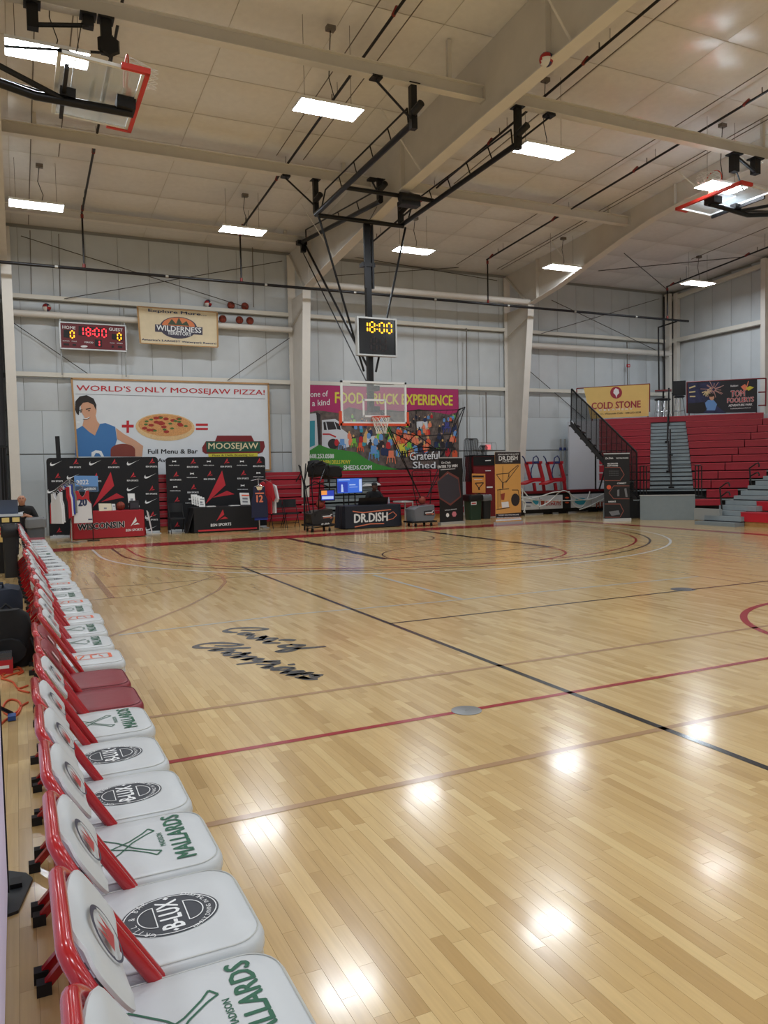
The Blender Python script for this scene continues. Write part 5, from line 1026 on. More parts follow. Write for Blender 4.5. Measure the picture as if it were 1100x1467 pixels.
def machine(label, x0, x1, ytop, ybot, Y, body, screen=None):
    """ball shooting machine: wheeled case, ball, upright frame"""
    a = ony(x0, ybot, Y); b = ony(x1, ytop, Y); zb = max(.17, a[2]); t = thing('shooting_machine', label, 'shooting machine', ((a[0]+b[0])/2, Y+.3, 0))
    P = [(a[0]+.05, zb), (b[0]-.08, zb), (b[0], zb+.14), (b[0]-.03, b[2]), (a[0]+.25*(b[0]-a[0]), b[2]-.04), (a[0], b[2]-.12)]
    L = [[(p[0]*(1-s_)+(a[0]+b[0])/2*s_, Y+k, p[1]*(1-s_*.6)+(zb+b[2])/2*s_*.6) for p in P] for s_, k in ((.06,-.02),(0,.03),(0,.55),(.06,.6))]
    MB().loft(L).build('case', body, t, smooth=True)
    for x in (a[0]+.1, b[0]-.12):
        for y in (Y+.06, Y+.52): w1 = MB().lathe([(.05,-.02),(.05,.02)], (x, y, .05), 12, axis='x').build('caster', BLKF, t, smooth=True); MB().box2((x-.02, y-.02, .06), (x+.02, y+.02, zb+.02)).build('caster_fork', GREYP, w1)
    MB().box2((a[0]-.05, Y, zb-.05), (b[0]+.05, Y+.6, zb)).build('base_frame', BLKF, t)
    f3 = Fr((0, Y-.024, 0), (1,0,0), (0,0,1)); xm = (x0+x1)/2; ym = (ytop+ybot)/2
    Art(f3, 1).poly([(xm-1,ym-3.5),(x1-1.5,ym-5),(x1-1.5,ym+3),(xm-1,ym+3)]).done('label_panel', M('panel_dark', (48,46,50), .5), t); Art(f3, 2).line([(xm+1,ym-.5),(x1-4,ym-1.5)], .03).line([(x1-5,ym-3),(x1-2,ym-4)], .02).done('label_print', WHT_T, t); Art(f3, 2).line([(xm+2,ym+1.5),(x1-2,ym)], .015).line([(x1-5,ym+2),(x1-2,ym+1)], .015).done('label_sweep', PEACH_T, t)
    bc = ((a[0]+b[0])/2+.05, Y+.25, b[2]); b1 = MB().ball((bc[0], bc[1], bc[2]+.14), .12, 18).build('loaded_ball', BALLM, t, smooth=True)
    MB().tube([(bc[0]+(.125)*math.cos(q), bc[1], bc[2]+.14+.125*math.sin(q)) for q in np.linspace(0, 6.28, 22)[:-1]], .006, 4, closed=True).build('ball_cradle', BLKF, b1)
    return t, a, b
m1, a, b = machine('black shooting machine with folded black net arms left of the monitor', 444, 478, 729, 752, 20.9, M('case_black', (24,24,26), .4))
f3 = Fr((0, 20.876, 0), (1,0,0), (0,0,1)); Art(f3, 3).text('dr.dish', (460,752), (471.5,751), 2.6, .03).done('case_lettering', WHT_T, m1)
c = ony(460, 703, 21.0); d = ony(478.5, 716, 21.0); MB().box2((c[0]-.03, 21.0, d[2]-.03), (d[0]+.03, 21.05, c[2]+.03)).build('tablet', BLKF, m1)
f3 = Fr((c[0], 20.998, d[2]), (1,0,0), (0,0,1)); w_, h_ = d[0]-c[0], c[2]-d[2]
Art(f3).poly([(0,0),(w_,0),(w_,h_),(0,h_)], uv=True).done('screen', M('screen_deep'), m1); Art(f3, 2).poly([(0,.55*h_),(.45*w_,.55*h_),(.45*w_,h_),(0,h_)], uv=True).done('screen_patch', M('screen_orange', (20,10,5), .3, emit=(235,150,70), estr=1.0), m1); Art(f3, 2).poly([(.05*w_,.1*h_),(.95*w_,.1*h_),(.95*w_,.4*h_),(.05*w_,.4*h_)], uv=True).done('screen_patch', M('screen_pale'), m1)
BAG = M('net_black', (16,16,18), .8)
random.seed(11)
for p in ([(436,760),(435,690),(428,666)], [(437,760),(436,690),(438,664)], [(444,735),(436,690),(441,668),(450,662)], [(449,735),(446,690),(452,664),(462,660)], [(456,730),(458,690),(468,664)], [(470,690),(470,664),(446,668)], [(472,700),(471,668)], [(430,668),(436,700),(440,735)], [(424,690),(432,676),(428,667)], [(437,697),(472,690)], [(438,700),(450,690),(470,697)], [(445,765),(452,735)], [(440,757),(478,753)]):
    MB().tube([ony(x, y, 20.8+random.uniform(-.15,.35)) for x, y in p], .018, 6).build('net_arm', BLK, m1, smooth=True)
for x0, x1, y0, y1, k in ((443,468,660,684,3), (462,491,667,685,5)):
    mb = MB(); c = ony((x0+x1)/2, (y0+y1)/2, 21.1); w_ = (ony(x1,y0,21.1)-ony(x0,y0,21.1))[0]/2; h_ = (ony(x0,y0,21.1)-ony(x0,y1,21.1))[2]/2; L = []
    for j in range(5):
        L.append([(c[0]+w_*(1+.12*math.sin(3*i+k*j))*[.75,1,1,1,.75][j]*math.copysign(abs(math.cos(i*math.pi/8))**.5, math.cos(i*math.pi/8)), 21.0+.09*j, c[2]+h_*(1+.12*math.sin(5*i+j))*[.75,1,1,1,.75][j]*math.copysign(abs(math.sin(i*math.pi/8))**.5, math.sin(i*math.pi/8))) for i in range(16)])
    mb.loft(L).build('folded_net', BAG, m1, smooth=True)
m2, a, b = machine('grey shooting machine with wide spread net frame', 592.5, 623.5, 723, 748, 20.75, M('case_grey', (112,118,124), .4))
spread = [[(600,735),(592,700),(590,676),(593,674),(616,674),(618,700),(616,722)], [(604,717),(560,618),(545,588)], [(601,710),(567,640),(545,590)], [(545,588),(570,590),(596,588),(625,588),(656,587),(666,583)], [(612,712),(640,640),(656,588)], [(614,708),(645,650),(666,583)], [(656,588),(664,585),(650,612)], [(545,588),(575,612),(596,622),(620,640)], [(596,588),(596,622)], [(570,620),(605,625),(645,622)], [(575,650),(610,645),(632,640)], [(560,618),(600,640),(640,645)], [(596,622),(577,640)], [(583,646),(600,640),(632,642)], [(604,717),(588,680)]]
for p in spread: MB().tube([ony(x, y, 21.05+.1*math.sin(x*.07)) for x, y in p], .015, 6).build('net_arm', BLK, m2, smooth=True)
net = MB()
for k in range(14):
    f = k/13; net.tube([ony(545+f*113, 588-.5*f, 20.95+.2*math.sin(f*5)), ony(572+f*62, 622+8*math.sin(f*3), 20.85), ony(598+f*14, 690, 20.9)], .0028, 4)
for k in range(8):
    f = (k+1)/9; net.tube([ony(545+f*54, 588+f*100, 20.95), ony(600, 592+f*98, 21.15), ony(658-f*44, 588+f*100, 20.95)], .0028, 4)
net.build('net', BAG, m2)
MB().box2((tx(575,722,21.9), 21.9, .70), (tx(592,722,21.9), 22.5, .74)).box2((tx(578,722,22.2), 22.1, 0), (tx(579,722,22.2), 22.14, .7)).box2((tx(589,722,22.2), 22.1, 0), (tx(590,722,22.2), 22.14, .7)).build('side_table', M('table_plastic'), None, 'small white side table behind the grey machine', 'table')
bt = onx(557, 718, tx(557,718,21.6)); MB().lathe([(.03,0),(.032,.02),(.03,.12),(.012,.17),(.013,.2)], (tx(557,722,21.85), 21.85, ztc), 12).build('water_bottle', M('bottle_clear', (190,206,220), .1, alpha=.5), None, 'clear water bottle on the navy table', 'bottle', smooth=True)
pp_ = ony(530, 691, 23.9); MB().prism([ony(519,697,23.9), ony(546,695,23.9), ony(543,692,23.9), ony(536,693.5,23.9), ony(526,692.5,23.9)], (0,.12,0)).build('white_cloth', WHT_T, None, 'crumpled white sheet lying on the folded bleachers', 'cloth')
# roll-up banners
def rollup(label, TLp, TRp, BRp, BLp, mat, Y0=None):
    a = onz(*BLp, .06); b = onz(*BRp, .06); u = (b-a); u[2] = 0; L = np.linalg.norm(u); u /= L; f2 = Fr(a, u, (0,0,1)); h_ = (f2.px(*TLp)[1]+f2.px(*TRp)[1])/2
    t = thing('rollup_banner', label, 'banner', ((a+b)/2)*[1,1,0], 'roll-up banners'); n = f2.n
    MB().box((a+b)/2+u*0+V3((0,0,h_/2)), (L, .006, h_), 0, u, -n, (0,0,1)).build('print', mat, t); MB().box((a+b)/2+V3((0,0,-.02)), (L+.04, .14, .08), 0, u, -n, (0,0,1)).build('base', ALU, t)
    MB().box((a+b)/2+V3((0,0,h_+.01)), (L+.01, .025, .03), 0, u, -n, (0,0,1)).build('top_bar', ALU, t); MB().tube([(a+b)/2-n*.03, (a+b)/2-n*.03+V3((0,0,h_))], .01, 6).build('pole', GREYP, t)
    return Fr(a+n*.004, u, (0,0,1)), t, L, h_
f2, t, L, h_ = rollup('black roll-up banner with a dark hexagon and white headline', (623,657), (657,655.5), (663.5,747), (630,749.5), BLK_T)
Art(f2).text('Dr.Dish', (632.5,664.5), (645,664), 3, .03).text('ENTER TO WIN', (627,671), (655,669), 4, .04).text('OFFICIAL SPONSOR', (637,732), (654,730), 1.6, .02).ell(641, 738, 2.2, 3).line([(631,673),(652,671.5)], .015).ell(641, 680.5, 1.6, 2).line([(631,712),(635,711.5)], .015).line([(640,711.5),(646,711)], .015).done('white_print', WHT_T, t)
Art(f2).poly([(625.5,689),(641,675),(657,684),(660.5,712),(645,724.5),(629,714)]).done('hexagon', M('print_plum', (120,66,60), .6), t); Art(f2, 2).poly([(626.5,690.5),(641,678.5),(656,687),(659,710.5),(645,721.5),(630,712.5)]).done('hexagon', M('print_slate', (62,60,68), .6), t); Art(f2, 1).ell(650.5, 736.5, 3.5, 4.2, 6).done('pink_seal', M('print_pink', (214,128,140), .6), t)
f2, t, L, h_ = rollup('orange roll-up banner with a machine picture and dark header', (709.5,648), (745.5,647), (746.5,747), (710,749.5), M('banner_orange', (222,164,88), .55))
W0, H0 = L, h_
Art(f2).poly([(0,.83*h_),(L,.83*h_),(L,h_),(0,h_)], uv=True).poly([(0,.07*h_),(L,.07*h_),(L,.13*h_),(0,.13*h_)], uv=True).done('dark_bands', M('print_umber', (46,38,40), .6), t)
Art(f2, 2).text('DR.DISH', (714.5,660), (741,659), 6.5, .03).text('HOME', (720,662.5), (734,662), 2.0, 0).text('INTRODUCING THE ALL NEW', (713,652.2), (743,651.3), 1.8, .03).text('THE BEST SHOOTING MACHINE', (713.5,739), (743,738), 1.7, .03).text('DESIGNED SPECIFICALLY FOR HOME', (711.5,743), (745,742), 1.7, .03).poly([(0,.025*h_),(L,.025*h_),(L,.05*h_),(0,.05*h_)], uv=True).poly([(718,719.5),(728,718.5),(729,726.5),(719,727.5)]).done('white_print', WHT_T, t)
Art(f2, 2).line([(711,679.5),(728,678),(742,666)], .02).line([(711,680),(720,692),(727,688),(729,678)], .02).line([(720,692),(720,700)], .05).line([(724,692),(743,667)], .02).line([(712,702),(729,700)], .02).line([(713,702),(713,730)], .02).line([(720,668),(720,692)], .015).line([(716,700),(716,726)], .015).line([(711,730),(730,727)], .02).line([(729,678),(729,684)], .015).ell(738, 716, 6, 9).line([(733,702),(742,702),(744,716)], .02).done('picture_dark', M('print_umber'), t)
Art(f2, 3).poly([(717,708),(723,706),(722,716),(718,716)]).done('picture_red', M('print_rust', (150,62,44), .6), t)
f2, t, L, h_ = rollup('black roll-up banner with three outlined panels in front of the stair', (865.5,650.5), (902,650), (902,743), (865.5,744), BLK_T)
A = Art(f2)
for p in ([(866.5,669.5),(888,669.5),(894,680),(888,688.5),(866.5,688.5)], [(901.5,696),(879,696),(872,706),(879,714.5),(901.5,714.5)], [(866.5,722),(888,722),(893,732),(888,741),(866.5,741)]): A.line(p, .02)
A.done('panel_outline', M('print_copper', (150,84,70), .6), t)
Art(f2).text('Dr.Dish', (867.5,658), (878,657.5), 2.6, .03).text('SHOOTING MACHINES', (882.5,657.5), (900,657), 2, .02).text('MULTIPLAYER', (870,665.5), (885,665), 2, .04).text('SOFTWARE', (870,668.3), (885,668), 2, .04).text('CONNECT', (884,693.5), (897,693), 2, .04).text('MANAGE', (871.5,720), (882,719.5), 2.2, .04).done('white_print', WHT_T, t)
A = Art(f2)
for r_ in range(3):
    for k in range(6): A.ell(873+2.4*k, 675+3*r_, .5, .7, 6)
A.poly([(884,702),(887,701),(887,711),(884,711)]).poly([(894,700),(897,699),(899,712),(896,712)]).poly([(872,733),(886,731),(888,737),(876,739)]).done('panel_picture', GRY_T, t); Art(f2, 2).ell(872, 698, 3.2, 3.2).done('red_dot', ORG_T, t)
# bins, cabinet, rack of folded frames, poster
def bin_(label, x0, x1, ytop, ybot, mat, lid=None, bag=None, Y=None):
    a = onz(x0, ybot) if Y is None else ony(x0, ybot, Y); Y = a[1]; b = ony(x1, ybot, Y); z = ony(x0, ytop, Y)[2]; cx = (a[0]+b[0])/2; r = (b[0]-a[0])/2; t = thing('waste_bin', label, 'bin', (cx, Y+r, 0), 'bins')
    def rr(k, zz_, g=.35):
        out = []
        for sx, sy, a0 in ((1,1,0),(-1,1,90),(-1,-1,180),(1,-1,270)):
            for q in range(4): an = math.radians(a0+30*q); out.append((cx+sx*k*r*(1-g)+k*r*g*math.cos(an), Y+r+sy*k*r*(1-g)+k*r*g*math.sin(an), zz_))
        return out
    MB().loft([rr(.82,.0), rr(.95,z*.9), rr(1.05,z*.9), rr(1.05,z)]).build('body', mat, t, smooth=True)
    if bag:
        L = []
        for k, zz_ in ((1.1,z-.16),(1.14,z-.08),(1.1,z+.02),(.95,z+.05),(.4,z+.04)): L.append([(p[0]*(1+0), p[1], p[2]+.01*math.sin(2.2*i)) for i, p in enumerate(rr(k, zz_))])
        MB().loft(L).build('bag', bag, t, smooth=True)
    if lid: MB().loft([rr(1.08,z+.005), rr(1.08,z+.04), rr(.9,z+.1)]).build('lid', lid, t, smooth=True)
    return t
BAGM = M('bag_black', (20,20,22), .35); GBAG = M('bag_grey', (112,114,116), .35); BING = M('bin_green', (30,58,42), .5); BINK = M('bin_black', (30,32,34), .5)
b1 = bin_('dark green wheeled bin with a black liner', 674, 692.5, 711, 742, BING, bag=BAGM, Y=22.3); bin_('dark bin with a grey liner beside the green one', 692.5, 705, 711, 741, BINK, bag=GBAG, Y=22.6)
f3 = Fr((0, 22.29, 0), (1,0,0), (0,0,1)); Art(f3).poly([(674.5,719),(682.5,718.5),(682.5,723),(674.5,723.5)]).done('sticker', WHT_T, b1); Art(f3, 2).line([(675.5,721.3),(681.5,721)], .04).done('sticker_print', RED_T, b1)
t, f3 = flat('poster', 'small orange poster with a black hoop drawing above the bins', 'poster', 676.5, 695.5, 678.5, 706, 22.9, M('poster_orange', (220,148,72), .6), lean=0.0)
Art(f3).line([(677,682.5),(693.5,682)], .06).line([(681,692),(693,691)], .03).line([(681,692),(686,699),(693,691)], .03).line([(686,699),(686.5,701.5)], .06).done('print', BLK_T, t); Art(f3).line([(679.5,687),(691,686.5)], .02).done('white_line', WHT_T, t)
MB().box2((tx(685,740,22.93), 22.93, 0), (tx(688,740,22.93), 22.95, float(ony(685,706,22.9)[2]))).build('stand', BLKF, t)
ca = ony(678, 654, 23.3); cb = ony(709, 736, 23.3); t = thing('cabinet', 'tall dark red cabinet between bins and orange banner', 'cabinet', ((ca[0]+cb[0])/2, 23.5, 0))
MB().box2((ca[0], 23.3, .03), (cb[0]+.02, 23.85, ca[2])).build('body', M('cab_red', (112,20,28), .45), t); MB().box2((ca[0]-.02, 23.28, ca[2]), (cb[0]+.04, 23.87, ca[2]+.05)).build('top', BLKF, t); MB().box2((ca[0]-.01, 23.28, ca[2]-.32), (cb[0]+.03, 23.3, ca[2]-.02)).build('header', BLKF, t)
f3 = Fr((0, 23.275, 0), (1,0,0), (0,0,1)); Art(f3).line([(695,674.5),(703,674.2)], .03).line([(697,698),(705.5,697.8)], .05).line([(695,660),(703,659.5)], .03).done('print', WHT_T, t)
for x0, x1, y0, y1, Y, k, lab in ((662,682.5,628.5,690,23.45,9,'taller'), (683,695.5,638.5,662,23.5,6,'shorter')):
    t = thing('folded_frame_stack', 'leaning stack of black folded frames, the %s one' % lab, 'frame', ony((x0+x1)/2, y1, Y), 'folded black frames')  # black frames, folded and stacked
    for i in range(k):
        f = i/(k-1)*.55; a0 = ony(x0+(x1-x0)*f, y1, Y-.02*i); a1 = ony(x0+3+(x1-x0)*f, y0, Y+.1-.02*i); dx = (ony(x1,y0,Y)-ony(x0,y0,Y))[0]*.42
        MB().tube([a0, a1-V3((0,0,.06)), a1+V3((.05,0,0)), a1+V3((dx-.05,0,0)), a1+V3((dx,0,-.06)), a0+V3((dx,0,0))], .012, 6).build('bent_tube', BLK, t, smooth=True)
t, f3 = flat('exit_sign', 'small pink lit sign beside the cabinet top', 'sign', 695.5, 703, 637, 644, 24.985, M('sign_pink', (60,20,20), .4, emit=(240,120,120), estr=.9), lean=0)
t = thing('wire_guard', 'thin wire cage guard around the pink sign', 'guard', ony(697, 645, 24.8))
for p in ([(683,634),(710,634.5),(712,646),(684,647)], [(690,633.5),(690,647)], [(704,634),(705,647)], [(678,645),(722,645)]): MB().tube([ony(*q, 24.8) for q in p], .008, 5).build('wire', GREYP, t)
# red carts with blue straps
CARTR = M('cart_red', (176,36,44), .45); STRAP = M('strap_blue', (36,48,100), .6)
for k, (ox, lab) in enumerate(((0, 'left red frame cart with blue straps on the ad table'), (30.2, 'right red frame cart with blue straps on the ad table'))):
    t = thing('frame_cart', lab, 'cart', ony(770+ox, 704, 23.5), 'red frame carts'); p = lambda x, y, d=0: ony(x+ox, y, 23.5+d)
    for q in ([(753.5,663.5),(759.5,687.5)], [(772,663.5),(778,687.5)]): MB().bar(p(*q[0]), p(*q[1]), .1, .1).build('upright', CARTR, t)
    MB().bar(p(752.5,663.5), p(775.5,662.5), .1, .1).build('top_bar', CARTR, t); MB().bar(p(759,687.5), p(779,687), .12, .14).build('lower_bar', CARTR, t); MB().bar(p(760,689), p(747,693.5,-.35), .3, .06).build('shelf', CARTR, t)
    for q in ([(777.5,689),(779.5,704.5)], [(764.5,692),(766.5,704.5)]): MB().bar(p(*q[0]), p(*q[1]), .09, .09).build('leg', CARTR, t)
    for q in ([(753,664),(751,657),(748,653.5)], [(763,664),(764,656),(768,653),(771,657),(771,662)], [(764,664),(761,672),(760.5,680),(762,685)]): MB().tube([p(*w_, -.06) for w_ in q], .022, 6).build('strap', STRAP, t, smooth=True)
    MB().box(p(768, 662.5, -.06), (.2, .06, .08)).build('strap_ratchet', STRAP, t)
# ad tables, white hoses, poles
YA = 23.3
t = thing('ad_table', 'long low table with printed sponsor boards and red top rail', 'table', ony(800, 736, YA)*[1,1,0])
MB().box2((tx(748,705,YA), YA, ony(800,706,YA)[2]), (tx(866,705,YA), YA+.6, ony(800,702.5,YA)[2])).build('top', M('cab_red'), t)
MB().box2((tx(748,705,YA), YA+.02, .06), (tx(866,705,YA), YA+.05, ony(800,706,YA)[2])).build('back_panel', BLKF, t)
f3 = Fr((0, YA-.006, 0), (1,0,0), (0,0,1)); zb_, zt_2 = .2, float(ony(800,709,YA)[2])
for x0, x1, mt_ in ((748,772.5,'a'), (773,806,'a'), (818,847,'a'), (847.5,866,'a')): MB().box2((tx(x0,720,YA), YA-.004, zb_), (tx(x1,720,YA)-.01, YA+.02, zt_2)).build('ad_board', M('ad_white', (206,208,210), .5), t)
MB().box2((tx(806.5,720,YA), YA-.004, zb_), (tx(817.5,720,YA)-.01, YA+.02, zt_2)).build('ad_board', BLK_T, t)
Art(f3).text('DUNKIN', (782,719.5), (803,719), 3.2, .03).text('DONUTS', (782,724.3), (803,723.8), 4.4, .04).ell(812, 713, 3, 1.2).ell(812, 720, 3, 1.2).done('ad_print', ORG_T, t); Art(f3, 2).text('DONUTS', (782,724.3), (803,723.8), 4.2, .02).done('ad_print', M('print_maroon', (156,40,58), .6), t)
Art(f3).ell(767, 719, 4.5, 4).ell(832, 718, 9, 5).done('ad_print', TEAL_T, t); Art(f3, 2).text('PUB', (854,728), (866,727.5), 9, .04).poly([(774,715),(780,717),(779,724),(775,724)]).done('ad_print', M('print_rust', (150,62,44), .6), t); Art(f3, 2).line([(750,720),(762,720)], .05).line([(752,725),(760,725)], .02).done('ad_print', NAVY_T, t)
for x in (750, 790, 812, 855): MB().box2((tx(x,735,YA), YA+.0, 0), (tx(x,735,YA)+.05, YA+.5, .2)).build('leg', BLKF, t)
HOSE = M('hose_white', (214,216,212), .45)
for i, pts in enumerate(([(746,700),(752,706),(758,714),(766,723),(772,724)], [(747,712),(765,716),(790,717),(820,717),(850,714),(868,706)], [(772,726),(782,722),(792,714),(800,706),(808,703),(815,706),(822,712),(835,716),(848,715),(866,707)], [(762,713),(775,711),(790,706),(802,704)], [(815,704),(818,712),(822,724),(832,727),(840,718),(845,704)], [(830,730),(845,725),(858,718),(868,713)], [(748,700),(749,716),(752,735)], [(747,716),(753,722),(750,734)])):
    q = [np.array(p, float) for p in pts]; sm = []
    for k in range(len(q)-1):
        for s_ in range(5):
            f = s_/5; p0, p1, p2, p3 = q[max(k-1,0)], q[k], q[k+1], q[min(k+2,len(q)-1)]; sm.append(.5*((2*p1)+(-p0+p2)*f+(2*p0-5*p1+4*p2-p3)*f*f+(-p0+3*p1-3*p2+p3)*f**3))
    sm.append(q[-1]); MB().tube([ony(p[0], p[1], YA-.1-.03*(i % 4)) for p in sm], .022, 7).build('hose', HOSE, None, 'white hose draped over the ad table, %s' % ('short one falling at the left end', 'long nearly level one', 'long one with a high arch', 'one rising to the arch from the left', 'one dipping in a deep loop', 'low one rising to the right', 'one hanging straight down at the left', 'short curl at the left end')[i], 'hose', 'white hoses on the ad table', smooth=True)
for k, (x, lab) in enumerate(((803, 'left'), (809, 'middle'), (814.5, 'right'))):
    t = thing('net_pole', 'grey net pole leaning on the wall, %s of three' % lab, 'pole', ony(x, 703, 24.5)*[1,1,0], 'grey net poles'); a = ony(x, 629, 24.8); b = ony(x, 700, 24.5); b[2] = 0
    MB().tube([b, a], .035, 8).build('tube', M('galv'), t, smooth=True); f = .12; MB().tube([a+(b-a)*f, a+(b-a)*(f+.04)], .05, 8).build('collar', STRAP, t, smooth=True); MB().bar(a+(b-a)*.5-V3((.08,0,0)), a+(b-a)*.5+V3((.1,0,0)), .04, .04).build('bracket', GREYP, t)
t = thing('fire_alarm', 'small red fire alarm on the wall conduit', 'alarm', ony(900, 524, 24.75)); MB().box(ony(900,524,24.76), (.14,.06,.12)).build('box', RED_T, t); MB().box(ony(900.5,524,24.72), (.05,.02,.05)).build('lens', WHT_T, t)
# ================================================================== people
def person(name, label, J, R_, bones, mats, matfn, loc, group=None):
    """one continuous body: joints J with radii grown by Skin + Subdivision"""
    me = bpy.data.meshes.new('body'); ks = list(J); me.from_pydata([tuple(J[k]) for k in ks], [(ks.index(a), ks.index(b)) for a, b in bones], [])
    o = bpy.data.objects.new('body', me); COL.objects.link(o); sk = o.modifiers.new('s', 'SKIN'); o.modifiers.new('d', 'SUBSURF').levels = 2
    for i, k in enumerate(ks):
        r = R_[k]; me.skin_vertices[0].data[i].radius = r if isinstance(r, tuple) else (r, r); me.skin_vertices[0].data[i].use_root = (i == 0)
    dg = bpy.context.evaluated_depsgraph_get(); m2 = bpy.data.meshes.new_from_object(o.evaluated_get(dg)); bpy.data.objects.remove(o)
    m2.materials.clear()
    for mt_ in mats: m2.materials.append(mt_)
    for p in m2.polygons: p.material_index = matfn(p.center); p.use_smooth = True
    t = thing(name, label, 'person', loc, group); b = link('body', m2, loc, t); return t, b
SKINM = M('skin', (186,134,108), .55); SKIND = M('skin_dark', (92,62,48), .55); SHIRT = M('shirt_black', (17,17,20), .8); PANTS = M('pants_dark', (34,36,44), .8); SHOE = M('shoe_dark', (30,30,32), .6); EYE = M('eye_dark', (26,20,18), .4)
def seated(label, loc, face, skin, hands, cap=None, shirt_print=False):
    """seated figure facing -Y, hips at .5 m; hands = (left, right) local targets"""
    J = dict(pelvis=(0,.08,.52), waist=(0,.08,.68), chest=(0,.05,.92), neck0=(0,.03,1.06), neck=(0,.0,1.12), jaw=(0,-.045,1.165), head=(0,-.035,1.232), crown=(0,-.02,1.318),
             shl=(-.2,.04,.99), ell=(-.31,-.06,.76), wrl=hands[0], shr=(.2,.04,.99), elr=(.31,-.06,.76), wrr=hands[1],
             hl=(-.1,.06,.5), knl=(-.14,-.36,.5), anl=(-.14,-.36,.1), tol=(-.14,-.52,.04), hr=(.1,.06,.5), knr=(.14,-.36,.5), anr=(.14,-.36,.1), tor=(.14,-.52,.04))
    Rr = dict(pelvis=(.15,.12), waist=(.15,.12), chest=(.2,.14), neck0=.085, neck=.062, jaw=(.075,.085), head=(.098,.115), crown=(.062,.072), shl=.09, ell=.055, wrl=.034, shr=.09, elr=.055, wrr=.03, hl=.09, knl=.065, anl=.042, tol=.04, hr=.09, knr=.065, anr=.042, tor=.04)
    B = [('pelvis','waist'),('waist','chest'),('chest','neck0'),('neck0','neck'),('neck','jaw'),('jaw','head'),('head','crown'),('chest','shl'),('shl','ell'),('ell','wrl'),('chest','shr'),('shr','elr'),('elr','wrr'),('pelvis','hl'),('hl','knl'),('knl','anl'),('anl','tol'),('pelvis','hr'),('hr','knr'),('knr','anr'),('anr','tor')]
    for s_, wr in (('l', np.array(hands[0])), ('r', np.array(hands[1]))):       # palms, four fingers and a thumb
        sg = 1 if s_ == 'l' else -1; pm_ = wr+V3((sg*.045,-.05,.012)); J['pm'+s_] = pm_; Rr['pm'+s_] = (.03,.016); B.append(('wr'+s_, 'pm'+s_))
        for k in range(4):
            j1 = pm_+V3((sg*(.02+.004*k), -.035+.0*k, .024-.017*k)); j2 = j1+V3((sg*.028, -.012+.004*k, .0)); J['f%s%d' % (s_, k)] = j1; J['g%s%d' % (s_, k)] = j2; Rr['f%s%d' % (s_, k)] = .0085; Rr['g%s%d' % (s_, k)] = .0075; B += [('pm'+s_, 'f%s%d' % (s_, k)), ('f%s%d' % (s_, k), 'g%s%d' % (s_, k))]
        th = wr+V3((sg*.035,-.03,.045)); J['th'+s_] = th; Rr['th'+s_] = .0095; J['ti'+s_] = th+V3((sg*.03,-.02,.01)); Rr['ti'+s_] = .008; B += [('wr'+s_, 'th'+s_), ('th'+s_, 'ti'+s_)]
    def mf(c):
        if c[2] > 1.095: return 0
        d = min(np.linalg.norm(np.array(c)-np.array(hands[0])), np.linalg.norm(np.array(c)-np.array(hands[1])))
        if d < .17 and c[1] < -.17: return 0
        if c[2] < .09: return 3
        return 2 if c[2] < .56 else 1
    t, b = person('person', label, J, Rr, B, [skin, SHIRT, PANTS, SHOE], mf, loc); L = V3(loc)
    for sx in (-.03, .03): MB().ball(L+V3((sx,-.128,1.245)), .009, 8).build('eye', EYE, b); MB().box(L+V3((sx,-.128,1.265)), (.032,.01,.006)).build('eyebrow', EYE, b)
    MB().ball(L+V3((0,-.132,1.215)), .016, 8, sc=(.8,1.1,1.4)).build('nose', skin, b, smooth=True)
    MB().box(L+V3((0,-.118,1.175)), (.045,.012,.008)).build('mouth', M('lip', (138,84,76), .6), b)
    for sx in (-1, 1): MB().ball(L+V3((sx*.082,-.02,1.225)), .026, 8, sc=(.4,.7,1.2)).build('ear', skin, b, smooth=True)
    if cap is not None: MB().ball(L+V3((0,-.02,1.292)), .098, 16, sc=(.95,1.1,.72)).build('hair', cap, b, smooth=True)
    return t, b
def fchair(label, loc):
    x, y, _ = loc; t = thing('folding_chair', label, 'chair', loc, 'chairs under the seated people'); K = M('chair_black', (26,28,32), .55)
    MB().box2((x-.21, y-.18, .36), (x+.21, y+.2, .39)).build('seat', K, t); MB().box2((x-.21, y+.24, .55), (x+.21, y+.27, .82)).build('backrest', K, t)
    for sx in (-.2, .2): MB().tube([(x+sx, y+.26, .82), (x+sx, y-.2, 0)], .012, 6).build('leg', BLKF, t); MB().tube([(x+sx, y-.12, .38), (x+sx, y+.3, 0)], .012, 6).build('leg', BLKF, t)
L1 = (.62, 19.3, 0); pz = ony(31, 717, 19.25); L1 = (float(pz[0]), 19.3, -.19)
L1 = (float(pz[0]), 19.3, 0)
seated('bald person in a black shirt looking down at a phone', L1, None, SKINM, ((-.1,-.2,.86), (.1,-.2,.86))); fchair('black folding chair under the person with the phone', (L1[0], L1[1]+.06, 0))
MB().box(V3(L1)+V3((0,-.27,.9)), (.07,.012,.14), 0, (1,0,0), (0,.8,.6), (0,-.6,.8)).build('phone', M('phone', (20,20,22), .2), None, 'dark phone held by the bald person', 'phone')
pz = ony(537, 703, 22.45); L2 = (float(pz[0]), 22.5, 0)
seated('person in black with a dark beanie bent over a laptop at the navy table', L2, None, SKIND, ((-.1,-.28,.8), (.1,-.28,.8)), cap=M('beanie', (44,42,44), .9)); fchair('black folding chair behind the navy table', (L2[0], L2[1]+.06, 0))
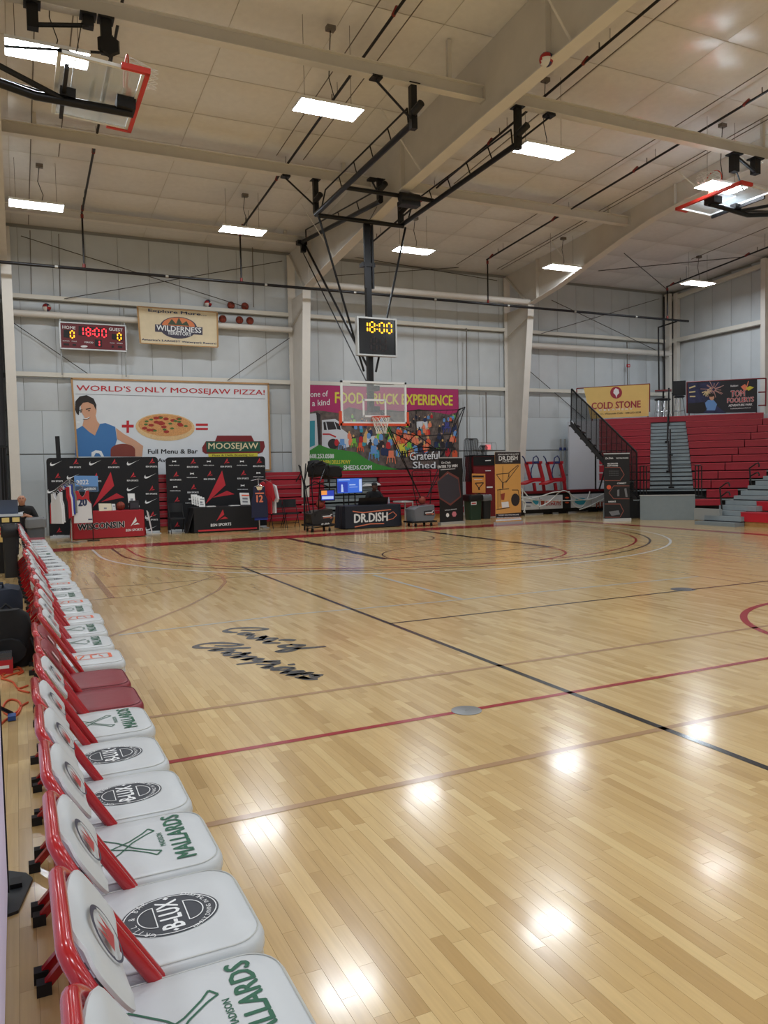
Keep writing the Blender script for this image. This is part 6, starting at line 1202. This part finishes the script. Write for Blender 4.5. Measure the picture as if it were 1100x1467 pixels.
# ================================================================== chair row
CH_RED = M('chair_red', (168,20,30), .22, coat=.4); CH_WHT = M('vinyl_seat', (196,200,202), .36, var=.015, scale=9, bump=.12); CH_MAR = M('vinyl_maroon', (126,30,42), .4, var=.03, scale=9, bump=.12); RUB = M('rubber', (18,18,20), .6); GREEN = M('ink_green', (28,92,66), .5); INK = M('ink_slate', (52,56,64), .5); INKO = M('ink_orange', (218,98,60), .5); INKN = M('ink_navy', (52,56,78), .5); SEAM = M('seam_grey', (190,192,188), .5)
SEATZ = .5
def rrect(hx, hy, r, z, n=6, wob=0, ph=0):
    out = []
    for sx, sy, a0 in ((1,1,0),(-1,1,90),(-1,-1,180),(1,-1,270)):
        for q in range(n+1):
            a = math.radians(a0+90*q/n); k = 1+wob*math.sin(5*a+ph); out.append(((sx*(hx-r)+r*math.cos(a))*k, (sy*(hy-r)+r*math.sin(a))*k, z))
    return out
def make_chair(kind):
    t = thing('folding_chair', 'x', 'chair', (0,0,0), 'padded chairs in the sideline row'); vin = CH_MAR if kind == 'red' else CH_WHT
    def fr_rect(z, hx, hy, wob=0, ph=0): return [(p[0]+.0, p[1], p[2]) for p in rrect(hx, hy, .085, z, 6, wob, ph)]
    hx, hy = .215, .212
    cu = MB().loft([fr_rect(.405,hx-.012,hy-.01), fr_rect(.415,hx,hy,.006,1), fr_rect(.44,hx-.004,hy-.003,.008,2.4), fr_rect(.455,hx+.003,hy+.002,.006,.4), fr_rect(.48,hx,hy,.002,3), fr_rect(.493,hx-.008,hy-.008), fr_rect(.499,hx-.022,hy-.022), fr_rect(.502,hx-.08,hy-.08)]).build('seat_cushion', vin, t, smooth=True)
    MB().tube([(p[0], p[1], .4965) for p in rrect(hx-.013, hy-.013, .08, 0)], .0018, 4, closed=True).build('seam', SEAM if kind != 'red' else M('seam_maroon', (96,20,32), .5), cu)
    MB().loft([fr_rect(.385,.2,.2), fr_rect(.41,.205,.205)]).build('seat_pan', CH_RED, t, smooth=True)
    sx0 = -.045; hyT = .205
    U = [(sx0, -hyT, .45), (-.21, -hyT, .72)]
    for k in range(7): a = math.pi/2*k/6; U.append((-.21-.062*math.sin(a), -hyT+.07*(1-math.cos(a)), .72+.1*math.sin(a)))
    U += [(p[0], -p[1], p[2]) for p in U[::-1]]
    MB().tube(U, .0165, 10).build('back_frame', CH_RED, t, smooth=True)
    for sy in (-1, 1):
        lg = MB().tube([(sx0, sy*hyT, .45), (.215, sy*hyT, .02)], .0165, 10).build('leg', CH_RED, t, smooth=True); MB().tube([(.205, sy*hyT, .04), (.222, sy*hyT, .0)], .021, 8).build('foot', RUB, lg, smooth=True)
        lg = MB().bar((.06, sy*.18, .39), (-.29, sy*.18, .03), .026, .026).build('leg', CH_RED, t); MB().box((-.3, sy*.18, .02), (.045,.04,.04)).build('foot', RUB, lg)
        hp = MB().tube([(-.2, sy*.175, .535), (-.09, sy*.175, .33)], .014, 8).build('hinge_post', CH_RED, t, smooth=True); MB().tube([(-.205, sy*.175, .545), (-.198, sy*.175, .53)], .017, 8).build('cap', RUB, hp, smooth=True)
    MB().tube([(-.22, -.18, .1), (-.22, .18, .1)], .012, 8).build('crossbar', CH_RED, t, smooth=True); MB().tube([(.14, -hyT, .14), (.14, hyT, .14)], .012, 8).build('crossbar', CH_RED, t, smooth=True)
    MB().prism([(-.205,-.178,.118), (-.205,.178,.118), (-.09,.178,.235), (-.09,-.178,.235)], (-.006,0,.006)).build('rear_panel', CH_RED, t)
    # back pad: curved slab in front of the U tube
    d = V3((-.155, 0, .25)); d /= np.linalg.norm(d); nrm = V3((d[2], 0, -d[0])); c0 = V3((-.219, 0, .742)); NU, NV = 14, 8; vs = []
    for side, off in ((0, .024), (1, -.004)):
        for j_ in range(NV+1):
            for i_ in range(NU+1):
                a = -1+2*i_/NU; b = -1+2*j_/NV; hw = .2-.045*max(0, b)**4-.02*max(0, -b)**3; hv = .09*(1-.2*abs(a)**4)
                edge = max(abs(a), abs(b))**6
                vs.append(c0+V3((0,1,0))*a*hw+d*(b*hv-.012*(1-a*a))+nrm*(off*(1-.75*edge)+.022*a*a-.004))
    n_ = NU+1; K_ = (NV+1)*n_; fs_ = []
    for j_ in range(NV):
        for i_ in range(NU):
            q = j_*n_+i_; fs_ += [(q, q+1, q+n_+1, q+n_), (K_+q, K_+q+n_, K_+q+n_+1, K_+q+1)]
    rim_ = [i_ for i_ in range(n_)]+[j_*n_+NU for j_ in range(1, NV+1)]+[NV*n_+i_ for i_ in range(NU-1, -1, -1)]+[j_*n_ for j_ in range(NV-1, 0, -1)]
    fs_ += [(rim_[k], K_+rim_[k], K_+rim_[(k+1) % len(rim_)], rim_[(k+1) % len(rim_)]) for k in range(len(rim_))]
    bp = MB().add(vs, fs_).build('back_pad', vin, t, smooth=True)
    fb_ = Fr(c0+nrm*.0245-d*.01, (0,1,0), d)
    if kind == 'red': Art(fb_, 1, .004).poly([(-.03,-.03),(.03,-.03),(.03,.03),(-.03,.03)], uv=True).done('back_print', M('ink_pale', (196,180,180), .5), bp)
    else:
        Art(fb_, 1, .004).ring(0, 0, .085, .055, .012, 24, math.radians(30), math.radians(200)).ring(0, 0, .085, .055, .006, 24, math.radians(200), math.radians(390)).done('back_print', INKN, bp)
        Art(fb_, 1, .004).poly([(-.045,-.02),(-.02,.03),(-.01,-.005),(.01,.03),(.02,-.005),(.05,.02),(.03,-.03)], uv=True).done('back_print', M('ink_red', (170,52,56), .5), bp)
    fs = Fr((0, 0, .5025), (0,1,0), (-1,0,0))
    if kind == 'green':
        Art(fs, 1, .0008).text('MALLARDS', (-.15,-.135), (.165,-.135), .058, .035, uv=True).text('MADISON', (-.045,-.062), (.05,-.062), .017, .02, uv=True).done('seat_print', GREEN, cu)
        a_ = Art(fs, 1, .0008)
        for sg in (-1, 1):                  # crossed bats only
            q = lambda s_, w_: (sg*(-.085+.17*s_)+w_*.9, (-.035+.2*s_)-sg*w_*.7)
            a_.line([q(0,-.012), q(.12,-.007), q(.35,-.006), q(.62,-.02), q(.98,-.022), q(1,.0), q(.98,.022), q(.62,.02), q(.35,.006), q(.12,.007), q(0,.012), q(0,-.012)], .0055, uv=True)
        a_.done('seat_print', GREEN, cu)
    elif kind == 'black':
        Art(fs, 1, .0008).ell(0, -.005, .095, .125, 40, uv=True).done('seat_print', INK, cu)
        a_ = Art(fs, 2, .0008).ring(0, -.005, .09, .12, .003, 40).text('B-LUX', (-.068,-.03), (.068,-.03), .055, .03, uv=True).arc('GRILL & BAR', 0, -.005, .098, math.radians(150), math.radians(30), .016).arc('FAMILY DINING IN THE DELLS', 0, -.005, .098, math.radians(205), math.radians(335), .012, inward=True)
        a_.ring(0, .035, .05, .045, .003, 16, 0, math.pi).ring(0, -.045, .05, .045, .003, 16, math.pi, 2*math.pi).line([(-.05,.035),(.05,.035)], .003, uv=True).line([(-.05,-.045),(.05,-.045)], .003, uv=True).poly([(-.085,-.005),(-.079,.003),(-.073,-.005),(-.079,-.013)], uv=True).poly([(.085,-.005),(.079,.003),(.073,-.005),(.079,-.013)], uv=True).done('seat_print', WHT_T, cu)
    elif kind == 'orange':
        a_ = Art(fs, 1, .0008); a_.line([(-.06,-.14),(-.06,.06),(-.04,.07),(.06,.07),(.07,.05),(.07,-.13),(.06,-.14),(-.06,-.14)], .01, uv=True).poly([(-.055,-.14),(.065,-.14),(.065,-.125),(-.055,-.125)], uv=True)
        a_.line([(-.04,.05),(.05,.02)], .012, uv=True).line([(-.04,-.02),(.05,-.02),(.05,-.06)], .012, uv=True).line([(-.03,-.09),(.04,-.07)], .01, uv=True).poly([(-.02,.085),(.03,.085),(.03,.12),(-.02,.12)], uv=True).done('seat_print', INKO, cu)
    return t
PROTO = {}
row = [(1.165,'black',0), (1.60,'green',0), (2.045,'black',0), (2.49,'green',0), (2.92,'black',-.005), (3.365,'black',-.01), (3.85,'green',.01), (4.28,'red',.02), (4.735,'red',.015), (5.31,'orange',.055), (5.83,'green',.045), (6.36,'green',.055), (6.88,'orange',.075), (7.36,'green',.04), (7.81,'orange',.06), (8.3,'green',.03), (8.78,'black',.035),
       (9.26,'orange',.03), (9.73,'black',-.0), (10.2,'black',.01), (10.68,'orange',.05), (11.15,'black',.06), (11.65,'black',.04), (12.15,'black',.02), (12.63,'black',-.0), (13.12,'green',-.02), (13.6,'black',-.03), (14.1,'black',-.03), (14.63,'orange',-.04), (15.17,'black',-.05), (15.7,'black',-.05), (16.3,'orange',-.06), (16.9,'red',-.06)]
ordw = ['nearest', 'second', 'third', 'fourth', 'fifth', 'sixth', 'seventh', 'eighth', 'ninth', 'tenth', 'eleventh', 'twelfth', 'thirteenth', 'fourteenth', 'fifteenth', 'sixteenth', 'seventeenth', 'eighteenth', 'nineteenth', 'twentieth', 'twenty-first', 'twenty-second', 'twenty-third', 'twenty-fourth', 'twenty-fifth', 'twenty-sixth', 'twenty-seventh', 'twenty-eighth', 'twenty-ninth', 'thirtieth', 'thirty-first', 'thirty-second', 'farthest']
desc = dict(green='white padded folding chair with green lettered seat', black='white padded folding chair with dark oval seat logo', orange='white padded folding chair with orange seat print', red='all maroon padded folding chair')
random.seed(21)
for i, (y, k, dx) in enumerate(row):
    if k not in PROTO: PROTO[k] = make_chair(k); o = PROTO[k]; o.location = (.315+dx, y, 0)
    else: o = copy_tree(PROTO[k], (.315+dx, y, 0))
    o.rotation_euler.z = random.uniform(-.015, .015); WL[o.name] = V3(o.location)
    o['label'] = '%s, %s in the row%s' % (desc[k], ordw[i], '' if i in (0, len(row)-1) else ' from the viewer')
# ================================================================== clutter left of the row
a = onz(7, 1280); t = thing('standing_sign', 'pale lavender sign panel at the lower left edge on a black base plate', 'sign', (-.16, 2.6, 0))
MB().box2((-.13, .9, .06), (-.095, 3.32, 1.02)).build('face', M('panel_lavender_glow', (206,202,218), .45, emit=(206,200,224), estr=.35), t); MB().box2((-.138, .88, .0), (-.1, 3.34, .06)).build('bottom_rail', BLKF, t); MB().box2((-.134, 3.32, .04), (-.09, 3.35, 1.04)).build('edge_strip', BLKF, t)  # faint glow added to the face to brighten the panel
e = onz(45, 1262); MB().prism([(-.5, 3.1, 0), (-.06, 3.22, 0), (-.005, 3.46, 0), (-.03, 3.52, 0), (-.5, 3.9, 0)], (0,0,.012)).build('base_plate', M('plate_black', (38,42,46), .5), t); MB().box2((-.09, 3.4, .012), (-.045, 3.46, .03)).build('plate_knob', BLKF, t)
# orange extension cords
CORD = M('cord_orange', (206,84,44), .5)
def cord(label, px_list, closed=False):
    q = [onz(x, y, .008) for x, y in px_list]; sm = []
    for k in range(len(q)-1):
        for s_ in range(6):
            f = s_/6; p0, p1, p2, p3 = q[max(k-1,0)], q[k], q[k+1], q[min(k+2,len(q)-1)]; sm.append(.5*((2*p1)+(-p0+p2)*f+(2*p0-5*p1+4*p2-p3)*f*f+(-p0+3*p1-3*p2+p3)*f**3))
    sm.append(q[-1]); MB().tube(sm, .008, 6).build('extension_cord', CORD, None, label, 'cord', 'orange extension cords', smooth=True)
cord('orange cord running from the coil to the chair legs', [(2,972), (18,977), (26,986), (40,982)]); cord('orange cord bundle end beside the chair legs', [(26,988), (33,990), (42,992)])
cord('orange cord looped in a ring on the floor', [(40,1006), (30,1012), (24,1020), (12,1024), (4,1016), (8,1006), (17,1002), (27,1005), (30,1013), (24,1024), (10,1030), (0,1038)])
cord('orange cord wound in a flat coil below the red box', [(2,968), (12,962), (26,958), (30,962), (18,966), (4,970), (10,958), (24,955), (33,962), (26,966)])
MB().tube([onz(0,1014,.1), onz(17,1022,.02)], .014, 8).build('tripod_leg', BLK, None, 'black tripod leg end on the floor by the cords', 'tripod'); MB().box(onz(17,1027,.02), (.05,.09,.03)).build('tape_roll', M('tape_blue', (44,84,150), .5), None, 'blue clamp at the tripod foot', 'clamp')
# backpack
BP = M('backpack_black', (22,23,26), .75, var=.1, scale=12)
def bag(label, xc, yb, wpx, hpx, mat, name='backpack', dep=.25, straps=True, Y=None, z0=0.0, xr=None):
    p = onz(xc, yb, z0); Y = p[1]; s_ = np.linalg.norm(p-CAMP)/F_PX; w_, h_ = wpx*s_/2, hpx*s_; t = thing(name, label, 'bag', (p[0], Y, z0), 'bags beside the row'); L = []
    for k, z in ((.8,0),(1,.04),(1.03,.35),(1,.65),(.85,.88),(.5,1.0)):
        L.append([(p[0]+w_*k*math.copysign(abs(math.cos(a))**.6, math.cos(a))*(1+.03*math.sin(4*a+z*7)), Y+dep*k*(1+math.copysign(abs(math.sin(a))**.6, math.sin(a)))*.5, z0+h_*z) for a in np.linspace(0, 2*math.pi, 21)[:-1]])
    MB().loft(L).build('body', mat, t, smooth=True); pk = [[(p[0]+w_*.7*q*math.cos(a), Y-.05+.06*(k > 1)+.0*q, z0+h_*(.3+.22*q*math.sin(a))) for a in np.linspace(0, 6.28, 15)[:-1]] for k, q in enumerate((.8, 1.0, 1.05))]
    MB().loft(pk).build('pocket', mat, t, smooth=True)
    if straps: MB().tube([(p[0]-.05, Y+dep/2, z0+h_*.98), (p[0], Y+dep/2, z0+h_*1.08), (p[0]+.05, Y+dep/2, z0+h_*.98)], .012, 6).build('handle', mat, t, smooth=True); MB().tube([(p[0]+w_*.9, Y, z0+h_*.5), (p[0]+w_*1.15, Y-.1, z0+h_*.2), (p[0]+w_*.9, Y-.12, z0+.02)], .014, 6).build('strap', mat, t, smooth=True)
    return t
bag('large black backpack standing behind the chairs', 12, 958, 62, 74, BP)
CARD_ = M('cardboard', (178,140,100), .8, var=.05, scale=8)
t = thing('cardboard_box', 'cardboard box under the navy bag behind the backpack', 'box', (-.28, 8.4, 0)); bx = onz(28, 905); MB().box2((-.55, 8.2, 0), (.0, 8.65, .3)).build('carton', CARD_, t); MB().box2((-.3, 8.196, .1), (-.1, 8.2, .24)).build('print', BLK_T, t); MB().box2((-.27, 8.2, .3), (-.21, 8.65, .303)).build('tape', TAN_T, t)
p = onz(8, 966, 0); t = thing('retail_box', 'red and clear retail package in front of the backpack', 'box', p); MB().box2((p[0]-.16, p[1]-.0, 0), (p[0]+.06, p[1]+.12, .12)).build('carton', RED_T, t); MB().box2((p[0]-.155, p[1]+.005, .12), (p[0]+.055, p[1]+.115, .18)).build('blister', M('blister', (90,92,98), .1, alpha=.7), t); MB().box2((p[0]-.14, p[1]-.003, .05), (p[0]+.03, p[1], .075)).build('print', WHT_T, t)
# navy bag on the cardboard box
t = thing('duffel_bag', 'dark navy soft bag with grey base on the cardboard box', 'bag', (-.26, 8.42, .304), 'bags beside the row')
L = [[(-.26+.27*k*math.copysign(abs(math.cos(a))**.5, math.cos(a)), 8.42+.2*k*math.copysign(abs(math.sin(a))**.5, math.sin(a)), z+.012*math.sin(4*a)) for a in np.linspace(0, 6.2832, 25)[:-1]] for k, z in ((.95,.37),(1.0,.4),(1.0,.52),(.92,.6),(.5,.63))]
MB().loft(L).build('body', M('upholstery_navy', (34,42,58), .8), t, smooth=True)
MB().loft([[(-.26+.26*k*math.copysign(abs(math.cos(a))**.5, math.cos(a)), 8.42+.19*k*math.copysign(abs(math.sin(a))**.5, math.sin(a)), z) for a in np.linspace(0, 6.2832, 25)[:-1]] for k, z in ((.9,.306),(1,.32),(1,.37))]).build('base', GRY_T, t, smooth=True)
MB().tube([(-.36, 8.3, .61), (-.36, 8.26, .67), (-.16, 8.26, .67), (-.16, 8.3, .61)], .014, 6).build('handle', MATS['upholstery_navy'], t, smooth=True)
# dark bin, grey bin, scorer table with laptop
bin_('large black bin with a loose liner at the far left', 4, 27, 756, 800, BINK, bag=BAGM, Y=14.6)
bin_('grey bin with a grey liner at the far end of the chair row', 39, 66, 746, 778, M('bin_grey', (74,78,84), .5), bag=GBAG, Y=18.3)
za = float(ony(10, 737, 15.6)[2]); t = thing('scorer_table', 'scorer table end with a pale top and yellow edge slots', 'table', (-.7, 15.9, 0)); xr = tx(33, 738, 15.6)
MB().box2((-2.2, 15.6, za-.04), (xr, 16.3, za)).build('top', M('table_pale', (196,200,204), .4), t); MB().box2((-2.2, 15.58, za-.17), (xr-.03, 15.6, za-.04)).build('edge', BLKF, t)
for k in range(7): MB().box2((xr-.18-.17*k, 15.57, za-.14), (xr-.06-.17*k, 15.585, za-.06)).build('edge_slot', M('slot_yellow', (222,196,120), .5), t)
for x in (-2.0, xr-.35): MB().box2((x, 15.7, 0), (x+.05, 16.2, za-.04)).build('leg', BLKF, t)
laptop(tx(12,735,15.9), 15.95, za, 'open slate laptop on the scorer table', .33, M('laptop_slate', (74,84,104), .4), .26)
t, f3 = flat('score_banner', 'red and yellow striped poster below the scorer table', 'poster', -14, 4.5, 755, 777, 15.4, M('poster_yellow', (222,186,110), .6), lean=0); Art(f3).poly([(-14,755),(4.5,755),(4.5,759.5),(-14,759.5)]).poly([(-14,762.5),(4.5,762.5),(4.5,765),(-14,765)]).done('stripe', RED_T, t); MB().box2((f3.o[0], 15.42, 0), (f3.o[0]+.3, 15.44, f3.o[2]+.05)).build('stand', BLKF, t)
# dark curtain and light stands beyond the left column
cu = MB(); N = 60; x0, x1 = -8.9, -.22
vs = [(x0+(x1-x0)*i/N, 24.3+.05*math.sin(i*1.7), z) for z in (.0, 7.0) for i in range(N+1)]; cu.add(vs, [(i, i+1, N+2+i, N+1+i) for i in range(N)]); cu.build('curtain', M('curtain_grey', (66,66,70), .85), None, 'dark grey divider curtain beyond the left column', 'curtain', smooth=True)
for x, lab in ((1.5, 'left'), (5.5, 'right')):
    YS = 20.6 if lab == 'left' else 21.6; p = ony(x, 640, YS); t = thing('light_stand', 'thin black stand at the far left edge, %s one' % lab, 'stand', (p[0], YS, 0), 'black stands'); MB().tube([(p[0], YS, 0.02), p], .025, 8).build('pole', BLK, t, smooth=True); MB().box(p, (.16,.08,.06)).build('head', BLKF, t)
    for k in range(3): a = k*2.1+.3; MB().tube([(p[0], YS, .5), (p[0]+.3*math.cos(a), YS+.3*math.sin(a), .01)], .012, 6).build('leg', BLK, t)
p0 = ony(86, 656, 24.2); p1 = ony(82, 625, 24.2); p0[2] = 0; MB().bar(p0, p1, .12, .08).build('folded_stand', BLKF, None, 'black folded stand tip sticking up behind the left backdrop', 'stand')
